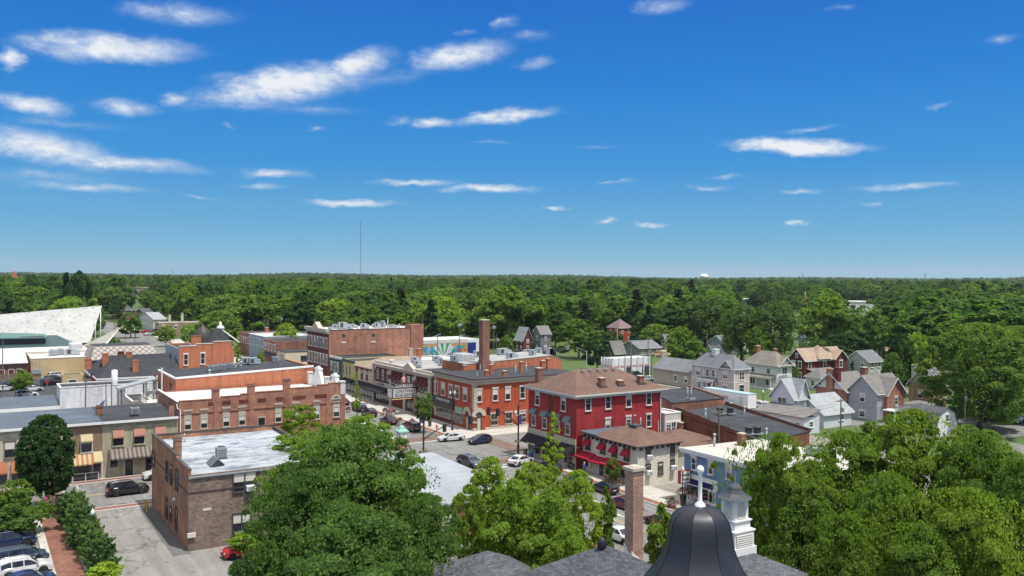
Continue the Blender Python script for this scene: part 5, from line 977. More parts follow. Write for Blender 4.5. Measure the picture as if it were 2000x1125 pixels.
lot2 = [G(1313, 789, 7.2), G(1415, 779, 7.2), G(1346, 756, 7.6), G(1275, 764, 7.6)]; x0, y0 = lot2[0]; t2 = thing('brick_warehouse', 'smaller higher flat black roof between the crimson building and the pink house', 'building', (x0, y0, 0)); L2 = [(x-x0, y-y0) for x, y in lot2]
mb = MB(); mb.prism(L2, -.3, 7.2); part('wall', mb, M['old_brick'], t2); mb = MB(); mb.slab([(*L2[0], 7.35), (*L2[1], 7.35), (*L2[2], 7.6), (*L2[3], 7.6)], .25); part('roof', mb, M['dark_roof'], t2)
mb = MB(); a, c = Vector((*L2[1], 0)), Vector((*L2[2], 0)); mb.extr([(a.x, a.y, 7.2), (c.x, c.y, 7.4), (c.x, c.y, 7.95), (a.x, a.y, 7.6)], (-.3, 0, 0)); part('parapet', mb, M['old_brick'], t2)
for px, py in ((1343, 772), (1350, 772)): x, y = G(px, py, 7.4); vent_pipe(t2, x-x0, y-y0, 7.4, 1.2, .12)

# blue florist building
b = B('blue_building', 'bright blue painted two storey florist shop with a white roof and white window hoods', 75.9, 90, 63, YofX(1338, 75.9), 6.4)
W, Dp = b.W, b.Dp; b.shell(brick('blue_painted_brick', (.17, .285, .45), (.16, .27, .43), (.14, .24, .39), .22, .08, .008, .1), 6.4, .0, .2); mb = MB(); mb.slab([(-.4, -.1, 6.75), (W, -.1, 6.5), (W, Dp+.3, 6.5), (-.4, Dp+.3, 6.75)], .2); part('roof', mb, paint('cream_roof', (.47, .45, .40), .9, .08, .4), b.o)
mb = MB(); mb.box(-.5, -.1, 6.25, .0, Dp+.3, 6.54); mb.box(-.62, -.1, 6.55, -.41, Dp+.35, 6.85); mb.box(0, Dp, 6.1, W, Dp+.25, 6.52)
for k in range(6): y = .6+k*Dp/6.; mb.box(-.4, y, 5.7, -.02, y+.16, 6.25)
part('cornice', mb, M['white'], b.o)
b.winp('-X', (1353.5, 894, 1361.5, 918), (1357.3, 1390.5, 1426, 1468), trim='white', lint='hood', muntin='hung', blind=0)
mb = MB(); y1 = Dp-.3; y0 = b.u('-X', 1404); mb.box(-.14, y0, .0, .01, y1, .9); mb.box(-.2, y0, 3.2, .01, y1, 3.7); mb.box(-.1, y0, 2.4, .01, y1, 3.2)
part('shopfront', mb, [M['white']], b.o); navy = paint('navy_panel', (.012, .016, .12), .5)
for a, c in ((y1-.2, y1-2.4), (y1-2.7, y1-4.8)): mb = MB(); mb.box(-.13, c, 2.5, -.101, a, 3.15); part('shop_panel', mb, navy, b.o); o = b.shop('-X', c, a, .9, 2.4, 'white', 1)
b.door('-X', y0+.9, 1.0, 2.15, M['maroon'], trim='white')
sg = thing('hanging_sign', 'white projecting sign reading Waterville Florist with red border on the blue building', 'sign', (75.9, b.y0+b.u('-X', 1352), 0))
zs = AX(1353, 930, 75.9)[1]; mb = MB(); mb.box(-2.0, -.22, zs-.75, -.35, .22, zs+.85, 1); mb.box(-1.9, -.24, zs-.62, -.45, .24, zs+.72, 0); part('sign_box', mb, [M['white'], paint('red_border', (.35, .05, .05), .6)], sg)
lettering('Waterville', .42, M['black'], sg, (-1.17, -.26, zs+.3), '-Y', .72, 'letters'); lettering('Florist', .46, M['black'], sg, (-1.17, -.26, zs-.25), '-Y', .85, 'letters'); mb = MB(); mb.box(-.36, -.05, zs+.6, .02, .05, zs+.7); mb.box(-.36, -.05, zs-.5, .02, .05, zs-.4); part('bracket', mb, M['black'], sg)
b.chimney(8, Dp-2, 6.4, 8.2, .8, .8, 'brick_trim', 'stone'); vent_pipe(b.o, 4, Dp-1.2, 6.6, 1.6, .14); ac_unit(b.o, 11, 7, 6.6, 1.6, 1.4, 1.1)

# low silver roofed building behind the big trees
b = B('low_building', 'low building with a silver coated metal roof half hidden by the big trees', 38.5, 51.5, 80.5, 102.8, 4.3)
b.shell(M['old_brick'], 4.3, 0, .2); mb = MB(); mb.slab([(-.4, -.4, 4.35), (b.W+.4, -.4, 4.35), (b.W+.4, b.Dp+.4, 4.75), (-.4, b.Dp+.4, 4.75)], .2); part('roof', mb, membrane('pale_tin_roof', (.34, .365, .40), (.24, .26, .28), 1.1, .22, .6, (.27, .29, .32), .6, .15), b.o); b.win('-Y', 4, 1.2, 1.4, 1.6, 'white'); b.win('-Y', 9, 1.2, 1.4, 1.6, 'white')
mb = MB(); mb.lathe([(.2, 4.5), (.2, 5.2), (.32, 5.2), (.32, 5.3), (0, 5.5)], 8, 0, (11.3, 3.5, 0)); part('roof_vent', mb, M['coping_dark'], b.o)

# civic hall in the foreground: slate roofs, bell dome, white cupola, brick chimney
M['slate_near'] = shingle('grey_slate_shingle', (.095, .10, .115), .32, .17, .36, .8, .4)
t = thing('civic_hall', 'hall with charcoal shingle roofs, black metal bell dome, white louvred cupola and chimney', 'building', (33.5, 36, 0))
o = t
mb = MB(); mb.box(-5.3, -22, -.3, 5.3, 12.0, 7.9); mb.box(-6.2, 12.01, -.3, 2.5, 21, 5.7); mb.box(5.31, -3, -.3, 16, 11, 7.0); part('wall', mb, M['brick_trim'], o)
mb = MB(); hip(mb, -5.6, 5.6, -24, 12.3, 7.8, 3.6, .5, 0, 1, None, .25); part('roof', mb, [M['slate_near'], M['white']], o)
mb = MB(); hip(mb, -6.6, 2.4, 12.9, 22.1, 5.8, 2.6, .5, 0, 1, None, .25); part('roof', mb, [M['slate_near'], M['white']], o)
mb = MB(); hip(mb, -4, 16, -2.5, 11.5, 7.1, 3.4, .5, 0, 1, None, .25); part('roof', mb, [M['slate_near'], M['white']], o)
# bell dome (twelve metal gores with standing seams)
dx, dy = 32.1-33.5, 33.0-36
prof = [(3.3, 11.6), (2.8, 12.3), (2.47, 12.78), (2.25, 13.15), (2.05, 13.5), (1.9, 13.85), (1.78, 14.2), (1.7, 14.55), (1.66, 14.92), (1.58, 15.25), (1.46, 15.6), (1.16, 15.92), (.72, 16.12), (.12, 16.22)]
mdm, nt, bs = newmat('black_dome_metal'); bs.inputs['Base Color'].default_value = (.022, .023, .026, 1); bs.inputs['Roughness'].default_value = .42; bs.inputs['Specular IOR Level'].default_value = .55; bs.inputs['Metallic'].default_value = .25
f = noise(nt, .9, 4); nt.links.new(ramp(nt, f, [(.3, (.022, .024, .031)), (.7, (.032, .034, .042))]), bs.inputs['Base Color']); nt.links.new(ramp(nt, noise(nt, .5, 3), [(.3, (.36,)*3), (.7, (.5,)*3)]), bs.inputs['Roughness'])
mb = MB(); NG = 8
for g in range(NG):
    a0, a1 = 2*math.pi*g/NG+.55, 2*math.pi*(g+1)/NG+.55; vs = []
    for r, z in prof: vs += [(r*math.cos(a0), r*math.sin(a0), z), (r*math.cos((a0+a1)/2)*.938, r*math.sin((a0+a1)/2)*.938, z), (r*math.cos(a1), r*math.sin(a1), z)]
    mb.add(vs, [(3*i+j, 3*i+j+1, 3*i+j+4, 3*i+j+3) for i in range(len(prof)-1) for j in (0, 1)], 0, True)
dm = part('dome', mb, mdm, o, loc=(dx, dy, 0)); mb = MB()
for g in range(NG): a = 2*math.pi*g/NG+.55; mb.tube([((r+.012)*math.cos(a), (r+.012)*math.sin(a), z) for r, z in prof], .016, 4)
for i in (4, 8): r, z = prof[i]; mb.tube([((r*.999)*math.cos(2*math.pi*k/NG+.55), (r*.999)*math.sin(2*math.pi*k/NG+.55), z) for k in range(NG+1)], .006, 4)
part('seams', mb, paint('seam_metal', (.012, .012, .014), .4), dm)
mb = MB(); mb.lathe([(.3, 16.12), (.27, 16.3), (.14, 16.42), (.11, 16.5), (.095, 17.85), (.15, 17.92), (.2, 18.05), (.18, 18.18), (.1, 18.28), (0, 18.3)], 14); part('finial', mb, paint('glossy_white', (.8, .81, .82), .25, .04, spec=.6), dm)
# cupola
cx, cy = 42.6-33.5, 40.6-36; mb = MB(); w = .72
mb.box(cx-w, cy-w, 9.0, cx+w, cy+w, 11.55, 0); mb.box(cx-w-.06, cy-w-.06, 11.55, cx+w+.06, cy+w+.06, 11.65, 0); mb.box(cx-.58, cy-.58, 11.65, cx+.58, cy+.58, 12.2, 0); mb.box(cx-.65, cy-.65, 12.2, cx+.65, cy+.65, 12.28, 0)
mb.box(cx-.5, cy-.5, 12.28, cx+.5, cy+.5, 13.55, 0); mb.box(cx-.6, cy-.6, 13.55, cx+.6, cy+.6, 13.63, 0); mb.box(cx-w-.1, cy-w-.1, 9.9, cx+w+.1, cy+w+.1, 10.55, 0)
cu = part('cupola', mb, M['white'], o); cu.scale = (1.22, 1.22, 1); cu.location = (-.22*cx, -.22*cy, 0); lv = MB()
for k in range(6): z = 10.65+k*.14; lv.slab([(cx-w+.1, cy-w-.05, z), (cx+w-.1, cy-w-.05, z), (cx+w-.1, cy-w+.0, z+.1), (cx-w+.1, cy-w+.0, z+.1)], .03); lv.slab([(cx-w-.05, cy-w+.1, z), (cx-w, cy-w+.1, z+.1), (cx-w, cy+w-.1, z+.1), (cx-w-.05, cy+w-.1, z)], .03)
for k in range(11):
    z = 12.38+k*.095; q = .3 if k < 8 else (.26, .2, .12)[k-8]
    lv.slab([(cx-q, cy-.54, z), (cx+q, cy-.54, z), (cx+q, cy-.5, z+.07), (cx-q, cy-.5, z+.07)], .025); lv.slab([(cx-.54, cy-q, z), (cx-.5, cy-q, z+.07), (cx-.5, cy+q, z+.07), (cx-.54, cy+q, z)], .025)
part('louvres', lv, M['offwhite'], cu)['kind'] = 'stuff'; mb = MB(); mb.lathe([(.95, 13.63), (.72, 13.75), (.52, 13.95), (.42, 14.15), (.38, 14.3), (.3, 14.42), (.15, 14.5), (0, 14.52)], 8, 0, (cx, cy, 0), False, math.pi/8); part('bell_roof', mb, paint('lead_grey', (.062, .066, .075), .5), cu)
mb = MB(); mb.tube([(cx, cy, 14.5), (cx, cy, 15.1)], .02, 5); part('lightning_rod', mb, M['grey'], cu)
chx, chy = 36.4-33.5, 43.4-36; mb = MB(); mb.box(chx-.42, chy-.42, 8.6, chx+.42, chy+.42, 15.35, 0); mb.box(chx-.46, chy-.46, 15.35, chx+.46, chy+.46, 15.6, 0); mb.box(chx-.54, chy-.54, 15.6, chx+.54, chy+.54, 15.8, 1); mb.box(chx-.3, chy-.3, 15.8, chx+.3, chy+.3, 15.86, 1)
ch = part('chimney', mb, [brick('near_chimney_brick', (.52, .21, .12), (.25, .11, .08), (.46, .40, .34), .24, .09, .016, .25), M['stone']], o); mb = MB()
for k in range(6): q = .47; mb.box(chx-q, chy-.45+k*.15, 9.2, chx-.421, chy-.3+k*.15, 10.2+.16*abs(k-1.5)); mb.box(chx-.45+k*.15, chy-q, 9.2, chx-.3+k*.15, chy-.421, 10.3-.12*k)
part('flashing', mb, M['white'], ch); mb = MB(); mb.lathe([(.25, 0), (.3, .2), (.28, .5), (.1, .7), (0, .75)], 10, 0, (-.3, 6.6, 11.2)); part('roof_vent', mb, M['black'], o)
# ------------------------------------------------------------------ houses and far buildings
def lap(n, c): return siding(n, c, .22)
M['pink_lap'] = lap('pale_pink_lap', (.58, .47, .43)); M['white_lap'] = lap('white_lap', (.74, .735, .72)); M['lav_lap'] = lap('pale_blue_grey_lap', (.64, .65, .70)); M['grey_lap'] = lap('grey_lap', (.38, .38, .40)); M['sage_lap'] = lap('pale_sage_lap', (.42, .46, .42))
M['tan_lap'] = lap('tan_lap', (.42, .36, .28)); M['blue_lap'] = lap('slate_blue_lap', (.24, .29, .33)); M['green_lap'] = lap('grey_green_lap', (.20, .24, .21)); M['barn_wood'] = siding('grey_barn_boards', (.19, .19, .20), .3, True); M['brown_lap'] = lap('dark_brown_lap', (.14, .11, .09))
M['grey_sh'] = shingle('mid_grey_shingle', (.19, .20, .215), .2); M['light_sh'] = shingle('light_grey_shingle', (.36, .385, .40), .18); M['taupe_sh'] = shingle('taupe_shingle', (.24, .215, .185), .2); M['warm_sh'] = shingle('warm_grey_shingle', (.21, .20, .195), .25); M['sand_sh'] = shingle('sand_shingle', (.40, .30, .225), .2); M['dark_sh'] = shingle('dark_grey_shingle', (.10, .105, .115), .25); M['purple_sh'] = shingle('purple_slate', (.23, .16, .18), .25)
def house(name, label, cpx, epy, e, lpx, rpx, wall, roof, rise=2.6, style='gx', over=.45, cat='house', wins='auto', trim='white', gwall=None, base=None):
    """house surveyed from its near eave corner (cpx, epy) at eave height e; lpx / rpx end the -X and -Y faces"""
    x, y = G(cpx, epy, e); b = B(name, label, x, XofY(rpx, y), y, YofX(lpx, x), e, cat); W, Dp = b.W, b.Dp
    b.shell(M[wall] if isinstance(wall, str) else wall, e, 0, .2); mb = MB(); gw = M[gwall or wall]
    if style == 'hip': hip(mb, 0, W, 0, Dp, e+.12, rise, over, 0, 1)
    else:
        ax = 'x' if style == 'gx' else 'y'; gable(mb, 0, W, 0, Dp, e, rise, ax, over, .35); g = MB(); gable_end(g, *((.03, W-.03, 0, Dp) if ax == 'x' else (0, W, .03, Dp-.03)), e, rise, ax); part('gable_wall', g, gw, b.o)
    part('roof', mb, [M[roof], M[trim]], b.o)
    if wins == 'auto':
        st = [.9] if e < 4 else [.9, .9+e*.5]
        for z in st:
            h = min(1.5, e*.26 if e > 4 else 1.4)
            for face, L in (('-X', Dp), ('-Y', W)):
                n = max(1, int(L/2.8))
                for k in range(n): b.win(face, (k+.5)*L/n, z, .85, h, trim, 'plain', 'hung')
    return b
def porch(b, face, u0, u1, z, d, roof='grey_sh', posts=3, trim='white', rise=.6):
    P = (lambda u, o, zz: (u, -o, zz)) if face == '-Y' else (lambda u, o, zz: (-o, u, zz)); t = MB()
    t.slab([P(u0-.2, d+.3, z), P(u1+.2, d+.3, z), P(u1+.2, 0, z+rise), P(u0-.2, 0, z+rise)] if face == '-Y' else [P(u1+.2, d+.3, z), P(u0-.2, d+.3, z), P(u0-.2, 0, z+rise), P(u1+.2, 0, z+rise)], .12, 0)
    a, c = P(u0-.2, d+.3, z-.32), P(u1+.2, d+.2, z-.125); t.box(*a, *c, 1); a, c = P(u0, 0, 0), P(u1, d+.2, .35); t.box(*a, *c, 1)
    pr = part('porch', t, [M[roof], M[trim]], b.o)
    for k in range(posts): u = u0+.1+(u1-u0-.2)*k/max(1, posts-1); a, c = P(u-.09, d, .35), P(u+.09, d+.16, z-.32); q = MB(); q.box(*a, *c); part('post', q, M[trim], pr)

b = house('victorian_house', 'pale pink two storey house with a grey roof, white trim and porch', 1434, 722, 6.3, 1352, 1463, 'pink_lap', 'grey_sh', 3.0, 'hip', wins=None)
W, Dp = b.W, b.Dp
mb = MB(); gable(mb, -.02, W*.5, .2, W*.9, 6.3, 1.9, 'x', .4, .5); part('roof', mb, [M['grey_sh'], M['white']], b.o); mb = MB(); gable_end(mb, -.05, W*.4, .2, W*.9, 6.3, 1.9, 'x'); part('gable_wall', mb, M['pink_lap'], b.o)
mb = MB()
for y in (0, Dp*.42, Dp*.72, Dp): mb.box(-.07, y-.1, 0, .01, y+.1, 6.3)
for x in (.1, W): mb.box(x-.1, -.07, 0, x+.1, .01, 6.3)
mb.box(-.06, .1, 3.05, .01, Dp, 3.25); mb.box(.2, -.06, 3.05, W, .01, 3.25); part('trim_boards', mb, M['white'], b.o)
for u in (Dp*.2, Dp*.85): b.win('-X', u, 3.8, 1.3, 1.9, 'white', 'plain', 'double', 0); b.win('-X', u, .7, 1.4, 1.8, 'white', 'plain', 'double', 0)
for u in (Dp*.48, Dp*.62): b.win('-X', u, 3.9, .8, 1.7, 'white', 'plain', 'hung', 0); b.win('-X', u+.1, .7, .9, 1.9, 'white', 'plain', 'hung', 0)
b.win('-Y', W*.5, 3.7, 1.5, 1.9, 'white', 'plain', 'double', 0); b.win('-Y', W*.5, .7, 1.6, 1.9, 'white', 'plain', 'hung', 0); porch(b, '-X', Dp*.38, Dp*.74, 3.0, 1.8, 'grey_sh', 4); b.door('-X', Dp*.55, 1, 2.2, M['maroon'])
b.chimney(W*.5, Dp*.6, 8.0, 10.5, 1.2, 1.2, 'white_block', 'white')
mb = MB(); mb.tube([(-1.9, Dp*.36, 2.6), (-2.9, Dp*.34, 3.3)], .04, 5, 0); fl = MB(); q = -2.3
for k in range(7): fl.box(-2.85+k*.0, Dp*.34-.01+.002*k, 2.95-k*.13, -2.1, Dp*.34+.02, 3.07-k*.13, k % 2)
fl.box(-2.86, Dp*.34-.03, 2.62, -2.5, Dp*.34-.011, 3.07, 2); f_ = thing('flag', 'small striped flag hanging on the porch of the pink house', 'flag', (b.x0, b.y0, 0)); part('pole', mb, M['white'], f_); part('cloth', fl, [paint('flag_red', (.45, .03, .05), .8), M['white'], paint('flag_blue', (.02, .03, .2), .8)], f_)
x1_, y1_ = b.x0, b.y1
b2 = B('house_wing', 'long tan single storey wing with a grey gabled roof beside the pink house', x1_+.3, x1_+8.5, y1_+.05, YofX(1276, x1_+.3), 4.2, 'house'); b2.shell(M['tan_lap'], 4.2, 0, .2); mb = MB(); gable(mb, 0, b2.W, 0, b2.Dp, 4.2, 2.5, 'y', .4, .2); part('roof', mb, [M['grey_sh'], M['tan_lap']], b2.o)
for px in (1320, 1340): b2.win('-X', b2.u('-X', px), 1.4, 1.0, 1.5, 'white', 'plain', 'hung', 0)
g = MB(); gable_end(g, 0, b2.W, .03, b2.Dp-.03, 4.2, 2.5, 'y'); part('gable_wall', g, M['tan_lap'], b2.o)

b = house('white_house', 'white house with a taupe hipped roof, pinkish chimneys and small front porch', 1517, 715, 6.0, 1456, 1547, 'white_lap', 'taupe_sh', 3.2, 'hip', over=.7, wins=None); W, Dp = b.W, b.Dp
mb = MB(); gable(mb, W*.1, W*.95, -.3, Dp*.5, 6.0, 2.1, 'y', .4, .4); part('roof', mb, [M['taupe_sh'], M['white']], b.o); mb = MB(); gable_end(mb, W*.1, W*.95, -.25, Dp*.4, 6.0, 2.0, 'y'); part('gable_wall', mb, M['white_lap'], b.o)
for u in (Dp*.25, Dp*.75): b.win('-X', u, 3.8, .9, 1.6, 'white', 'plain', 'hung', 0); b.win('-X', u, .8, 1.6, 1.9, 'white', 'plain', 'double', 0)
b.win('-Y', W*.52, 3.7, 1.5, 1.8, 'white', 'plain', 'double', 0); b.win('-Y', W*.5, .8, 1.0, 1.8, 'white', 'plain', 'hung', 0); porch(b, '-X', .3, Dp*.95, 3.0, 1.8, 'taupe_sh', 3); b.chimney(W*.6, Dp*.9, 7.5, 10.4, 1.2, .9, 'old_brick'); b.chimney(W*.95, Dp*.5, 7, 9.8, 1, .8, 'old_brick')

b = house('brick_house', 'red brick house with a sand coloured multi gabled roof behind the white house', 1572, 703, 6.0, 1541, 1648, 'maroon_brick', 'sand_sh', 2.8, 'gx', wins=None); W, Dp = b.W, b.Dp
mb = MB(); gable(mb, W*.68, W*.98, -1.2, Dp*.6, 6.0, 2.2, 'y', .4, .4); hip(mb, W*.3, W*.62, -.8, Dp*.9, 6.2, 3.4, .2, 0, 1); part('roof', mb, [M['sand_sh'], M['white']], b.o); mb = MB(); mb.box(W*.68, -1.15, 0, W*.98, -.01, 6.0); gable_end(mb, W*.68, W*.98, -1.15, 1, 6.0, 2.2, 'y'); part('front_bay', mb, M['maroon_brick'], b.o)
for u in (Dp*.3, Dp*.7): b.win('-X', u, 3.6, 1.0, 1.8, 'white', 'lintel', 'hung', 0); b.win('-X', u, .6, 1.0, 1.8, 'white', 'lintel', 'hung', 0)
b.win('-X', Dp*.5, 6.5, .7, 1.1, 'white', 'plain', 'hung', 0)
for u in (W*.12, W*.5): b.win('-Y', u, 3.5, 1.0, 1.8, 'white', 'lintel', 'hung', 0)
w_ = b.win('-Y', W*.83, 3.5, 1.1, 1.8, 'white', 'lintel', 'hung', 0); w_.location.y = -1.16; porch(b, '-Y', W*.05, W*.62, 3.0, 2.2, 'warm_sh', 4)

b = house('victorian_house', 'pale blue grey house with steep light grey cross gabled roofs and a low front wing', 1550, 777, 5.6, 1507, 1572, 'lav_lap', 'light_sh', 3.2, 'gx', wins=None); W, Dp = b.W, b.Dp
mb = MB(); gable(mb, W*.35, W*1.35, -.02, Dp*1.0, 5.5, 3.4, 'y', .4, .5); part('roof', mb, [M['light_sh'], M['white']], b.o); mb = MB(); mb.box(W+.01, .1, -.3, W*1.35, Dp*.9, 5.5); gable_end(mb, W*.35, W*1.35, -.0, Dp*.8, 5.5, 3.4, 'y'); part('gable_wall', mb, M['white_lap'], b.o)
b.win('-X', Dp*.5, 3.3, 1.9, 2.1, 'white', 'plain', 'double', 0)
bx = b; b2 = B('house_wing', 'lower light grey roofed wing of the pale blue grey house reaching toward the trees', b.x0+b.W*1.36, b.x0+b.W*1.36+8, b.y0-3.6, b.y0+5, 2.7, 'house'); b2.shell(M['lav_lap'], 2.7, 0, .2); mb = MB(); gable(mb, 0, b2.W, 0, b2.Dp, 2.7, 3.0, 'x', .4, .5); part('roof', mb, [M['light_sh'], M['white']], b2.o); mb = MB(); gable_end(mb, .03, b2.W, 0, b2.Dp, 2.7, 3.0, 'x'); part('gable_wall', mb, M['white_lap'], b2.o); b2.win('-Y', 5, 1.2, 1.2, 1.5, 'white', 'plain', 'hung', 0)
b3 = B('house_porch', 'low taupe roofed front extension with small square windows before the pale blue house', b.x0-4.4, b.x0-.1, b.y0-6, b.y0+b.Dp-.3, 3.0, 'house'); b3.shell(M['lav_lap'], 3.0, 0, .2); mb = MB(); mb.slab([(-.4, -.4, 3.05), (b3.W, -.4, 4.3), (b3.W, b3.Dp+.3, 4.3), (-.4, b3.Dp+.3, 3.05)], .15); part('roof', mb, M['warm_sh'], b3.o)
for k in range(4): b3.win('-X', 1.2+k*b3.Dp/4.2, 1.2, .9, .9, 'white', 'plain', 'hung', 0)
b3.win('-Y', 2, 1.2, .9, 1.0, 'white', 'plain', 'hung', 0)

b = house('grey_house', 'grey sided house with brick gable end, patched grey roof and raised white deck', 1713, 767, 5.8, 1658, 1768, 'grey_lap', 'warm_sh', 3.0, 'gx', wins=None); W, Dp = b.W, b.Dp
mb = MB(); gable(mb, W*.25, W*.85, -.8, Dp*.5, 5.6, 2.8, 'y', .5, .4); part('roof', mb, [M['warm_sh'], M['white']], b.o); mb = MB(); mb.box(W*.25, -.75, 0, W*.85, -.01, 5.6); gable_end(mb, W*.25, W*.85, -.75, 0, 5.6, 2.7, 'y'); part('gable_wall', mb, [M['tan_red_brick']], b.o)
b.win('-X', Dp*.5, 3.6, 1.0, 1.7, 'white', 'plain', 'hung', .5); b.win('-X', Dp*.5, .6, 1.2, 1.4, 'white', 'plain', 'hung', 0); w_ = b.win('-Y', W*.55, 3.2, .8, 1.7, 'white', 'plain', 'hung', 0); w_.location.y = -.76
mb = MB(); mb.box(.5, -3.6, 2.4, W, -.8, 2.6)
for k in range(24): mb.box(.5+k*(W-.6)/23, -3.6, 2.6, .58+k*(W-.6)/23, -3.54, 3.5)
mb.box(.5, -3.63, 3.5, W, -3.5, 3.6)
for x in (.6, W*.5, W-.2): mb.box(x, -3.5, 0, x+.15, -3.35, 2.4)
part('deck', mb, M['white'], b.o); b.chimney(W*.35, Dp*.8, 7, 10.2, 1.1, 1.1, 'old_brick'); b.chimney(-.6, Dp+2.2, 7, 10.0, 1.0, 1.0, 'maroon_brick', 'coping_dark')
b2 = B('brick_wing', 'red brick rear wing with white gable trim and tall chimney joined to the grey house', b.x0-.6, b.x0+7, b.y0+b.Dp+.05, b.y0+b.Dp+7.5, 5.6, 'house'); b2.shell(M['tan_red_brick'], 5.6, 0, .2); mb = MB(); gable(mb, 0, b2.W, 0, b2.Dp, 5.6, 3.0, 'x', .6, .6); part('roof', mb, [M['warm_sh'], M['white']], b2.o)
mb = MB(); gable_end(mb, .0, b2.W, 0, b2.Dp, 5.6, 3.0, 'x'); part('gable_wall', mb, M['white_lap'], b2.o); mb = MB(); mb.box(-.5, b2.Dp*.5-.8, 0, -.02, b2.Dp*.5+.8, 9.6); part('chimney', mb, M['tan_red_brick'], b2.o); b2.win('-X', 1.2, 1, .9, 1.6); b2.win('-X', b2.Dp-1.1, 6.0, .5, .7, 'white', 'plain', 'hung', 0)

house('pale_house', 'small pale sage house with a grey hipped roof and light green trim', 1696, 706, 5.2, 1652, 1724, 'sage_lap', 'grey_sh', 2.6, 'gx')
b = house('tan_brick_house', 'tan brick house with a plain grey gabled roof left of the huge right tree', 1821, 752, 6.2, 1776, 1848, brick('tan_house_brick', (.36, .21, .12), (.30, .17, .10), (.33, .25, .17)), 'grey_sh', 3.0, 'gx', wins=None, gwall='tan_lap'); b.win('-X', b.Dp*.5, 3.2, 1.1, 1.6, 'beige', 'lintel', 'hung', .5); b.chimney(1, b.Dp*.9, 7, 10, .8, .8, 'cream_brick')
mb = MB(); mb.slab([(.5, -4.5, 3.0), (b.W-.5, -4.5, 3.0), (b.W-.5, 0, 3.5), (.5, 0, 3.5)], .12)
for x in (.6, 3, 5.5): mb.box(x, -4.4, 0, x+.14, -4.26, 3.0)
part('porch', mb, M['tan_lap'], b.o)
x, y = G(1830, 846, .6); b = B('gambrel_shed', 'small shed with a dark gambrel roof and white gable end among the trees', x, x+6, y, y+6, 2.4, 'shed'); b.shell(M['white_lap'], 2.4, 0, .2); mb = MB(); prof_ = [(-.3, 2.2), (.7, 4.0), (3, 4.9), (5.3, 4.0), (6.3, 2.2)]
for (xa, za), (xb, zb) in zip(prof_, prof_[1:]): mb.slab([(xa, -.25, za+.1), (xb, -.25, zb+.1), (xb, 6.2, zb+.1), (xa, 6.2, za+.1)], .12)
part('roof', mb, M['dark_sh'], b.o); mb = MB(); mb.extr([(0, 0, 2.4), (.7, 0, 3.9), (3, 0, 4.8), (5.3, 0, 3.9), (6, 0, 2.4)], (0, 5.9, 0)); part('gable_wall', mb, M['white_lap'], b.o); b.win('-Y', 3, 2.4, .8, 1.3, 'white', 'plain', 'hung', 0)
house('flat_shed', 'low grey lean-to shed with flat roof between grey house and tan house', 1790, 793, 2.6, 1760, 1822, 'white_lap', 'warm_sh', .6, 'hip', cat='shed', wins=None)

house('house_wing', 'low grey roofed house wing with small white porch between brick house and grey house', 1602, 739, 3.0, 1574, 1648, 'white_lap', 'warm_sh', 2.2, 'hip')
# white garage and yard
x, y = G(1197, 701, 5.2); b = B('garage_building', 'white panelled garage with a pink stripe, white roof and dark bay doors', x, XofY(1268, y), y, YofX(1176, x), 5.2); b.shell(M['white_block'], 5.2, .2); b.flat_roof(M['white_roof'], 5.1); mb = MB(); W, Dp = b.W, b.Dp
mb.box(-.06, 0, 2.7, .01, Dp, 3.2); mb.box(0.01, -.06, 2.7, W, .01, 3.2); part('stripe', mb, paint('faded_pink', (.52, .30, .32), .7), b.o); mb = MB()
for k in range(7): u = W*k/6; mb.box(u-.12, -.3, 0, u+.12, -.061, 5.5)
for k in range(5): u = Dp*k/4; mb.box(-.3, u-.12, 0, -.061, u+.12, 5.5)
part('buttresses', mb, M['white'], b.o)['kind'] = 'stuff'
for u, w in ((W*.42, 2.6), (W*.92, 3.2)): mb = MB(); mb.box(u-w/2, -.08, .05, u+w/2, -.02, 2.6); part('bay_door', mb, M['darkgrey'], b.o)
mb = MB(); r_ = random.Random(9)
for k in range(46): x0, y0, w = r_.uniform(0, 24), r_.uniform(0, 10), r_.uniform(.8, 3.2); mb.box(x0, y0, 0, x0+w, y0+r_.uniform(.6, 2), r_.uniform(.5, 2.2), r_.choice([0, 0, 1, 2]))
x, y = G(1290, 700); s_ = whole('lumber_pile', 'pale stacks of lumber and rubble behind the white garage', 'lumber', mb, [paint('pale_timber', (.52, .42, .27), .9, .2), M['concrete'], M['old_brick']], (x, y, 0)); s_['kind'] = 'stuff'

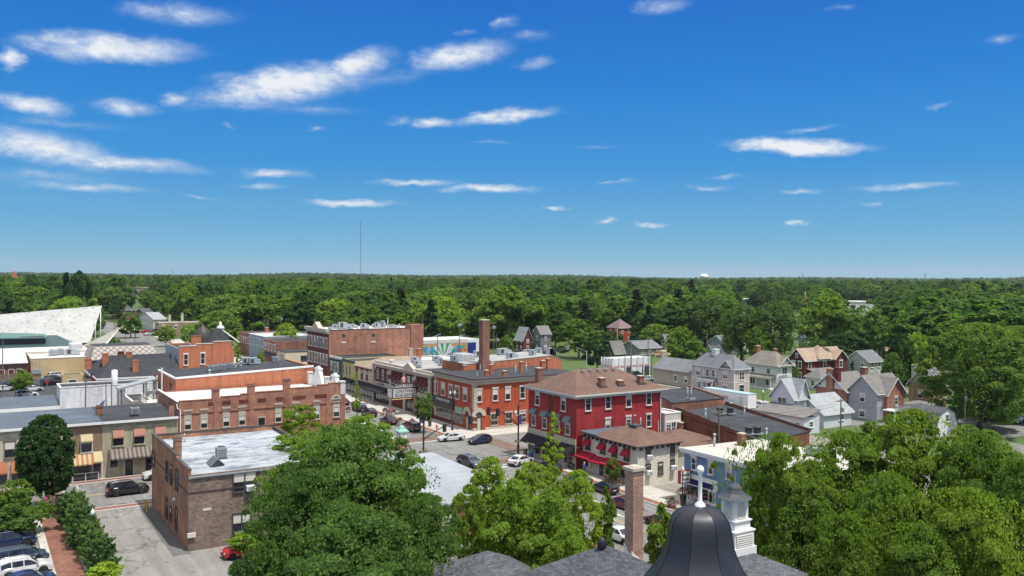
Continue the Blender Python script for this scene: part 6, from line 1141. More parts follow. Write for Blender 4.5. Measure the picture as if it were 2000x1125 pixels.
far = [  # name, label, corner px, eave py, eave z, left px, right px, wall, roof, rise, style
 ('brick_house', 'orange red brick house with a purple slate hipped roof among the trees', 1209, 641, 6.2, 1186, 1234, 'red_brick', 'purple_sh', 3.6, 'hip'),
 ('brick_house', 'small red brick gabled house with steep pale roof right of the tall stack', 1022, 662, 4.8, 1006, 1039, 'maroon_brick', 'light_sh', 4.2, 'gy'),
 ('grey_barn', 'weathered grey board barn with a brown grey roof beside the red brick gable house', 1056, 651, 7, 1042, 1075, 'barn_wood', 'warm_sh', 2.6, 'gx'),
 ('blue_house', 'slate blue house half hidden by trees above the mural wall', 878, 648, 5.6, 866, 905, 'blue_lap', 'grey_sh', 3.4, 'gx'),
 ('pale_house', 'pale grey house with steep roof behind the slate blue house', 905, 640, 5.6, 888, 912, 'white_lap', 'grey_sh', 3.2, 'gy'),
 ('green_house', 'long grey green house with a blue grey roof behind the white garage', 1248, 680, 3.2, 1212, 1290, 'green_lap', 'grey_sh', 2.2, 'gx'),
 ('grey_house', 'house with a large plain warm grey roof beside the white garage', 1200, 688, 2.6, 1184, 1220, 'brown_lap', 'warm_sh', 3.6, 'gx'),
 ('blue_house', 'dark blue grey house with a red streaked grey roof beyond the white house', 1416, 672, 3.6, 1382, 1436, 'blue_lap', 'grey_sh', 2.8, 'gx'),
 ('white_house', 'small white gabled house beyond the taupe roofed house', 1446, 674, 3.6, 1428, 1461, 'white_lap', 'grey_sh', 2.8, 'gy'),
 ('brick_house', 'brown brick house with a long dark grey roof under the willow trees', 1500, 678, 3.2, 1466, 1528, 'old_brick', 'warm_sh', 2.6, 'gx'),
 ('pale_house', 'pale blue grey dormer house glimpsed between the trees', 1572, 656, 5.0, 1560, 1598, 'blue_lap', 'grey_sh', 3.2, 'gx'),
 ('brown_house', 'brown house roof glimpsed in the trees left of the tan brick house', 1728, 680, 4, 1715, 1745, 'brown_lap', 'sand_sh', 2.6, 'gx'),
 ('white_house', 'white house with a pale roof beside the tan brick shop on the far left street', 300, 624, 6, 272, 324, 'white_lap', 'light_sh', 2.6, 'gx'),
 ('brick_house', 'far brick house with a grey hipped roof near the left street', 238, 606, 6, 229, 264, 'old_brick', 'dark_sh', 2.6, 'hip'),
 ('grey_house', 'far grey roofed house behind the white house on the left street', 282, 612, 5, 266, 299, 'brown_lap', 'dark_sh', 2.4, 'gx'),
 ('brown_house', 'brown house with dark roofs behind the white perforated wing', 48, 605, 5, 22, 74, 'brown_lap', 'dark_sh', 3.0, 'gx'),
 ('tan_house', 'tan house gable glimpsed between the trees at the lumber yard', 1300, 664, 4.6, 1291, 1318, 'tan_lap', 'warm_sh', 2.0, 'gx'),
 ('blue_house', 'pale blue house glimpsed behind the yellow green tree', 1252, 641, 6.5, 1246, 1263, 'blue_lap', 'grey_sh', 2.8, 'gy'),
 ('dark_house', 'dark blue grey house wall right of the flowering shrub', 1395, 690, 3.4, 1376, 1412, 'blue_lap', 'dark_sh', 2.4, 'gx'),
 ('grey_house', 'tiny grey house far back in the trees above the orange corner building', 519, 636, 6, 508, 534, 'blue_lap', 'grey_sh', 2.4, 'gx')]
for f in far: house(f[0], f[1], *f[2:5], f[5], f[6], f[7], f[8], f[9], f[10], wins='auto' if f[5] > 1000 or f[5] < 300 else None)
x, y = G(310, 632, 5.6); b = B('tan_brick_shop', 'tan brick two storey shop with a white flat roof on the far left street', x, XofY(412, y), y, YofX(302, x), 5.8); b.shell(M['cream_brick'] if False else brick('tan_shop_brick', (.36, .27, .175), (.32, .24, .16), (.33, .27, .2)), 5.8, .3); b.flat_roof(M['white_roof'], 5.6); b.coping(M['beige'], 5.8)
for k in range(4): b.win('-X', b.Dp*(k+.5)/4, 3.2, .9, 1.6, 'white', 'plain', 'hung', 0)
for k in range(4): b.win('-Y', b.W*(k+.4)/4.4, 3.2, 1.0, 1.6, 'white', 'plain', 'hung', .3)
b.awning('-X', .5, b.Dp-.5, 2.8, .9, 1.6, 'black_canvas'); b.chimney(b.W*.25, 6, 5.5, 9.4, 1, 1, 'cream_brick'); b.chimney(b.W*.5, 7, 5.5, 10, 1, 1, 'cream_brick')
# blocks on the far side of the main street, left
x, y = G(540, 667, 7.4); b = B('brick_building', 'brick storefront block with pale weathered side wall left of the three storey block', x, x+15, y, YofX(516, x), 7.4); b.shell([M['old_brick'], M['old_brick'], M['old_brick'], M['tan_red_brick']], 7.4, .2); b.flat_roof(M['dark_roof'], 7.25)
for k in range(4): b.win('-X', b.Dp*(k+.5)/4, 4.2, 1.0, 2.0, 'white', 'lintel', 'hung', 0)
b.awning('-X', 1, b.Dp-1, 3.4, .8, 1.3, 'black_canvas'); mb = MB(); mb.box(.1, -8.4, -.3, 16, -.1, 4.6, 0); part('wall', mb, M['cream_wall'], b.o); mb = MB(); mb.box(0, -8.5, 4.6, 16.1, -.1, 4.8); part('roof', mb, M['dark_roof'], b.o); mb = MB(); mb.box(-.05, -6, 2.0, .1, -3.5, 3.6); mb.box(5, -8.45, 1.6, 7, -8.35, 3.4); part('window', mb, M['glass'], b.o)
x, y = b.x0+.2, b.y1+.1; b = B('blue_grey_building', 'blue grey building with arched windows and white roof beside the brick storefront block', x, x+16, y, YofX(486, x), 8.0); b.shell(M['blue_lap'], 8.0, .2); b.flat_roof(M['white_roof'], 7.85); b.coping(M['white'], 8.0)
for k in range(5): b.win('-X', b.Dp*(k+.5)/5, 4.6, .9, 2.3, 'white', 'hood', 'hung', 0)
x, y = b.x0+1, b.y1+.2; b = B('brick_building', 'long low dark brick block behind the yellow green street tree', x, x+26, y, y+18, 7.6); b.shell(M['old_brick'], 7.6, .3); b.flat_roof(M['dark_roof'], 7.4); b.chimney(6, 3, 7.4, 9.8, 1.2, 1, 'orange_brick'); b.chimney(15, 3, 7.4, 9.6, 1.2, 1, 'old_brick')
for k in range(6): b.win('-X', 1.5+k*3, 4.2, 1.0, 2.0, 'white', 'lintel', 'hung', 0)
# distant landmarks
def place(px, py, d): r = ray(px, py); k = d/math.hypot(r.x, r.y); return (r.x*k, r.y*k, H+r.z*k)
x, y, z = place(704.5, 430, 2400); t = thing('radio_mast', 'very tall thin lattice radio mast rising far beyond the woods', 'mast', (x, y, 0)); mb = MB(); w = 1.1
for k in range(3): a = 2*math.pi*k/3; mb.tube([(w*math.cos(a), w*math.sin(a), 0), (w*math.cos(a), w*math.sin(a), z)], .22, 4)
for k in range(44):
    z0 = z*k/44; z1 = z*(k+1)/44
    for j in range(3): a, c = 2*math.pi*j/3, 2*math.pi*(j+1)/3; mb.tube([(w*math.cos(a), w*math.sin(a), z0), (w*math.cos(c), w*math.sin(c), z1)], .12, 3)
part('lattice', mb, paint('mast_steel', (.22, .23, .25), .6), t)
x, y, z = place(1375, 540, 2300); t = thing('water_tower', 'distant white water tower bulb above the treeline', 'water tower', (x, y, 0)); mb = MB(); mb.lathe([(3, 0), (2.6, z-9), (5, z-7), (10.8, z-3), (11.3, z-.5), (10, z+3.4), (6, z+6), (0, z+7)], 20); part('tank', mb, M['white'], t)
for px, py, d, lab in ((337, 527, 3600, 'leftmost'), (527, 528, 3600, 'second from left'), (1207, 531, 3300, 'above the hill'), (1567, 533, 3000, 'right of the water tower'), (1807, 533, 2600, 'rightmost'), (1060, 533, 3600, 'left of the hill')):
    x, y, z = place(px, py, d); t = thing('transmission_pylon', 'distant lattice transmission pylon on the horizon, ' + lab, 'pylon', (x, y, 0), 'pylons on the horizon'); mb = MB(); w = 3.2
    for sx in (-1, 1):
        for sy in (-1, 1): mb.tube([(sx*w, sy*w, 0), (sx*.7, sy*.7, z)], .35, 3)
    for q in (.78, .88, .97): mb.box(-w*1.6*(1.3-q), -.25, z*q-.2, w*1.6*(1.3-q), .25, z*q+.2)
    for k in range(10):
        f0, f1 = k/10, (k+1)/10; a, c = w-(w-.7)*f0, w-(w-.7)*f1; mb.tube([(-a, -a, z*f0), (c, -c, z*f1)], .18, 3); mb.tube([(a, -a, z*f0), (-c, -c, z*f1)], .18, 3)
    part('lattice', mb, M['grey'], t)
def far_block(name, label, x0, x1, ytop, d, h, wall, roof, cat='building', steeple=None):
    p = place(x0, ytop, d); q = place(x1, ytop, d); t = thing(name, label, cat, (p[0], p[1], 0)); w = math.hypot(q[0]-p[0], q[1]-p[1]); mb = MB(); mb.box(0, 0, 0, w, 30, h); part('wall', mb, M[wall], t); mb = MB()
    if steeple: gable(mb, 0, w, 0, 30, h, steeple, 'y', 1, .5)
    else: mb.box(-.4, -.4, h, w+.4, 30.4, h+.8)
    part('roof', mb, [M[roof], M['white']], t); mb = MB()
    for k in range(int(w/8)): mb.box(3+k*8, -.2, h*.35, 7+k*8, -.01, h*.7)
    if w > 12: part('window_band', mb, M['glass'], t)
    t.rotation_euler = (0, 0, -TH); return t
rr = paint('far_red_roof', (.34, .075, .045), .8); M['far_red'] = rr
far_block('tan_block', 'distant low tan building glimpsed above the left woods', 258, 293, 556, 1150, 12, 'tan_lap', 'sand_sh'); far_block('white_block', 'distant white industrial building among the right woods', 1452, 1505, 580, 800, 9, 'white_block', 'white_roof'); far_block('white_block', 'distant low white roofed shed in the far right woods', 1655, 1712, 582, 800, 8, 'white_block', 'white_roof')
for px, py, d, lab, r in ((28, 528, 1500, 'distant red church roof with spire at the far left', 11), (1573, 578, 760, 'distant red pointed steeple in the right woods', 3.2)):
    x, y, z = place(px, py, d); t = thing('church_spire', lab, 'spire', (x, y, 0)); mb = MB(); mb.box(-r*.8, -r*.8, 0, r*.8, r*.8, z-r*1.9); part('tower', mb, M['old_brick'], t); mb = MB(); mb.lathe([(r, z-r*1.9), (r*.5, z-r*.9), (.2, z)], 4, 0, (0, 0, 0), False, .785); part('spire', mb, rr, t); mb = MB(); mb.tube([(0, 0, z-.5), (0, 0, z+4)], .3, 4); mb.box(-1, -.2, z+2, 1, .2, z+2.4); part('cross', mb, M['white'], t)
# ------------------------------------------------------------------ vehicles
# side profiles (x forward, z up) in metres: lower body outline and greenhouse outline
KINDS_ = {
 'sedan': dict(L=4.7, W=1.82, body=[(-2.3, .35), (-2.34, .62), (-2.28, .92), (-1.55, 1.0), (-.6, .97), (.85, .93), (1.6, .88), (2.2, .74), (2.34, .55), (2.3, .3)], top=[(-1.75, .97), (-1.0, 1.38), (-.3, 1.46), (.35, 1.42), (1.2, .9)], wx=(-1.4, 1.42), r=.33),
 'hatch': dict(L=4.1, W=1.76, body=[(-2.0, .35), (-2.05, .7), (-2.0, .98), (-1.2, 1.02), (.7, .98), (1.4, .92), (1.95, .75), (2.05, .5), (2.0, .3)], top=[(-1.98, .98), (-1.72, 1.4), (-.9, 1.54), (.1, 1.5), (1.1, .95)], wx=(-1.25, 1.27), r=.32),
 'suv': dict(L=4.85, W=1.95, body=[(-2.38, .42), (-2.42, .8), (-2.36, 1.12), (-1.3, 1.14), (.8, 1.1), (1.7, 1.06), (2.3, .9), (2.42, .6), (2.36, .38)], top=[(-2.34, 1.1), (-2.08, 1.58), (-1.3, 1.74), (.1, 1.72), (.55, 1.6), (1.25, 1.08)], wx=(-1.45, 1.48), r=.39),
 'van': dict(L=5.1, W=1.99, body=[(-2.5, .36), (-2.55, .8), (-2.5, 1.08), (-1.3, 1.1), (1.0, 1.04), (1.75, .98), (2.4, .8), (2.55, .5), (2.5, .32)], top=[(-2.48, 1.05), (-2.3, 1.6), (-1.6, 1.74), (.4, 1.7), (.8, 1.6), (1.8, .98)], wx=(-1.5, 1.55), r=.35)}
def section_mesh(prof, W, taper0, taper1, zb, zt, mat=0, n_side=True):
    """outline prof (x, z) closed along the bottom, extruded across with side walls leaning in towards the top"""
    return None
def make_car_meshes(kind):
    k = KINDS_[kind]; L, W, hw = k['L'], k['W'], k['W']/2
    def half(z, z0, z1, w0, w1): return w0+(w1-w0)*min(1, max(0, (z-z0)/(z1-z0)))
    def loft(pts, wf, m, mb, cuts=None):
        n = len(pts); vs = []
        for x, z in pts: w = wf(x, z); vs += [(x, -w, z), (x, -w*.86, z+.012), (x, w*.86, z+.012), (x, w, z)]
        for i in range(n-1):
            for j in range(3): mb.add([vs[i*4+j], vs[i*4+j+1], vs[(i+1)*4+j+1], vs[(i+1)*4+j]], [(0, 1, 2, 3)], m(i, j) if callable(m) else m, True)
        return vs
    body = MB(); pts = k['body']; end = L/2
    wf = lambda x, z: hw*(1-.16*max(0, (abs(x)-end*.62)/(end*.38))**2)*(.95 if z < .45 else 1.0)-(.05 if z > .95 else 0)
    loft(pts, wf, 0, body)
    low = [(x, z) for x, z in pts]; zb = .3
    # side skins with wheel arches
    xs = sorted(set([x for x, _ in pts]+[w+d*k['r']*1.18 for w in k['wx'] for d in (-1, -.8, -.45, 0, .45, .8, 1)]))
    def ztop(x):
        for (xa, za), (xb, zb_) in zip(pts[1:-1], pts[2:]):
            if min(xa, xb) <= x <= max(xa, xb) and xa != xb: return za+(zb_-za)*(x-xa)/(xb-xa)
        return pts[1][1] if x < 0 else pts[-2][1]
    up = {}
    prof_top = [p for p in pts if p[1] > .5]
    def zt(x):
        c = sorted(prof_top)
        for (xa, za), (xb, zb_) in zip(c, c[1:]):
            if xa <= x <= xb: return max(za, zb_) if xb-xa < 1e-6 else za+(zb_-za)*(x-xa)/(xb-xa)
        return c[0][1] if x < c[0][0] else c[-1][1]
    def zlow(x):
        z = .3
        for w in k['wx']:
            d = abs(x-w); R = k['r']*1.18
            if d < R: z = max(z, k['r']+math.sqrt(max(0, R*R-d*d)))
        return z
    xs = [x for x in xs if -end-.05 <= x <= end+.05]
    for s in (-1, 1):
        for xa, xb in zip(xs, xs[1:]):
            za, zb2 = max(zt(xa), zlow(xa)+.05), max(zt(xb), zlow(xb)+.05); za_l, zb_l = zlow(xa), zlow(xb)
            wa, wb = wf(xa, .7), wf(xb, .7); ma, mb_ = (za+za_l)/2+.08, (zb2+zb_l)/2+.08
            q = [(xa, s*wa*.97, za_l), (xb, s*wb*.97, zb_l), (xb, s*(wb+.015), mb_), (xa, s*(wa+.015), ma)]; q2 = [q[3], q[2], (xb, s*wf(xb, zb2), zb2), (xa, s*wf(xa, za), za)]
            for qq in (q, q2): body.add(qq if s < 0 else qq[::-1], [(0, 1, 2, 3)], 0, True)
    body.box(-end*.96, -hw*.8, .22, end*.95, hw*.8, .34, 1)
    body.box(-end-.015, -hw*.62, .3, -end+.25, hw*.62, .5, 1); body.box(end-.2, -hw*.55, .32, end+.0, hw*.55, .56, 1); body.box(-end-.02, -.26, .62, -end+.1, .26, .74, 2)
    # greenhouse
    t = k['top']; zb0 = min(z for _, z in t); ztp = max(z for _, z in t)
    gwf = lambda x, z: half(z, zb0, ztp, hw*.93, hw*.70)
    cab = MB(); glass = MB(); nseg = len(t)
    flat = [i for i in range(nseg-1) if abs(t[i+1][1]-t[i][1]) < .25*abs(t[i+1][0]-t[i][0])+.02]
    loft(t, gwf, 0, cab)
    a = t[0]; c = t[-1]
    base = lambda x: zb0-.02
    for s in (-1, 1):
        for (xa, za), (xb, zb2) in zip(t, t[1:]):
            q = [(xa, s*gwf(xa, zb0), min(zb0-.05, za)), (xb, s*gwf(xb, zb0), min(zb0-.05, zb2)), (xb, s*gwf(xb, zb2), zb2), (xa, s*gwf(xa, za), za)]
            cab.add(q if s < 0 else q[::-1], [(0, 1, 2, 3)], 0, True)
    # glass: windscreen, rear window, side lights proud of the cabin
    def pane(p, q, sh=.12, lift=.012):
        (xa, za), (xb, zb2) = p, q; dx, dz = xb-xa, zb2-za; l = math.hypot(dx, dz); nx, nz = -dz/l*lift, dx/l*lift
        if nz < 0: nx, nz = -nx, -nz
        A = (xa+dx*sh+nx, za+dz*sh+nz); Bp = (xb-dx*sh+nx, zb2-dz*sh+nz)
        wa, wb = gwf(*A)*.86, gwf(*Bp)*.86; glass.add([(A[0], -wa, A[1]+.012), (A[0], wa, A[1]+.012), (Bp[0], wb, Bp[1]+.012), (Bp[0], -wb, Bp[1]+.012)], [(0, 1, 2, 3)], 0)
    pane(t[-2], t[-1]); pane(t[0], t[1], .1)
    def zroof(x):
        for (xa, za), (xb, zb2) in zip(t, t[1:]):
            if xa <= x <= xb: return za+(zb2-za)*(x-xa)/(xb-xa)
        return zb0
    x0, x1 = t[0][0]+.22, t[-1][0]-.2; cuts = [x0]+[x0+(x1-x0)*f for f in ((.3, .62) if kind in ('suv', 'van', 'hatch') else (.2, .58))]+[x1]
    for s in (-1, 1):
        for xa, xb in zip(cuts, cuts[1:]):
            xa2, xb2 = xa+.045, xb-.045; n = 4; top = []
            for i in range(n+1):
                x = xa2+(xb2-xa2)*i/n; z = min(zroof(x)-.09, ztp-.1); top.append((x, max(z, zb0+.02)))
            for (xc, zc), (xd, zd) in zip(top, top[1:]):
                q = [(xc, s*(gwf(xc, zb0)+.013), zb0+.03), (xd, s*(gwf(xd, zb0)+.013), zb0+.03), (xd, s*(gwf(xd, zd)+.013), zd), (xc, s*(gwf(xc, zc)+.013), zc)]; glass.add(q if s < 0 else q[::-1], [(0, 1, 2, 3)], 0)
    for p, m_ in zip(cab.v, [0]): pass
    o = len(body.v); body.v += cab.v; body.f += [tuple(i+o for i in f) for f in cab.f]; body.m += cab.m; body.sm += cab.sm
    for s in (-1, 1): body.box(t[-1][0]-.32, s*gwf(0, zb0), zb0+.02, t[-1][0]-.14, s*(gwf(0, zb0)+.2), zb0+.17, 0)
    if kind == 'suv':
        for s in (-1, 1): body.tube([(-1.9, s*hw*.62, ztp-.04), (-1.6, s*hw*.62, ztp+.05), (.1, s*hw*.62, ztp+.05), (.35, s*hw*.62, ztp-.06)], .025, 4, 3)
    wheel = MB(); r = k['r']
    wheel.lathe([(r*.62, -.1), (r*.96, -.11), (r, -.07), (r, .07), (r*.96, .11), (r*.62, .1)], 16, 0)
    rim = MB(); rim.lathe([(r*.62, -.06), (r*.62, .085), (r*.55, .095), (r*.18, .07), (0, .08)], 14, 0)
    for j in range(5): a_ = 2*math.pi*j/5; rim.box(r*.3*math.cos(a_)-.03, r*.3*math.sin(a_)-.03, .07, r*.3*math.cos(a_)+.03, r*.3*math.sin(a_)+.03, .1, 0)
    hl = MB(); zf = pts[-3][1]; xf = pts[-3][0]; hl.extr([(xf-.36, -.22, zf+.0), (xf+.02, -.2, zf-.03), (xf+.09, -.2, zf-.15), (xf-.25, -.22, zf-.11)], (0, .4, 0)); tl = MB(); xr, zr = pts[2]; tl.box(xr-.05, -.16, zr-.27, xr+.16, .17, zr-.03)
    return dict(body=body, glass=glass, wheel=wheel, rim=rim, headlight=hl, taillight=tl, k=k, xf=xf, zf=zf)
CARM = {}
PLATE = paint('licence_plate', (.6, .6, .62), .5)
def car(kind, label, color, x, y, heading, group=None, name='parked_car', cat='car', z=0., scale=1., detail=True):
    """heading: direction the nose points, degrees from +X"""
    if kind not in CARM:
        d = make_car_meshes(kind); c = paint('car_default', (.3, .3, .3))
        CARM[kind] = dict(body=d['body'].mesh('body', [c, M['black'], PLATE, M['rim']]), glass=d['glass'].mesh('window_glass', [M['glass']]), wheel=d['wheel'].mesh('wheel', [M['tyre']]), rim=d['rim'].mesh('rim', [M['rim']]),
                          headlight=d['headlight'].mesh('headlight', [M['headlight']]), taillight=d['taillight'].mesh('taillight', [M['taillight']]), k=d['k'])
    C = CARM[kind]; k = C['k']; hw = k['W']/2
    t = thing(name, label, cat, (x, y, z), group, rad(heading)); t.scale = (scale,)*3
    b = link('body', C['body'], t); b.material_slots[0].link = 'OBJECT'; b.material_slots[0].material = color if not isinstance(color, str) else CARC[color]
    link('window_glass', C['glass'], t)
    for wx in k['wx']:
        for s in (-1, 1):
            w = link('wheel', C['wheel'], t, (wx, s*(hw-.13), k['r'])); w.rotation_euler = (-s*math.pi/2, 0, 0)
            if detail: link('rim', C['rim'], w)
    if detail:
        for s in (-1, 1): link('headlight', C['headlight'], t, (0, s*(hw-.34), 0)); link('taillight', C['taillight'], t, (0, s*(hw-.2), 0))
    return t
CARC = {n: carpaint('car_paint_'+n, c) for n, c in dict(black=(.012, .012, .014), navy=(.012, .022, .075), white=(.72, .72, .72), silver=(.42, .44, .46), grey=(.075, .08, .085), red=(.50, .012, .02), maroon=(.11, .012, .02), blue=(.02, .06, .30), bluegrey=(.06, .085, .13), bronze=(.10, .085, .075)).items()}
car('suv', 'black sport utility vehicle driving along the cross street', 'black', 17.0, 119.9, 3, scale=1.03, name='moving_car')
car('suv', 'white sport utility vehicle parked by the khaki storefront, half behind the dark building', 'white', 22.3, 126.9, 183)
car('hatch', 'navy hatchback driving through the intersection beside the white sedan', 'navy', 72.6, 126.6, 184, name='moving_car'); car('sedan', 'white sedan turning through the intersection before the arched corner entrance', 'white', 69.6, 131.2, 172, name='moving_car', scale=.97)
car('suv', 'dark blue grey vehicle heading away from the crosswalk toward the camera', 'bluegrey', 62.6, 112.0, -82, name='moving_car', scale=.95); car('sedan', 'white car behind the pear trees next to the signal pole', 'white', 69.8, 109.4, 20)
PG = 'cars parked along the main street'
car('van', 'dark grey minivan parked nearest the intersection on the main street', 'bronze', 68.1, 143.8, 88, PG); car('sedan', 'black sedan parked behind the grey minivan beside the planters', 'black', 67.4, 152.4, 92, PG)
car('suv', 'black sport utility vehicle parked third along the main street', 'black', 67.6, 162.3, 88, PG, scale=.97); car('suv', 'dark navy sport utility vehicle parked fourth along the main street', 'navy', 68.4, 169.5, 90, PG, scale=.95); car('sedan', 'black car parked farthest along the main street before the black awning', 'black', 68.9, 180.5, 90, PG)
car('sedan', 'white car waiting on the main street beside the stone corner pier', 'white', 59.8, 139.2, -90); car('suv', 'white vehicle behind the first one on the main street, mostly hidden by trees', 'white', 59.6, 146.5, -90)
car('sedan', 'red car far up the main street by the awnings', 'red', 62, 205, 90); car('suv', 'silver vehicle far up the main street', 'silver', 60, 232, -90)
car('suv', 'black vehicle parked before the red awning shop beside the bench', 'black', 70.1, 102.6, 91, PG); car('sedan', 'black car parked between two others near the small pavement tree', 'grey', 70.2, 95.6, 91, PG); car('hatch', 'dark car parked by the flower bed, mostly behind the pear trees', 'black', 70.1, 89.5, 91, PG)
car('sedan', 'maroon sedan passing left of the brick chimney', 'maroon', 67.4, 81.8, -88, name='moving_car', scale=.98); car('sedan', 'white car with a dark sunroof below the brick chimney', 'white', 58.7, 72.2, -86, name='moving_car')
car('hatch', 'maroon car parked at the florist pavement edge', 'maroon', 72.6, 75.0, 100); car('sedan', 'blue car parked nose in beside the maroon one near the florist', 'blue', 69.9, 70.2, 100); car('sedan', 'dark red car behind the narrow column tree', 'maroon', 66.2, 74.0, 92)
car('suv', 'dark blue vehicle below the cupola roof, rear light glowing under the maples', 'bluegrey', 57.2, 45.5, 60, scale=.98)
car('hatch', 'red hatchback parked behind the dark brown brick building', 'red', 23.1, 87.6, 182)
LG = 'cars in the near left car park'
car('suv', 'navy vehicle parked nearest the round shrub in the left car park', 'navy', 3.3, 102.4, 8, LG); car('van', 'blue grey estate car parked between the navy and the white vehicles', 'bluegrey', 4.0, 96.3, 8, LG, scale=.96); car('suv', 'white vehicle parked in the bottom left corner', 'white', 4.2, 92.4, 8, LG, scale=.97); car('sedan', 'dark blue car at the very bottom left edge', 'navy', 4.3, 88.6, 8, LG); car('suv', 'dark car on the cross street behind the left shrub tree', 'navy', 3.9, 118.6, 3, scale=.95, name='moving_car')
car('suv', 'silver white vehicle parked by the canopy roof', 'white', *G(52, 776), 6, scale=1.0); QG = 'cars in the upper left car park'
for k, (px, py, c, lab, hd, kd) in enumerate(((100, 752, 'black', 'black vehicle parked beside the tan outbuilding, nearest', 20, 'suv'), (106, 745, 'black', 'black vehicle parked second from the tan outbuilding', 20, 'suv'), (112, 738, 'white', 'white topped vehicle parked against the tan stucco wall', 20, 'suv'), (8, 764, 'white', 'white car parked at the left edge of the upper car park', 10, 'sedan'), (12, 756, 'navy', 'dark car parked beyond the white car at the left edge', 10, 'sedan'), (64, 759, 'bluegrey', 'blue grey car parked behind the round lot tree', 10, 'sedan'), (63, 764, 'white', 'low white car just before the blue grey car', 10, 'sedan'))):
    car(kd, lab, c, *G(px, py), hd, QG)
for px, py in ((26, 759), (58, 757), (92, 755)): x, y = G(px, py); mb = MB(); mb.box(-.05, -.05, 0, .05, .05, 1.2, 0); mb.box(-.35, -.09, .9, .35, -.051, 1.7, 1); whole('parking_sign', 'small red parking sign in the upper left car park, one of three', 'sign', mb, [M['grey'], paint('sign_red', (.42, .03, .04), .6)], (x, y, 0), 'red parking signs')
RG = 'cars in the lot behind the white roofs'
for k, (px, py, c) in enumerate(((1012, 690, 'black'), (1028, 692, 'silver'), (1040, 690, 'white'), (1052, 688, 'black'), (1063, 691, 'grey'), (1075, 688, 'white'), (1088, 687, 'black'), (1100, 689, 'grey'), (1000, 686, 'black'), (1058, 684, 'grey'), (1080, 683, 'black'), (1108, 685, 'silver'))):
    car('suv' if k % 2 else 'sedan', c+' car in the crowded far lot right of the tall stack, number '+str(k+1)+' of the row' if False else {'black': 'black', 'silver': 'silver', 'white': 'white', 'grey': 'dark grey'}[c]+' car in the crowded far lot beyond the white roofs', c, *G(px, py), 30+7*(k % 3), RG, detail=False)
car('suv', 'black vehicle parked at the white garage bay door', 'black', *G(1241, 736), 20, detail=False); car('sedan', 'white car parked right of the black vehicle near the white garage', 'white', *G(1266, 744), 120, detail=False); car('sedan', 'white car behind the trailer near the lamp post', 'white', *G(1487, 797), 80, detail=False); car('suv', 'white vehicle parked on the shaded road at the far right edge', 'white', *G(1985, 826), 15, detail=False)
car('hatch', 'red car parked under the huge tree at the right', 'red', *G(1866, 811), 10); 
for k, (px, py, c) in enumerate(((1930, 812, 'black'), (1950, 822, 'grey'), (1918, 822, 'black'), (1975, 815, 'black'))): car('suv', {'black': 'black', 'grey': 'dark grey'}[c]+' vehicle in the deep shade of the huge right tree', c, *G(px, py), 15, 'cars shaded by the right tree', detail=False)
car('sedan', 'white car far on the left street by the tan brick shop', 'white', *G(290, 655), 30, detail=False); car('sedan', 'red car far on the left street by the white house', 'red', *G(284, 650), 30, detail=False)
# box trailer and van beyond the black roofs
x, y = G(1477, 806); t = thing('box_trailer', 'long white box trailer lettered PARK with a pale blue roof', 'trailer', (x, y, 0)); t.rotation_euler = (0, 0, rad(90)); mb = MB(); L_ = 13; mb.box(0, 0, 1.0, L_, 2.5, 3.9, 0); mb.box(.4, .2, .75, L_-.4, 2.3, .999, 1); part('box_body', mb, [M['white'], M['black']], t); mb = MB(); mb.box(-.05, -.05, 3.9, L_+.05, 2.55, 4.0); part('roof', mb, paint('pale_blue_roof', (.36, .47, .56), .6), t)
for wx in (2, 3.1, 10.5):
    for s in (.15, 2.35): w = link('wheel', CARM['suv']['wheel'], t, (wx, s, .42)); w.rotation_euler = (math.pi/2, 0, 0)
o = lettering('PARK', 1.1, paint('dark_red_letters', (.28, .03, .04), .6), t, (7.0, 2.53, 2.6), '+Y', 1.2); mb = MB(); mb.box(1.3, 2.5, 1.2, 2.3, 2.53, 3.2); part('door', mb, M['offwhite'], t)
x, y = G(1402, 806, 2.0); car('van', 'silver white van parked beside the box trailer beyond the black roof', 'silver', x+12, y+11, 95, scale=1.15)
# ------------------------------------------------------------------ street furniture, poles, people
def street_lamp(x, y, label, h=4.2, arms=0, group='black street lamps with white globes', banner=None):
    t = thing('street_lamp', label, 'street lamp', (x, y, .1), group); mb = MB(); mb.lathe([(.24, 0), (.22, .35), (.13, .5), (.1, .9), (.075, 1.0), (.06, h-.4), (.09, h-.3), (.05, h-.2)], 8); part('post', mb, M['black'], t)
    tops = [(0, h-.2)] if not arms else [(-.45, h-.5), (.45, h-.5)]
    if arms: mb = MB(); mb.tube([(-.45, 0, h-.55), (-.3, 0, h-.85), (0, 0, h-.9), (.3, 0, h-.85), (.45, 0, h-.55)], .035, 5); part('arm', mb, M['black'], t)
    for u, z in tops: g = MB(); g.lathe([(.08, 0), (.17, .12), (.19, .3), (.14, .5), (.05, .62), (0, .78)], 10, 0, (u, 0, z)); part('globe', g, M['white'], t)
    return t
street_lamp(*G(1333, 990), 'black street lamp with pale globe and hanging flower basket outside the blue florist', 4.4); street_lamp(*G(42, 985), 'black street lamp behind the round leafed shrub at the left edge', 4.3); street_lamp(*G(181, 1092), 'black street lamp rising among the spiky yew hedge', 4.4)
x, y = 72.6, 139.2; street_lamp(XofY(884, 139.6), 139.6, 'tall black twin globe street lamp beside the corner storefront', 7.0, 1); street_lamp(*G(1490, 806), 'black street lamp near the white horse statue beyond the black roof', 4.2); street_lamp(YofX(697, 70.8) and 70.9, YofX(697, 70.9), 'black street lamp under the main street ginkgo tree', 4.6)
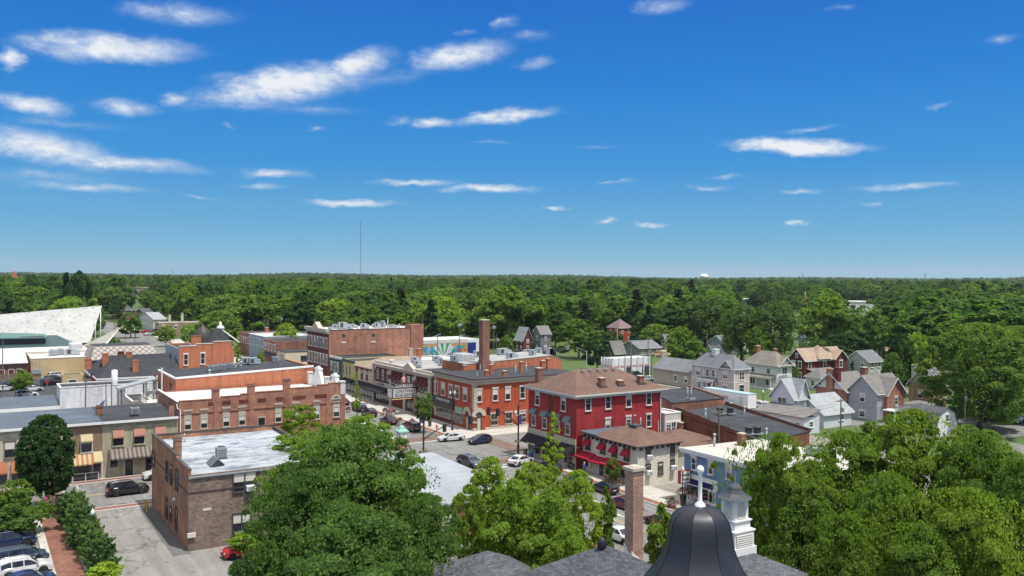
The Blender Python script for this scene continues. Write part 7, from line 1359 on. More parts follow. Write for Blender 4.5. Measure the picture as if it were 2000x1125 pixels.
for px, py, lab in ((245, 668, 'far black street lamp, nearest the folded roof'), (263, 668, 'far black street lamp second from the folded roof'), (346, 658, 'far black street lamp before the tan brick shop'), (372, 658, 'far black twin street lamp right of the tan brick shop')): street_lamp(*G(px, py+6), lab, 6.0)
def signal_pole(x, y, face_dx, L, label, hz=4.9, rise=2.2, h=7.9, heads=(.55, .98)):
    t = thing('signal_pole', label, 'traffic signal', (x, y, .1)); mb = MB(); mb.lathe([(.26, 0), (.24, .5), (.14, .7), (.11, h), (.06, h+.2), (0, h+.35)], 10); part('pole', mb, M['black'], t)
    mb = MB(); pts = [(face_dx*L*f, 0, hz+rise*(1-(1-f)**2)) for f in (0, .25, .5, .75, 1)]; mb.tube(pts, [.1, .09, .075, .06, .05], 6); part('mast_arm', mb, M['black'], t)
    for f in heads:
        zx = hz+rise*(1-(1-f)**2); q = MB(); q.box(face_dx*L*f-.22, -.3, zx-.85, face_dx*L*f+.22, .1, zx+.3, 0)
        for k in range(3): q.lathe([(.13, 0), (.13, .02), (0, .03)], 8, 0, (face_dx*L*f, 0, 0)) if False else q.box(face_dx*L*f-.12, -.34, zx-.72+k*.34, face_dx*L*f+.12, -.3, zx-.48+k*.34, 1)
        part('signal_head', q, [M['black'], M['darkgrey']], t)
    mb = MB(); mb.box(-.55, -.18, 2.3, .55, .18, 2.6); part('street_name_box', mb, M['wood'], t); mb = MB(); mb.box(-.3, -.35, 1.2, .0, -.1, 1.9); part('pedestrian_signal', mb, M['black'], t)
    return t
s_ = signal_pole(*G(1012, 893), -1, 5.6, 'black signal pole beside the crimson building with mast arm over the main street', 4.8, 3.0, heads=(.68, .97)); mb = MB(); mb.lathe([(.08, 0), (.17, .12), (.19, .3), (.14, .5), (.05, .62), (0, .78)], 10, 0, (-.5, 0, 6.6)); mb.box(-.5, -.03, 6.4, 0, .03, 6.5); part('globe_lamp', mb, [M['white']], s_); mb = MB(); mb.box(.12, -.03, 5.0, .6, .03, 6.3); part('banner', mb, paint('purple_banner', (.09, .06, .33), .7), s_)
signal_pole(XofY(828, 114.0), 114.0, 1, 8.0, 'black signal pole by the silver roof with mast arm reaching over the intersection', 4.2, 2.5, 7.8, (.42, .97))
# clock pillar
x = XofY(785, 113.2); t = thing('clock_pillar', 'street clock pillar with mint green copper roof and pink banner panels', 'clock', (x, 113.2, 0)); mb = MB(); mb.lathe([(.35, 0), (.3, .4), (.16, .6), (.14, 2.7), (.3, 3.1), (.5, 3.3)], 10); part('post', mb, M['black'], t); zb = 3.3
mb = MB(); mb.box(-.62, -.62, zb, .62, .62, zb+2.6, 0); part('frame', mb, M['black'], t); pk = paint('pink_banner', (.58, .10, .19), .6)
for f, nm in (('-Y', 0), ('-X', 1)):
    mb = MB(); mb.box(-.56, -.66, zb+.06, .56, -.621, zb+1.55); o = part('banner_panel', mb, pk, t); o.rotation_euler = (0, 0, FACE_ROT[f])
    for k, w in enumerate(('SHOP', 'DINE', 'PLAY')): tx = lettering(w, .38, M['white'], t, (0, -.68, zb+1.25-k*.42) if f == '-Y' else (-.68, 0, zb+1.25-k*.42), f, .95)
    mb = MB(); mb.box(-.56, -.66, zb+1.62, .56, -.621, zb+2.55, 0); mb.extr([(-.05, -.69, zb+2.05), (.05, -.69, zb+2.05), (.22, -.69, zb+2.45), (.14, -.69, zb+2.47)], (0, .02, 0), 1); mb.extr([(-.04, -.69, zb+2.1), (.04, -.69, zb+2.1), (-.14, -.69, zb+1.75), (-.2, -.69, zb+1.78)], (0, .02, 0), 1); o = part('clock_face', mb, [M['white'], M['black']], t); o.rotation_euler = (0, 0, FACE_ROT[f])
mb = MB(); mb.lathe([(1.15, zb+2.6), (1.1, zb+2.75), (.62, zb+3.05), (.5, zb+3.3), (.12, zb+3.5), (.06, zb+3.6), (.05, zb+4.4), (0, zb+4.4)], 4, 0, (0, 0, 0), False, .785); part('copper_roof', mb, paint('copper_patina', (.24, .46, .38), .7, .2), t)
def utility_pole(x, y, h, label, arms=1, can=0, lean=0., rz=0., r=.15):
    t = thing('utility_pole', label, 'utility pole', (x, y, 0), None, rz); mb = MB(); mb.tube([(0, 0, -.2), (lean*h*.5, 0, h*.5), (lean*h, 0, h)], [r, r*.85, r*.65], 7); part('pole', mb, M['wood'], t)
    for k in range(arms): mb = MB(); mb.box(-1.2+lean*h, -.07, h-.5-k*1.1, 1.2+lean*h, .07, h-.36-k*1.1); [mb.lathe([(.05, 0), (.06, .16), (0, .2)], 6, 0, (lean*h+u, 0, h-.36-k*1.1)) for u in (-1.05, -.4, .4, 1.05)]; part('cross_arm', mb, M['wood'], t)
    for k in range(can): mb = MB(); mb.lathe([(.26, 0), (.28, .05), (.28, .85), (.2, .95), (0, .98)], 10, 0, (lean*h+(.42 if k == 0 else -.42), -.1, h-2.4)); part('transformer', mb, M['galv'], t)
    return (x+lean*h*math.cos(rz), y+lean*h*math.sin(rz), h-.3)
def pole_at(px, d, ptop, label, **k):
    r_ = ray(px, 545); q = d/math.hypot(r_.x, r_.y); rt = ray(px, ptop); kz = d/math.hypot(rt.x, rt.y); return utility_pole(r_.x*q, r_.y*q, H+rt.z*kz, label, **k)
P = {}
P['a'] = pole_at(5, 234, 664, 'tall leaning wooden utility pole at the left edge of the photo', arms=0); P['b'] = pole_at(166, 164, 741, 'wooden utility pole before the white block building', arms=0, lean=.012); P['c'] = pole_at(207, 171, 746, 'left one of two plain poles by the covered steel stair', arms=0, r=.12); P['c2'] = pole_at(218, 172, 748, 'right one of two plain poles by the covered steel stair', arms=0, r=.12)
P['d'] = pole_at(1407, 128, 799, 'wooden utility pole with guy wires before the stepped brick parapet', arms=1); P['e'] = pole_at(1645, 168, 779, 'utility pole with transformer beside the pale blue grey house', arms=1, can=1); P['f'] = pole_at(1888, 178, 759, 'utility pole with transformer in front of the huge right tree', arms=1, can=1, rz=.5)
P['g'] = pole_at(898, 262, 623, 'utility pole with transformers rising above the mural wall', arms=1, can=2, rz=.4); P['h'] = pole_at(965, 300, 629, 'twin transformer utility pole right of the tall chimney stack', arms=2, can=2, rz=.4); P['i'] = pole_at(970, 262, 652, 'plain pole with white canister right of the tall stack', arms=0, can=1); P['j'] = pole_at(1072, 315, 652, 'pole leaning slightly near the grey barn', arms=1, lean=.01, rz=.5); P['k'] = pole_at(1077, 318, 654, 'thin pole just right of the leaning one by the grey barn', arms=0)
P['l'] = pole_at(1234, 236, 666, 'tall pale pole standing before the white garage', arms=0, r=.2); P['m'] = pole_at(1267, 262, 657, 'utility pole with cross arm behind the white garage', arms=1, rz=.6); P['n'] = pole_at(1222, 232, 688, 'short pole at the white garage wall', arms=0); P['o'] = pole_at(1274, 205, 694, 'pole with street light arm at the tan wing corner', arms=0); P['p'] = pole_at(1382, 290, 651, 'pole beyond the lumber yard trees', arms=1, rz=.6); P['q'] = pole_at(1411, 290, 655, 'pole beside the red streaked roof', arms=1, rz=.6)
P['r'] = pole_at(265, 420, 607, 'pale pole in front of the white house on the left street', arms=0); P['s'] = pole_at(224, 400, 612, 'pole by the end of the white perforated wing', arms=1); P['t'] = pole_at(162, 372, 589, 'pole with cross arms above the white perforated wing', arms=2); P['u'] = pole_at(524, 330, 622, 'pole behind the blue grey building, left of two', arms=0); P['v'] = pole_at(548, 330, 613, 'pole behind the blue grey building, right of two', arms=0, can=1); P['w'] = pole_at(826, 256, 618, 'pole at the right end of the three storey block', arms=0); P['x'] = pole_at(855, 232, 656, 'pole in front of the painted mural', arms=0)
for px, d, top, side, lab in ((881, 224, 662, 1, 'street light with long arm in front of the mural'), (1206, 330, 642, -1, 'street light before the orange red brick house'), (1146, 250, 685, -1, 'street light behind the crimson building roof'), (838, 250, 660, 1, 'street light at the end of the three storey block')):
    r_ = ray(px, top); k = d/math.hypot(r_.x, r_.y); h = H+r_.z*k; t = thing('street_light', lab, 'street light', (r_.x*k, r_.y*k, 0), 'tall grey street lights'); mb = MB(); mb.lathe([(.14, 0), (.08, h), (0, h+.05)], 7); part('pole', mb, M['galv'], t); mb = MB(); mb.tube([(0, 0, h-.4), (side*1.5, 0, h+.3), (side*3.2, 0, h+.9)], .06, 5); mb.box(side*2.9, -.15, h+.8, side*3.7, .15, h+.98); part('arm', mb, M['galv'], t)
def wire(a, c, label, sag=.8, r=.016, offs=((0, 0),)):
    mb = MB(); a, c = Vector(a), Vector(c)
    for ox, oz in offs: mb.tube([a.lerp(c, f)+Vector((ox, 0, oz-sag*4*f*(1-f))) for f in (0, .15, .35, .5, .65, .85, 1)], r, 3, 0, False, False)
    whole('overhead_wire', label, 'wire', mb, M['black'], (0, 0, 0), 'overhead wires')
wire(P['b'], P['c'], 'overhead wires between the pole at the white block building and the stair poles', .6, .02, ((0, 0), (0, -.8), (0, -1.6))); wire(P['a'], P['b'], 'long overhead wires over the upper left car park', 1.6, .02, ((0, 0), (0, -1.2))); wire(P['c2'], (28.2, 150, 10.5), 'overhead wire from the stair poles to the orange building', .6, .02); wire(P['g'], P['h'], 'overhead wires behind the tall chimney stack', .8, .03, ((0, 0), (.6, 0))); wire(P['h'], P['j'], 'overhead wires from twin transformer pole toward the grey barn', 1, .03, ((0, 0), (.6, 0)))
wire(P['w'], P['g'], 'overhead wire above the painted mural', .8, .03); wire(P['j'], P['m'], 'overhead wires over the far car lot', 1.4, .03, ((0, 0), (.5, -.6))); wire(P['m'], P['q'], 'overhead wires behind the white garage yard', 1.0, .03, ((0, 0), (.5, 0))); wire(P['d'], P['e'], 'overhead wires over the wide black flat roofs', 1.2, .02, ((0, 0), (0, -.6))); wire(P['e'], P['f'], 'overhead wires in front of the grey house', 1.2, .02, ((0, 0), (0, -.9), (0, .0))); wire(P['f'], (230, 92, 9), 'overhead wires crossing the huge right tree', 1, .02, ((0, 0), (0, -1), (0, -2)))
x, y, z = P['d']; wire((x, y, z), (x+3.5, y-5, .2), 'guy wire right of the pole before the stepped parapet', 0, .025); wire((x, y, z), (x-3, y-1.5, .2), 'guy wire left of the pole before the stepped parapet', 0, .025)
# small street things
def lathe_thing(name, label, cat, prof, mat, x, y, z=.13, n=10, group=None, m2=None, prof2=None, pn='lid'):
    t = thing(name, label, cat, (x, y, z), group); mb = MB(); mb.lathe(prof, n); part('body', mb, mat, t)
    if prof2: mb = MB(); mb.lathe(prof2, n); part(pn, mb, m2, t)
    return t
lathe_thing('litter_bin', 'brown slatted litter bin beside the blue bin near the signal pole', 'bin', [(.28, 0), (.33, .9), (.33, .98)], M['wood'], *G(1026, 893), m2=M['coping_dark'], prof2=[(.35, .98), (.3, 1.08), (0, 1.1)]); lathe_thing('recycling_bin', 'bright blue recycling bin beside the brown litter bin', 'bin', [(.28, 0), (.36, .95)], paint('blue_plastic', (.03, .13, .38), .5), *G(1037, 897), m2=paint('light_blue_lid', (.12, .36, .58), .5), prof2=[(.4, .95), (.38, 1.06), (0, 1.1)])
lathe_thing('litter_bin', 'dark litter bin on the pavement near the red fire hydrant', 'bin', [(.28, 0), (.33, .95)], M['coping_dark'], *G(839.5, 834), m2=M['black'], prof2=[(.36, .95), (.3, 1.05), (0, 1.08)])
t = lathe_thing('fire_hydrant', 'red fire hydrant at the corner of the intersection', 'hydrant', [(.2, 0), (.2, .08), (.13, .1), (.13, .5), (.16, .52), (.16, .6), (.1, .72), (.03, .78), (0, .82)], paint('hydrant_red', (.5, .04, .05), .5), *G(853, 839)); mb = MB(); mb.tube([(-.24, 0, .42), (.24, 0, .42)], .07, 8); mb.tube([(0, -.24, .38), (0, 0, .38)], .08, 8); part('outlet', mb, MATS['hydrant_red'], t)
x, y = G(823, 828); t = thing('mailbox', 'blue postal collection box on the pavement by the marquee', 'mailbox', (x, y, .13)); mb = MB(); mb.box(-.3, -.28, .15, .3, .28, .95); mb.extr([(-.3, .28*math.cos(math.pi*k/8), .95+.3*math.sin(math.pi*k/8)) for k in range(9)], (.6, 0, 0)); part('box', mb, paint('postal_blue', (.02, .05, .28), .5), t); mb = MB(); [mb.box(a-.04, c-.04, 0, a+.04, c+.04, .15) for a in (-.24, .24) for c in (-.22, .22)]; part('feet', mb, M['black'], t)
for px, py, w in ((283.5, 994, 'farther'), (287.5, 1000, 'nearer')): lathe_thing('bollard', 'yellow bollard at the corner of the dark brown building, the '+w+' one', 'bollard', [(.1, 0), (.1, .95), (.07, 1.04), (0, 1.07)], paint('safety_yellow', (.55, .36, .04), .5), *G(px, py), 0, 8)
def bench(x, y, rz, label):
    t = thing('bench', label, 'bench', (x, y, .13), None, rz); mb = MB(); [mb.box(-.8, -.25+k*.12, .42, .8, -.16+k*.12, .46) for k in range(4)]; part('seat', mb, M['black'], t); mb = MB(); [mb.box(-.8, .26, .52+k*.12, .8, .29, .61+k*.12) for k in range(3)]; part('backrest', mb, M['black'], t)
    for s in (-.7, .7): mb = MB(); mb.box(s-.03, -.24, 0, s+.03, -.19, .44); mb.box(s-.03, .22, 0, s+.03, .28, .9); mb.box(s-.03, -.19, .38, s+.03, .22, .42); part('leg', mb, M['black'], t)
bench(*G(1113, 918), rad(-90), 'black slatted bench outside the red awning shop'); bench(73.5, 107.2, rad(-90), 'black bench before the crimson building shopfront'); bench(75.6, 158, rad(-90), 'black bench under the theatre marquee')
t = thing('vine_planter', 'planter', 'planter') if False else None
def planter(x, y, label, r=.4, h=.7, fl='pink_flower', seed=0, pot='concrete', group=None, big=1.):
    t = thing('planter', label, 'planter', (x, y, .13), group); mb = MB(); mb.lathe([(r*.7, 0), (r, h), (r*.92, h), (r*.85, h-.06), (0, h-.06)], 10); part('pot', mb, M[pot], t); R_ = np.random.default_rng(seed)
    for nm, mt, n in (('leaves', M['leafy'], 130), ('flowers', M[fl], 60)):
        mb = MB()
        for k in range(n):
            a, e, q = R_.uniform(0, 6.28), R_.uniform(.1, 1.5), r*1.35*big*R_.uniform(.6, 1.05); c = Vector((q*math.cos(a)*math.cos(e), q*math.sin(a)*math.cos(e), h-.05+q*math.sin(e))); d = Vector(R_.normal(size=3)).normalized()*.09; u = d.orthogonal(); mb.add([c-d, c+u, c+d, c-u], [(0, 1, 2, 3)])
        part(nm, mb, mt, t)
    return t
FP = 'flower planters at the main street kerb'
for k, (px, py, lab) in enumerate(((752, 812, 'stone planter with red flowers behind the black sedan, left'), (760, 814, 'stone planter with pale grass behind the black sedan, right'), (781, 832, 'stone planter beside the clock roof'), (768, 815, 'stone planter with pink flowers between black sedan and minivan'), (715, 790, 'low planter with yellow green shrub on the main street'), (805, 830, 'dark flower bowl beside the mailbox'), (648 + 32, 806, 'flower planter near the far black car'))): planter(*G(px, py), lab, .45, .9 if k < 4 else .5, 'pink_flower', k, group=FP)
planter(*G(1188, 943), 'red flower bed at the kerb beside the small pavement tree, left', .7, .3, 'pink_flower', 21, 'wood', big=1.2); planter(*G(1203, 951), 'flower bed at the kerb beside the small pavement tree, right', .7, .3, 'pink_flower', 22, 'wood', big=1.2)
planter(75.2, 77.6, 'large pink flower planter by the florist door', .6, 1.0, 'pink_flower', 31, 'wood', big=1.5); planter(74.6, 79.6, 'pink flower basket hanging by the florist street lamp', .45, 1.2, 'pink_flower', 32, 'black', big=1.5); planter(*G(1312, 992), 'brown flower bed at the kerb before the florist', .6, .35, 'pink_flower', 33, 'wood', big=1.2)
planter(7.6, 113.4, 'pink flower basket beside the yew hedge at the pavement', .4, 1.6, 'pink_flower', 34, 'black', big=1.4); planter(24.0, 130.1, 'pink flower basket at the khaki storefront doorway', .4, 2.4, 'pink_flower', 35, 'black', big=1.2)
x, y = G(548 / 3.4625, 800+440/3.4625); mb = MB(); mb.box(0, 0, .25, 3.2, .08, .85, 1); [mb.box(a, -.05, 0, a+.08, .13, 1.05, 0) for a in (0, 1.55, 3.12)]; mb.box(0, -.02, .98, 3.2, .1, 1.05, 0); whole('railing', 'short white railing with a dark panel before the brown storefront', 'railing', mb, [M['white'], M['darkgrey']], (11.6, 129.9, .13)); 
# brick pillar and wall by the hedge
mb = MB(); mb.box(0, 0, 0, .9, .9, 2.3, 0); mb.box(-.1, -.1, 2.3, 1, 1, 2.5, 1); whole('brick_pillar', 'brick gate pillar with stone cap at the end of the yew hedge', 'pillar', mb, [M['maroon_brick'], M['stone']], (8.4, 113.6, .1))
mb = MB(); mb.box(0, 0, 0, 6, .4, 1.2, 0); mb.box(-.05, -.05, 1.2, 6.05, .45, 1.34, 1); whole('low_wall', 'low brown brick garden wall with a stone cap below the pear trees', 'wall', mb, [M['old_brick'], M['stone']], (30, 63, 0))
sheet('brick_patio', [(24, 50, 50, 72)], .006, M['paver'])
# people: one skinned body each
def skin_mesh(name, joints, edges, radii, levels=2):
    me = bpy.data.meshes.new(name); me.from_pydata([tuple(j) for j in joints], edges, []); o = bpy.data.objects.new(name, me); COL.objects.link(o); md = o.modifiers.new('skin', 'SKIN'); md.use_smooth_shade = True; sv = me.skin_vertices[0].data
    for v, r in zip(sv, radii): v.radius = r if isinstance(r, tuple) else (r, r)
    sv[0].use_root = True; sb = o.modifiers.new('sub', 'SUBSURF'); sb.levels = levels; res = bpy.data.meshes.new_from_object(o.evaluated_get(bpy.context.evaluated_depsgraph_get())); bpy.data.objects.remove(o); res.name = name; return res
SKINM = paint('skin_tone', (.46, .27, .19), .6, .08); HAIR = paint('dark_hair', (.03, .022, .018), .7, .2)
def person(x, y, facing, label, shirt, trousers, stride=.2, h=1.72, hair=HAIR, shorts=False, arm=.1):
    J = [(0, 0, .95), (0, .01, 1.12), (0, 0, 1.3), (0, .01, 1.44), (0, 0, 1.53), (0, -.02, 1.62), (0, -.01, 1.71)]; E_ = [(0, 1), (1, 2), (2, 3), (3, 4), (4, 5), (5, 6)]; R_ = [(.16, .12), (.14, .1), (.17, .11), (.13, .09), .055, (.08, .1), (.07, .085)]
    for s in (-1, 1):
        d = stride*s; b0 = len(J); J += [(s*.09, -d*.1, .88), (s*.095, -d*.6-.03, .5), (s*.1, -d*.9+.05, .09), (s*.11, -d*.9-.12, .04)]; E_ += [(0, b0), (b0, b0+1), (b0+1, b0+2), (b0+2, b0+3)]; R_ += [.095, .065, .045, (.045, .035)]
        b1 = len(J); J += [(s*.2, 0, 1.41), (s*.25, d*.25+.02, 1.14), (s*.24, d*.5-arm, .92), (s*.24, d*.55-arm-.04, .83), (s*.245, d*.55-arm-.06, .76), (s*.225, d*.55-arm-.1, .8)]; E_ += [(3, b1), (b1, b1+1), (b1+1, b1+2), (b1+2, b1+3), (b1+3, b1+4), (b1+3, b1+5)]; R_ += [.065, .045, .035, (.04, .02), (.022, .012), .012]
    me = skin_mesh('body', J, E_, R_); t = thing('person', label, 'person', (x, y, .13), None, rad(facing)+math.pi/2); t.scale = (h/1.8,)*3
    for m_ in (SKINM, shirt, trousers, M['black']): me.materials.append(m_)
    for p in me.polygons:
        c = p.center; p.material_index = 0
        if c.z < .07: p.material_index = 3
        elif c.z < 1.0 and abs(c.x) < .2: p.material_index = 2 if not (shorts and c.z < .48) else 0
        elif 1.0 <= c.z < 1.47 and (abs(c.x) < .22 or c.z > 1.12): p.material_index = 1
    link('body', me, t); mb = MB(); mb.lathe([(.0, .13), (.06, .12), (.098, .06), (.108, -.02), (.09, -.09), (.04, -.1)], 10, 0, (0, .02, 1.68)); part('hair', mb, hair, t); mb = MB(); mb.extr([(-.018, -.1, 1.62), (.018, -.1, 1.62), (0, -.1, 1.67)], (0, -.035, 0)); part('nose', mb, SKINM, t); return t
lb = paint('pale_blue_cloth', (.30, .42, .56), .9); dk = paint('dark_cloth', (.02, .02, .026), .9); bl = paint('blue_cloth', (.05, .10, .30), .9); wh = paint('white_cloth', (.7, .7, .68), .9); jn = paint('denim', (.06, .09, .16), .9)
x, y = G(1064, 880); person(x, y, 80, 'person in a pale blue top walking at the corner by the crimson building', lb, dk, .22); person(x+.75, y+.35, 80, 'person in dark clothes walking beside the one in pale blue', dk, dk, -.2, 1.66)
x, y = G(1141, 928); person(x, y, 95, 'person in blue with a white cap walking past the red awning shop', bl, bl, .2, 1.75, wh); person(x+.55, y+.5, 95, 'person in dark top walking beside the one in blue at the red awnings', dk, jn, -.18, 1.7)
x, y = G(1357, 991); person(x, y, 200, 'person in white top and denim outside the florist window', wh, jn, .15, 1.72, arm=.2)
# white horse statue
J = [(0, 0, 1.25), (.45, 0, 1.28), (.75, 0, 1.35), (1.0, 0, 1.75), (1.12, 0, 2.02), (1.4, 0, 1.82), (-.45, 0, 1.28), (-.78, 0, 1.3), (-.98, 0, 1.05), (-1.02, 0, .65)]; E_ = [(0, 1), (1, 2), (2, 3), (3, 4), (4, 5), (0, 6), (6, 7), (7, 8), (8, 9)]; R_ = [(.27, .3), (.28, .32), (.2, .26), (.12, .17), (.11, .13), (.07, .08), (.26, .29), (.2, .22), .05, .06]
for s in (-.17, .17): b0 = len(J); J += [(.62, s, .95), (.66, s, .55), (.62, s, .08)]; E_ += [(1, b0), (b0, b0+1), (b0+1, b0+2)]; R_ += [.12, .065, .06]; b0 = len(J); J += [(-.62, s, 1.0), (-.55, s, .78), (-.78, s, .5), (-.72, s, .08)]; E_ += [(6, b0), (b0, b0+1), (b0+1, b0+2), (b0+2, b0+3)]; R_ += [.15, .1, .06, .06]
me = skin_mesh('horse', J, E_, R_); me.materials.append(M['white']); x, y = G(1495, 808); t = thing('horse_statue', 'white painted horse statue standing beyond the black flat roof', 'statue', (x, y, .1), None, rad(-30)); link('body', me, t); mb = MB(); mb.box(-1.3, -.6, -.1, 1.3, .6, .07); part('plinth', mb, M['concrete'], t)
# ------------------------------------------------------------------ trees
def leaf_mesh(name, P_, Nn, size, mat, rng, aspect=1.5):
    n = len(P_); Nn = Nn/np.linalg.norm(Nn, axis=1)[:, None]; a = np.cross(Nn, rng.normal(size=(n, 3))); a /= np.linalg.norm(a, axis=1)[:, None]; b = np.cross(Nn, a)
    s = (size*rng.uniform(.6, 1.25, n))[:, None]*.5; v = np.stack([P_-a*s*aspect, P_+b*s-Nn*s*.25, P_+a*s*aspect, P_-b*s-Nn*s*.25], 1).reshape(-1, 3)
    me = bpy.data.meshes.new(name); me.vertices.add(4*n); me.vertices.foreach_set('co', v.ravel().astype(np.float32)); me.loops.add(4*n); me.loops.foreach_set('vertex_index', np.arange(4*n, dtype=np.int32)); me.polygons.add(n); me.polygons.foreach_set('loop_start', np.arange(0, 4*n, 4, dtype=np.int32)); me.materials.append(mat); me.update(); return me
def env(shape, t):
    """crown half-width (0..1) at height fraction t"""
    t = np.clip(t, 0, 1)
    if shape == 'round': return np.sqrt(np.clip(1-(2*t-.92)**2/1.12, 0, 1))
    if shape == 'oval': return np.clip(np.sin(np.pi*(t*.93+.05)**.85), 0, 1)**.65
    if shape == 'cone': return np.clip((1-t)**.8*np.minimum(1, t*6+.35), 0, 1)
    if shape == 'column': return np.clip(np.minimum(1, t*5+.4)*np.minimum(1, (1-t)*3.2+.08), 0, 1)
    if shape == 'vase': return np.clip(.3+.75*t**.7, 0, 1)*np.sqrt(np.clip(1-np.maximum(0, (t-.55)/.47)**2, 0, 1))
    if shape == 'spread': return np.sqrt(np.clip(1-(2*t-.7)**2/1.69, 0, 1))
def crown(name, shape, R, z0, z1, nc, nl, leaf, mat, seed, clump=(.16, .28), droop=0., inner=.55, flat=.75, rough=.12, spiky=1.5, loose=.08):
    rng = np.random.default_rng(seed); Hc = z1-z0; C = []
    ph = rng.uniform(0, 6.28, 3)
    while len(C) < nc:
        t = rng.uniform(.02, .97); e = env(shape, np.array(t)); a = rng.uniform(0, 2*np.pi); lob = 1+rough*np.sin(2*a+ph[0])+rough*np.sin(3*a+ph[1]+3*t)+rough*.8*np.sin(5*a+ph[2]-5*t)
        rr = (inner+(1-inner)*rng.uniform()**.6) if rng.uniform() < .85 else rng.uniform(.1, .6)
        if e < .05: continue
        C.append((R*e*rr*lob*np.cos(a), R*e*rr*lob*np.sin(a), z0+Hc*t))
    C = np.array(C); rc = R*(clump[0]+(clump[1]-clump[0])*rng.uniform(0, 1, nc)**1.8)*np.clip(env(shape, (C[:, 2]-z0)/Hc), .45, 1)
    w = rc**1.7; w /= w.sum(); idx = rng.choice(nc, nl, p=w); d = rng.normal(size=(nl, 3)); d /= np.linalg.norm(d, axis=1)[:, None]; d[:, 2] = np.where(d[:, 2] < -.35, -d[:, 2], d[:, 2])
    rad_ = rc[idx]*(rng.uniform(.25, 1.12, nl)**.55); P_ = C[idx]+d*rad_[:, None]*np.array([1.12, 1.12, flat])
    if droop: P_[:, 2] -= droop*rng.uniform(0, 1, nl)**2*Hc*.25
    k = int(nl*loose); t = rng.uniform(.03, .99, k); e = env(shape, t)*R*(.35+.68*rng.uniform(0, 1, k)**.5); a = rng.uniform(0, 2*np.pi, k); lob = 1+rough*np.sin(2*a+ph[0])+rough*np.sin(3*a+ph[1]+3*t)+rough*.8*np.sin(5*a+ph[2]-5*t)
    P_[:k] = np.stack([e*lob*np.cos(a), e*lob*np.sin(a), z0+Hc*t], 1)
    out = P_-np.array([0, 0, z0+Hc*.4]); out /= np.linalg.norm(out, axis=1)[:, None]
    Nn = d*.75+out*.35+rng.normal(size=(nl, 3))*.55+np.array([0, 0, .35]); Nn /= np.linalg.norm(Nn, axis=1)[:, None]
    return leaf_mesh(name, P_, Nn, leaf, mat, rng, spiky), C
def trunk(name, C, z0, z1, r, seed, nlimb=8, mat=None):
    rng = np.random.default_rng(seed); mb = MB(); zt = z0+(z1-z0)*.55; lean = rng.normal(size=2)*.03*z1; mb.tube([(0, 0, -.3), (lean[0]*.3, lean[1]*.3, z0*.6), (lean[0]*.7, lean[1]*.7, z0+(z1-z0)*.2), (lean[0], lean[1], zt)], [r*1.25, r, r*.7, r*.28], 8)
    for i in rng.choice(len(C), min(nlimb, len(C)), replace=False):
        c = C[i]; zs = z0*.75+(z1-z0)*rng.uniform(0, .28); s = Vector((lean[0]*.5, lean[1]*.5, zs)); e = Vector(c); mid = s.lerp(e, .5)+Vector((0, 0, (e-s).length*.08)); mb.tube([s, mid, e], [r*.42, r*.26, r*.08], 5)
    return mb.mesh(name, [mat or M['bark']])
F = {}
F['deep'] = foliage('maple_leaves', (.076, .150, .028), (.112, .20, .038), .14); F['mid'] = foliage('broadleaf_leaves', (.105, .185, .022), (.155, .245, .03), .22); F['bright'] = foliage('pear_leaves', (.16, .265, .03), (.22, .335, .04), .15); F['lime'] = foliage('ginkgo_leaves', (.24, .36, .028), (.30, .42, .04), .15)
F['wood'] = foliage('woodland_leaves', (.050, .115, .022), (.084, .158, .026), .5); F['light'] = foliage('ash_leaves', (.115, .20, .034), (.16, .255, .044), .3); F['dark'] = foliage('hornbeam_leaves', (.028, .075, .016), (.045, .10, .022), .15); F['fir'] = foliage('conifer_needles', (.016, .042, .018), (.026, .058, .022), .2); F['yew'] = foliage('yew_needles', (.12, .21, .075), (.17, .27, .11), .2); F['willow'] = foliage('willow_leaves', (.075, .135, .030), (.105, .17, .04), .25)
PROTO = {}
def proto(key, shape, R, z0, z1, nc, nl, leaf, mat, seed, tr=.3, limbs=8, **k):
    me, C = crown('crown', shape, R, z0, z1, nc, nl, leaf, F[mat], seed, **k); co = np.empty(len(me.vertices)*3); me.vertices.foreach_get('co', co); co = co.reshape(-1, 3)
    PROTO[key] = (me, trunk('trunk', C, z0, z1, tr, seed+1, limbs), float(np.percentile(np.hypot(co[:, 0], co[:, 1]), 96)), float(np.percentile(co[:, 2], 99.7)))
def tree(key, x, y, label, scale=1., rz=None, name='tree', cat='tree', group=None, sz=None, mat=None):
    cr, tk, R, h = PROTO[key]; t = thing(name, label, cat, (x, y, 0), group, RNG.uniform(0, 6.28) if rz is None else rz); s = scale; t.scale = (s, s, sz or s); link('trunk', tk, t); c = link('crown', cr, t)
    if mat: c.material_slots[0].link = 'OBJECT'; c.material_slots[0].material = F[mat]
    return t
def tree_px(key, px, d, ptop, label, wpx=None, **k):
    """tree standing at distance d on bearing px, its top at sight line ptop, crown wpx wide"""
    r_ = ray(px, ptop); q = d/math.hypot(r_.x, r_.y); x, y, h = r_.x*q, r_.y*q, H+r_.z*q; cr, tk, R, h0 = PROTO[key]; sz = h/h0; s = (wpx*d/FPX/2)/R if wpx else sz; return tree(key, x, y, label, s, sz=sz, **k)
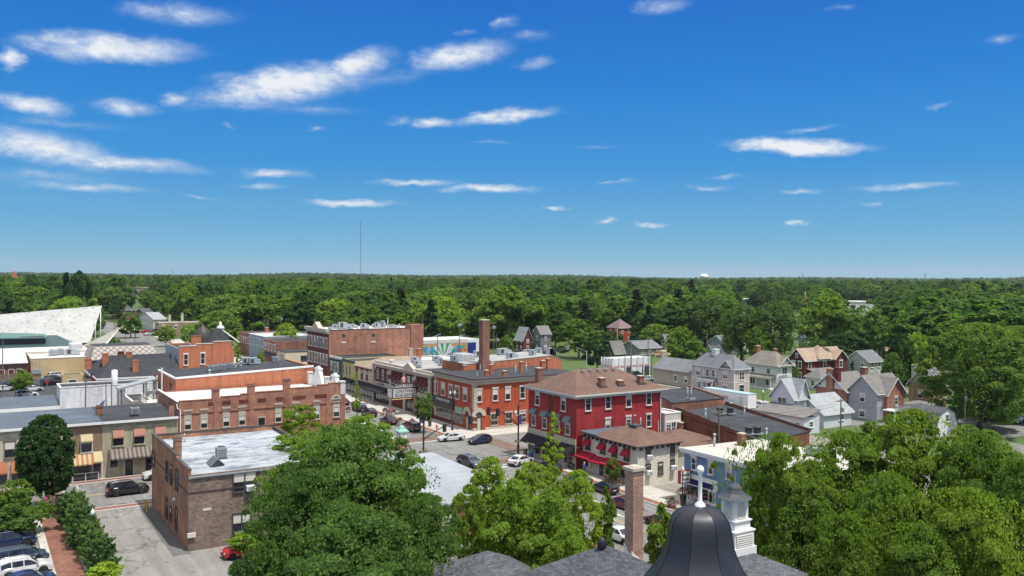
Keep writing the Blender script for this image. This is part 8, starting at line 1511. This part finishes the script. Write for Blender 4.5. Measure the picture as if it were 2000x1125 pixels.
# near trees: dense leaf by leaf
proto('maple_a', 'round', 9, 2.5, 16, 220, 140000, .24, 'deep', 11, .42, 14, clump=(.05, .22), inner=.3, flat=.55, rough=.3); proto('maple_b', 'round', 8, 2.5, 16, 180, 120000, .24, 'mid', 23, .4, 14, clump=(.05, .24), inner=.3, flat=.6, rough=.34); proto('maple_c', 'oval', 6, 2.0, 14, 210, 90000, .23, 'mid', 29, .32, 12, clump=(.06, .26), inner=.42, flat=.6, rough=.26)
proto('pear', 'round', 4.2, .6, 13, 210, 60000, .21, 'bright', 31, .2, 10, clump=(.08, .26), inner=.4, rough=.3); proto('locust', 'vase', 5.5, 2.0, 12, 70, 22000, .26, 'bright', 41, .22, 12, clump=(.16, .28), flat=.45, rough=.25); proto('ball', 'round', 3, 1.5, 9.5, 480, 46000, .17, 'dark', 51, .18, 5, clump=(.12, .19), inner=.8, rough=.015, flat=1.)
proto('column', 'column', 1.9, .8, 9, 50, 9000, .30, 'bright', 61, .12, 5, clump=(.35, .5)); proto('ginkgo', 'cone', 2.6, 2.0, 8.5, 70, 9500, .24, 'lime', 71, .11, 14, clump=(.14, .24), rough=.4, loose=0, flat=.5); proto('small', 'oval', 1.9, 1.5, 5.5, 30, 4200, .22, 'mid', 81, .08, 6, clump=(.28, .42)); proto('shrub', 'round', 2.4, .1, 4.5, 40, 9000, .22, 'mid', 91, .1, 4, clump=(.25, .4))
proto('yew', 'cone', 1.35, .1, 4.8, 46, 60, .17, 'yew', 95, .07, 10)
def sprays(n, R, h, seed):
    q = np.random.default_rng(seed); P_ = []
    for k in range(n):
        t = q.uniform(.02, .9); a = q.uniform(0, 6.28); e = rad(q.uniform(28, 68)); r0 = R*.55*(1-t)**.7*q.uniform(.2, 1); L_ = q.uniform(.7, 1.6)*(1.1-.5*t); m_ = int(75*L_); s = np.linspace(0, 1, m_)
        b0 = np.array([r0*np.cos(a), r0*np.sin(a), h*.82*t]); d = np.array([np.cos(a)*np.cos(e), np.sin(a)*np.cos(e), np.sin(e)]); P_.append(b0+d*(s*L_)[:, None]+q.normal(size=(m_, 3))*(.10*(1.2-s))[:, None])
    P_ = np.concatenate(P_); me = leaf_mesh('crown', P_, q.normal(size=P_.shape)+np.array([0, 0, .5]), .15, F['yew'], q, 2.2); return me
PROTO['yew'] = (sprays(130, 1.5, 4.8, 95), PROTO['yew'][1], 1.3, 4.8)
tree_px('maple_a', 692, 77, 840, 'huge dark green maple with a dense rounded crown right of the dark brown building', 370, name='maple_tree', rz=1.2); tree_px('maple_a', 600, 69, 925, 'dark green maple mass in front of the dark brown building', 230, name='maple_tree', rz=2.2); tree_px('maple_a', 835, 68, 978, 'dark green maple crown at the right side of the huge one', 190, name='maple_tree', rz=4.); tree_px('maple_a', 690, 60, 1000, 'lowest dark green maple crown at the bottom centre left', 400, name='maple_tree', rz=1.); tree_px('shrub', 520, 66, 1058, 'low dark bush beside the red hatchback', 100, name='bush', cat='bush', mat='deep')
tree_px('locust', 590, 105, 845, 'yellow green honey locust leaning over the silver roof edge', 130, name='locust_tree'); tree_px('locust', 583, 128, 792, 'taller green tree before the long weathered brick wall', 85, name='locust_tree', mat='mid'); tree_px('locust', 710, 112, 812, 'feathery light green tree just left of the street clock', 105, name='locust_tree'); tree_px('locust', 640, 100, 838, 'light green tree between silver roof and dark maple', 110, name='locust_tree'); tree_px('locust', 800, 92, 884, 'light green branches below the signal pole', 70, name='locust_tree')
tree_px('locust', 545, 84, 915, 'yellow green tree at the right corner of the dark brown building', 110, name='locust_tree'); tree_px('small', 478, 90, 1036, 'yellow green bush above the red hatchback', 60, name='bush', cat='bush', mat='bright'); tree_px('small', 480, 83, 1066, 'yellow shrub beside the red hatchback', 40, name='bush', cat='bush', mat='lime') if False else None
for px, d, top, w, lab in ((958, 80, 895, 125, 'leftmost tall yellow green pear tree beside the low silver roof'), (1038, 83, 905, 110, 'second yellow green pear tree, in front of the parked cars'), (1078, 88, 912, 80, 'slender pear tree behind the other pear trees'), (1130, 80, 920, 100, 'rightmost yellow green pear tree near the maroon sedan'), (925, 74, 952, 80, 'lower pear tree touching the dark maple'), (1005, 72, 940, 150, 'lower middle pear tree'), (1080, 70, 965, 150, 'pear tree with deeper green shade at the centre')): tree_px('pear', px, d, top, lab, w, name='pear_tree')
tree_px('pear', 1112, 62, 1030, 'low bright yellow green tree above the slate roofs', 130, name='pear_tree', mat='bright'); tree_px('column', 1183, 84, 952, 'narrow dark green tree left of the maroon sedan', 38, name='columnar_tree', mat='mid'); tree_px('column', 1291, 76, 985, 'narrow bright green columnar tree between chimney and dome', 62, name='columnar_tree', mat='light')
tree_px('ball', 90, 116, 813, 'perfectly rounded dark hornbeam before the brown storefront', 88, name='hornbeam_tree'); tree_px('shrub', 32, 107, 940, 'broad leafed shrub tree at the left edge by the street lamp', 95, name='shrub', cat='shrub'); tree_px('small', 20, 104, 985, 'light green bush under the left shrub tree', 80, name='bush', cat='bush', mat='light')
for k, (px, py) in enumerate(((128, 1035), (136, 1050), (145, 1062), (152, 1075), (160, 1088), (168, 1100), (175, 1112), (182, 1122), (140, 1030), (190, 1130))): x, y = G(px, py); q = RNG.uniform(.8, 1.15); tree('yew', x+.5, y, 'spiky yew in the hedge row between brick path and grey lot', q, name='yew_shrub', cat='shrub', group='yew hedge row', sz=q*RNG.uniform(.8, 1.25))
tree_px('yew', 133, 113, 955, 'tallest spiky conifer at the road end of the yew hedge', 42, name='conifer_shrub', cat='shrub'); tree_px('small', 205, 86, 1098, 'bright yellow green shrub at the near end of the yew hedge', 60, name='bush', cat='bush', mat='lime')
tree_px('ginkgo', 1079, 119, 806, 'yellow green ginkgo tree before the crimson building', 76, name='ginkgo_tree'); tree_px('small', 1198, 117, 893, 'small round green tree on the pavement before the red awnings', 34, name='street_tree'); tree_px('small', 829, 156, 765, 'small green street tree between marquee and corner storefront', 36, name='street_tree', mat='light'); tree_px('ginkgo', 697, 170, 728, 'bright yellow green street tree left of the theatre front', 34, name='street_tree', mat='lime'); tree_px('ginkgo', 465, 222, 650, 'yellow green street tree right of the orange building', 32, name='street_tree', mat='lime'); tree_px('small', 510, 225, 683, 'pale flowering street tree by the black shop sign', 20, name='street_tree', mat='light'); tree_px('small', 42, 224, 722, 'round green tree standing in the upper left car park', 38, name='lot_tree')
# right foreground maples
for px, d, top, w, lab in ((1522, 73, 852, 205, 'green maple covering the right half of the blue florist building'), (1650, 82, 846, 230, 'tall green maple right of the florist tree'), (1790, 84, 806, 240, 'tallest maple crown at the lower right'), (1915, 80, 850, 220, 'maple crown at the far lower right edge'), (1580, 66, 950, 200, 'lower maple hiding the pavement beyond the cupola'), (1740, 66, 930, 240, 'front maple crown at the bottom right centre'), (1890, 62, 960, 260, 'front maple crown at the bottom right corner'), (1660, 60, 1010, 180, 'lowest maple beside the dark blue vehicle'), (1990, 70, 905, 150, 'maple cut by the right edge of the photo'), (1800, 60, 1030, 260, 'lowest right maple crown at the bottom edge')):
    tree_px('maple_b' if w > 200 else 'maple_c', px, d, top, lab, w, name='maple_tree', rz=px*.7)
tree_px('maple_c', 1470, 84, 905, 'slim maple beside the hanging florist sign', 90, name='maple_tree'); tree_px('maple_c', 1930, 130, 842, 'pale green tree behind the lower right maples', 130, name='ash_tree', mat='light'); tree_px('maple_c', 1890, 150, 830, 'pale green small tree before the shaded road', 80, name='ash_tree', mat='light'); tree_px('shrub', 1700, 150, 823, 'green bush beside the grey sided house', 60, name='bush', cat='bush')
proto('huge', 'round', 12, 1.6, 23, 300, 120000, .32, 'light', 111, .6, 16, clump=(.05, .17), inner=.4, rough=.16); tree_px('huge', 1915, 184, 634, 'huge old ash tree towering over the shaded road at the right', 190, name='ash_tree'); tree_px('huge', 1990, 200, 640, 'big tree right behind the huge old ash, cut by the right edge', 160, name='ash_tree', rz=2.)
# middle distance trees
proto('m_round', 'round', 6.5, 2.5, 17, 60, 6500, .72, 'wood', 201, .32, 7, clump=(.2, .32)); proto('m_oval', 'oval', 5.5, 2.5, 19, 60, 6000, .72, 'wood', 211, .3, 7, clump=(.22, .36)); proto('m_spread', 'spread', 8, 3, 16, 70, 7500, .75, 'wood', 221, .4, 8, clump=(.16, .28), rough=.2); proto('m_rough', 'round', 6.5, 2.5, 18, 46, 6000, .72, 'mid', 231, .32, 9, clump=(.16, .3), rough=.25); proto('m_light', 'round', 6.5, 2.5, 16, 56, 6500, .70, 'light', 241, .3, 7, clump=(.18, .3)); proto('m_fir', 'cone', 4, 1, 19, 60, 6000, .6, 'fir', 251, .3, 4, clump=(.2, .34)); proto('m_willow', 'spread', 8, 4.5, 19, 60, 9000, .55, 'willow', 261, .5, 10, clump=(.18, .3), droop=1., rough=.2)
SPEC = [('m_round', 1193, 350, 646, 44, 'dark bushy tree hiding the left half of the orange red brick house', None), ('m_round', 1243, 350, 648, 30, 'small dark round tree right of the orange red brick house', 'dark'), ('m_light', 1545, 235, 712, 30, 'small green tree between white house and sand roofed house', 'mid'), ('m_round', 1640, 200, 752, 26, 'small tree beside the grey roofed wing', 'mid'), ('m_light', 1745, 215, 690, 40, 'light green tree left of the tan brick house', 'light'),  # hand placed: key, px, d, top, width, label, mat
 ('m_light', 862, 330, 580, 92, 'large bright yellow green tree behind the mural and blue house', 'bright'), ('m_fir', 842, 300, 585, 55, 'dark pine with a broad crown left of the tall stack', None), ('m_spread', 990, 345, 560, 130, 'very large dark green tree behind the tall chimney stack', 'mid'), ('m_round', 990, 268, 655, 30, 'small round green tree between tall stack and red brick gable house', 'light'), ('m_oval', 1085, 345, 600, 60, 'dark green tree right of the grey barn', None), ('m_rough', 1130, 300, 625, 95, 'dark full tree in front of the orange red brick house, left', None), ('m_round', 1165, 262, 655, 60, 'dark tree right behind the black corner roof', 'dark'), ('m_light', 1287, 375, 606, 66, 'yellowish green tree right of the orange red brick house', 'lime'), ('m_rough', 1330, 262, 640, 90, 'mid green tree behind the lumber yard', 'mid'), ('m_light', 1335, 268, 680, 56, 'leafy green tree behind the tan wing roof', 'bright'), ('m_willow', 1380, 350, 580, 105, 'feathery willow left of the white house', None), ('m_willow', 1450, 305, 596, 90, 'feathery willow with several stems behind the white house', None), ('m_willow', 1510, 300, 590, 100, 'grey green willow beside the brown brick house', None), ('m_rough', 1478, 262, 640, 50, 'tree with dark leaning stems behind the taupe roof', 'mid'), ('m_round', 1655, 300, 650, 80, 'dark tree right behind the sand roofed brick house', 'dark'), ('m_round', 1590, 262, 660, 60, 'dark bush tree left of the sand roofed brick house', None), ('m_round', 1762, 225, 655, 46, 'dark round tree left of the tan brick house roof', 'dark'), ('m_light', 1790, 230, 650, 60, 'lighter tree behind the tan brick house', 'light'), ('m_fir', 1665, 215, 705, 14, 'small dark conifer before the pale sage house', None), ('m_light', 1690, 330, 600, 90, 'yellow green tree above the pale sage house', 'light'), ('m_spread', 1620, 340, 580, 110, 'large tree crown above the sand roofed house', 'mid'),
 ('m_light', 430, 340, 607, 80, 'soft green tree right of the tan brick shop', 'light'), ('m_light', 325, 365, 636, 34, 'yellow green street tree left before the tan brick shop', 'bright'), ('m_light', 372, 360, 633, 40, 'yellow green street tree right before the tan brick shop', 'bright'), ('m_round', 255, 420, 610, 40, 'dark green tree beside the far white house', None), ('m_light', 560, 300, 632, 46, 'yellow green tree behind the blue grey building', 'bright'), ('m_oval', 660, 320, 600, 60, 'bright green tree behind the three storey block, left', 'light'), ('m_oval', 590, 340, 570, 70, 'tall tree behind the three storey block', None), ('m_light', 130, 370, 584, 60, 'bright yellow green tree behind the white perforated wing', 'bright'), ('m_fir', 130, 420, 533, 38, 'tall dark spruce left of the radio mast field', None), ('m_round', 155, 410, 530, 46, 'tall broadleaf tree right of the dark spruce', None), ('m_fir', 18, 360, 588, 36, 'blue green spruce at the left edge', None), ('m_light', 222, 305, 660, 26, 'flowering pale shrub behind the folded roof', 'light'), ('m_oval', 510, 420, 552, 50, 'tall tree left of centre', None), ('m_rough', 370, 470, 560, 70, 'large tree beyond the tan brick shop', 'mid'), ('m_round', 700, 345, 588, 70, 'round tree behind the block roof equipment', None), ('m_oval', 760, 360, 575, 70, 'tall oval tree left of the dark pine', None)]
for key, px, d, top, w, lab, mt in SPEC: tree_px(key, px, d, top, lab, w, mat=mt)
CLEAR = [(1178, 1240, 615, 665, 385), (1000, 1045, 635, 690, 325), (1040, 1080, 630, 672, 335), (864, 914, 618, 668, 330), (1208, 1292, 660, 694, 262), (1380, 1462, 655, 690, 290), (1465, 1530, 664, 690, 285), (1558, 1600, 638, 672, 330), (268, 326, 610, 645, 440), (300, 414, 620, 658, 400), (225, 266, 595, 618, 520), (262, 300, 604, 618, 480), (20, 76, 590, 612, 470), (1286, 1322, 650, 668, 300), (1190, 1220, 655, 695, 262), (200, 330, 640, 668, 560), (1440, 1516, 574, 600, 760), (1652, 1714, 570, 594, 1000), (256, 295, 554, 568, 1150), (1566, 1580, 578, 598, 760), (505, 536, 625, 650, 380), (1540, 1650, 678, 735, 230), (1715, 1745, 672, 692, 300), (1240, 1266, 630, 655, 330)]
dmin_pts = [(-400, 330), (0, 350), (200, 350), (215, 500), (420, 480), (430, 380), (600, 350), (830, 335), (930, 345), (1000, 350), (1180, 330), (1350, 335), (1500, 320), (1650, 305), (1750, 262), (1800, 235), (2000, 228), (2400, 240)]
def dmin(px): return float(np.interp(px, [a for a, _ in dmin_pts], [c for _, c in dmin_pts]))
def blocked(px, d, htop, w):
    top = 541+(H-htop)*FPX/d; half_ = w*FPX/d
    for x0, x1, y0, y1, dd in CLEAR:
        if d < dd+w*.8 and px+half_*.8 > x0 and px-half_*.8 < x1 and top < y1-2: return True
    return False
ZONE = [(150, 'left of the white wing'), (330, 'behind the white wing'), (520, 'behind the tan brick shop'), (700, 'behind the brick block'), (900, 'left of the tall stack'), (1100, 'behind the grey barn'), (1300, 'behind the orange red house'), (1500, 'behind the willows'), (1700, 'behind the sand roofed house'), (2600, 'behind the huge ash tree')]
KIND = {'m_round': 'rounded woodland tree', 'm_oval': 'tall oval woodland tree', 'm_spread': 'wide spreading woodland tree', 'm_rough': 'loose crowned woodland tree', 'm_light': 'lighter green woodland tree', 'm_fir': 'dark conifer', 'm_willow': 'feathery willow'}
rg = np.random.default_rng(5); cand = []; r = 232.
while r < 1000:
    stp = 16.5+.006*(r-232); n = int(1.25*r/stp)
    for k in range(n):
        a = -.625+1.25*(k+rg.uniform(.1, .9))/n; d = r+rg.uniform(-.45, .45)*stp; px = 1000+FPX*math.tan(a)
        if d < dmin(px): continue
        key = rg.choice(list(KIND), p=[.30, .22, .14, .14, .125, .055, .02]); sc = rg.uniform(.65, 1.5); cand.append((d, a, px, key, sc))
    r += stp
cand.sort(key=lambda c: c[0]); n_ind = 0; rest = []
for d, a, px, key, sc in cand:
    R_, h = PROTO[key][2], PROTO[key][3]
    if blocked(px, d, h*sc, R_*sc): continue
    x, y = d*math.sin(a+TH), d*math.cos(a+TH)
    if n_ind < 205 and -60 < px < 2060:
        z = next(lab for lim, lab in ZONE if px < lim); dist = 'front' if d < dmin(px)+28 else 'inner'
        tree(key, x, y, f"{KIND[key]} in the {dist} rows of the wood {z}", sc*rg.uniform(1.05, 1.5), group=f"{KIND[key]}s, {dist} rows of the wood {z}", sz=min(1.22, sc*rg.uniform(.92, 1.12))); n_ind += 1
    else: rest.append((x, y, sc, list(KIND).index(key)))
r = 1000.
while r < 9000:
    stp = 14+.011*(r-900) if r < 5000 else 60+.01*(r-5000); n = int(1.3*r/max(12, min(stp, 30)))
    for k in range(n):
        a = -.65+1.3*(k+rg.uniform(.1, .9))/n; d = r+rg.uniform(-.45, .45)*stp; px = 1000+FPX*math.tan(a); key = int(rg.choice(7, p=[.32, .24, .16, .14, .08, .05, .01])); sc = rg.uniform(.85, 1.45)
        if blocked(px, d, 17*sc, 7*sc): continue
        hz = 0. 
        if r > 2600: sc *= 1.1
        rest.append((d*math.sin(a+TH), d*math.cos(a+TH), sc, key))
    r += stp
def hill(x, y):
    r = math.hypot(x, y); a = math.atan2(x, y)-TH; k = min(1, max(0, (r-1500)/2200))
    return k*k*(3-2*k)*max(0, 6+4*math.sin(a*9+2.6)+4*math.sin(a*23+.4)+4*math.sin(r/600+a*14))*(r/4000)**.5
mb = MB(); rr_ = [1400*1.13**k for k in range(20)]; aa_ = [TH-.8+1.6*k/80 for k in range(81)]
vs = [(q*math.sin(a), q*math.cos(a), hill(q*math.sin(a), q*math.cos(a))-.4) for q in rr_ for a in aa_]; mb.add(vs, [(i*81+j, i*81+j+1, i*81+81+j+1, i*81+81+j) for i in range(19) for j in range(80)], 0, True); structure('hills', mb, M['grass'])
def forest():
    me = bpy.data.meshes.new('forest'); n = len(rest); A = np.array(rest); co = np.zeros((n, 3)); co[:, :2] = A[:, :2]; co[:, 2] = [hill(x, y) for x, y in A[:, :2]]; me.vertices.add(n); me.vertices.foreach_set('co', co.ravel())
    for nm, v in (('tree_scale', A[:, 2]), ('tree_turn', rg.uniform(0, 6.28, n))): at = me.attributes.new(nm, 'FLOAT', 'POINT'); at.data.foreach_set('value', v.astype(np.float32))
    at = me.attributes.new('tree_pick', 'INT', 'POINT'); at.data.foreach_set('value', A[:, 3].astype(np.int32))
    o = link('forest', me); o['kind'] = 'stuff'; o['label'] = 'continuous woodland canopy stretching to the horizon'; o['category'] = 'forest'
    ng = bpy.data.node_groups.new('forest', 'GeometryNodeTree'); ng.interface.new_socket('Geometry', in_out='INPUT', socket_type='NodeSocketGeometry'); ng.interface.new_socket('Geometry', in_out='OUTPUT', socket_type='NodeSocketGeometry'); N = ng.nodes; L = ng.links
    gi, go = N.new('NodeGroupInput'), N.new('NodeGroupOutput'); ip = N.new('GeometryNodeInstanceOnPoints'); jn_ = N.new('GeometryNodeJoinGeometry')
    crowns = {}
    for ob in scene.objects:
        if ob.name.startswith('crown') and ob.data.name not in crowns and ob.material_slots[0].link == 'DATA': crowns[ob.data.name] = ob
    infos = []
    for key in KIND:
        oi = N.new('GeometryNodeObjectInfo'); oi.transform_space = 'ORIGINAL'; oi.inputs['Object'].default_value = crowns[PROTO[key][0].name]; oi.inputs['As Instance'].default_value = True; infos.append(oi)
    for oi in reversed(infos): L.new(oi.outputs['Geometry'], jn_.inputs[0])
    def attr(nm, ty):
        a = N.new('GeometryNodeInputNamedAttribute'); a.data_type = ty; a.inputs[0].default_value = nm; return next(s for s in a.outputs if s.enabled and s.name == 'Attribute')
    cx = N.new('ShaderNodeCombineXYZ'); L.new(attr('tree_turn', 'FLOAT'), cx.inputs[2]); L.new(gi.outputs[0], ip.inputs['Points']); L.new(jn_.outputs[0], ip.inputs['Instance']); ip.inputs['Pick Instance'].default_value = True
    L.new(attr('tree_pick', 'INT'), ip.inputs['Instance Index']); L.new(cx.outputs[0], ip.inputs['Rotation']); L.new(attr('tree_scale', 'FLOAT'), ip.inputs['Scale']); L.new(ip.outputs[0], go.inputs[0])
    md = o.modifiers.new('forest', 'NODES'); md.node_group = ng; return n
print('individual woodland trees', n_ind, 'forest points', forest())
# hill lifting the far woodland slightly above the horizon is left out: the land is flat
# ------------------------------------------------------------------ air
mb = MB(); mb.box(-15000, -15000, -1.2, 15000, 15000, 200); hm = bpy.data.materials.new('haze_air'); hm.use_nodes = True; nt = hm.node_tree; nt.nodes.clear()
vo = nt.nodes.new('ShaderNodeVolumePrincipled'); vo.inputs['Density'].default_value = .00005; vo.inputs['Color'].default_value = (.80, .88, 1, 1); vo.inputs['Anisotropy'].default_value = .2
ou = nt.nodes.new('ShaderNodeOutputMaterial'); nt.links.new(vo.outputs[0], ou.inputs['Volume']); hz = link('haze', mb.mesh('haze', [hm])); hz['kind'] = 'stuff'
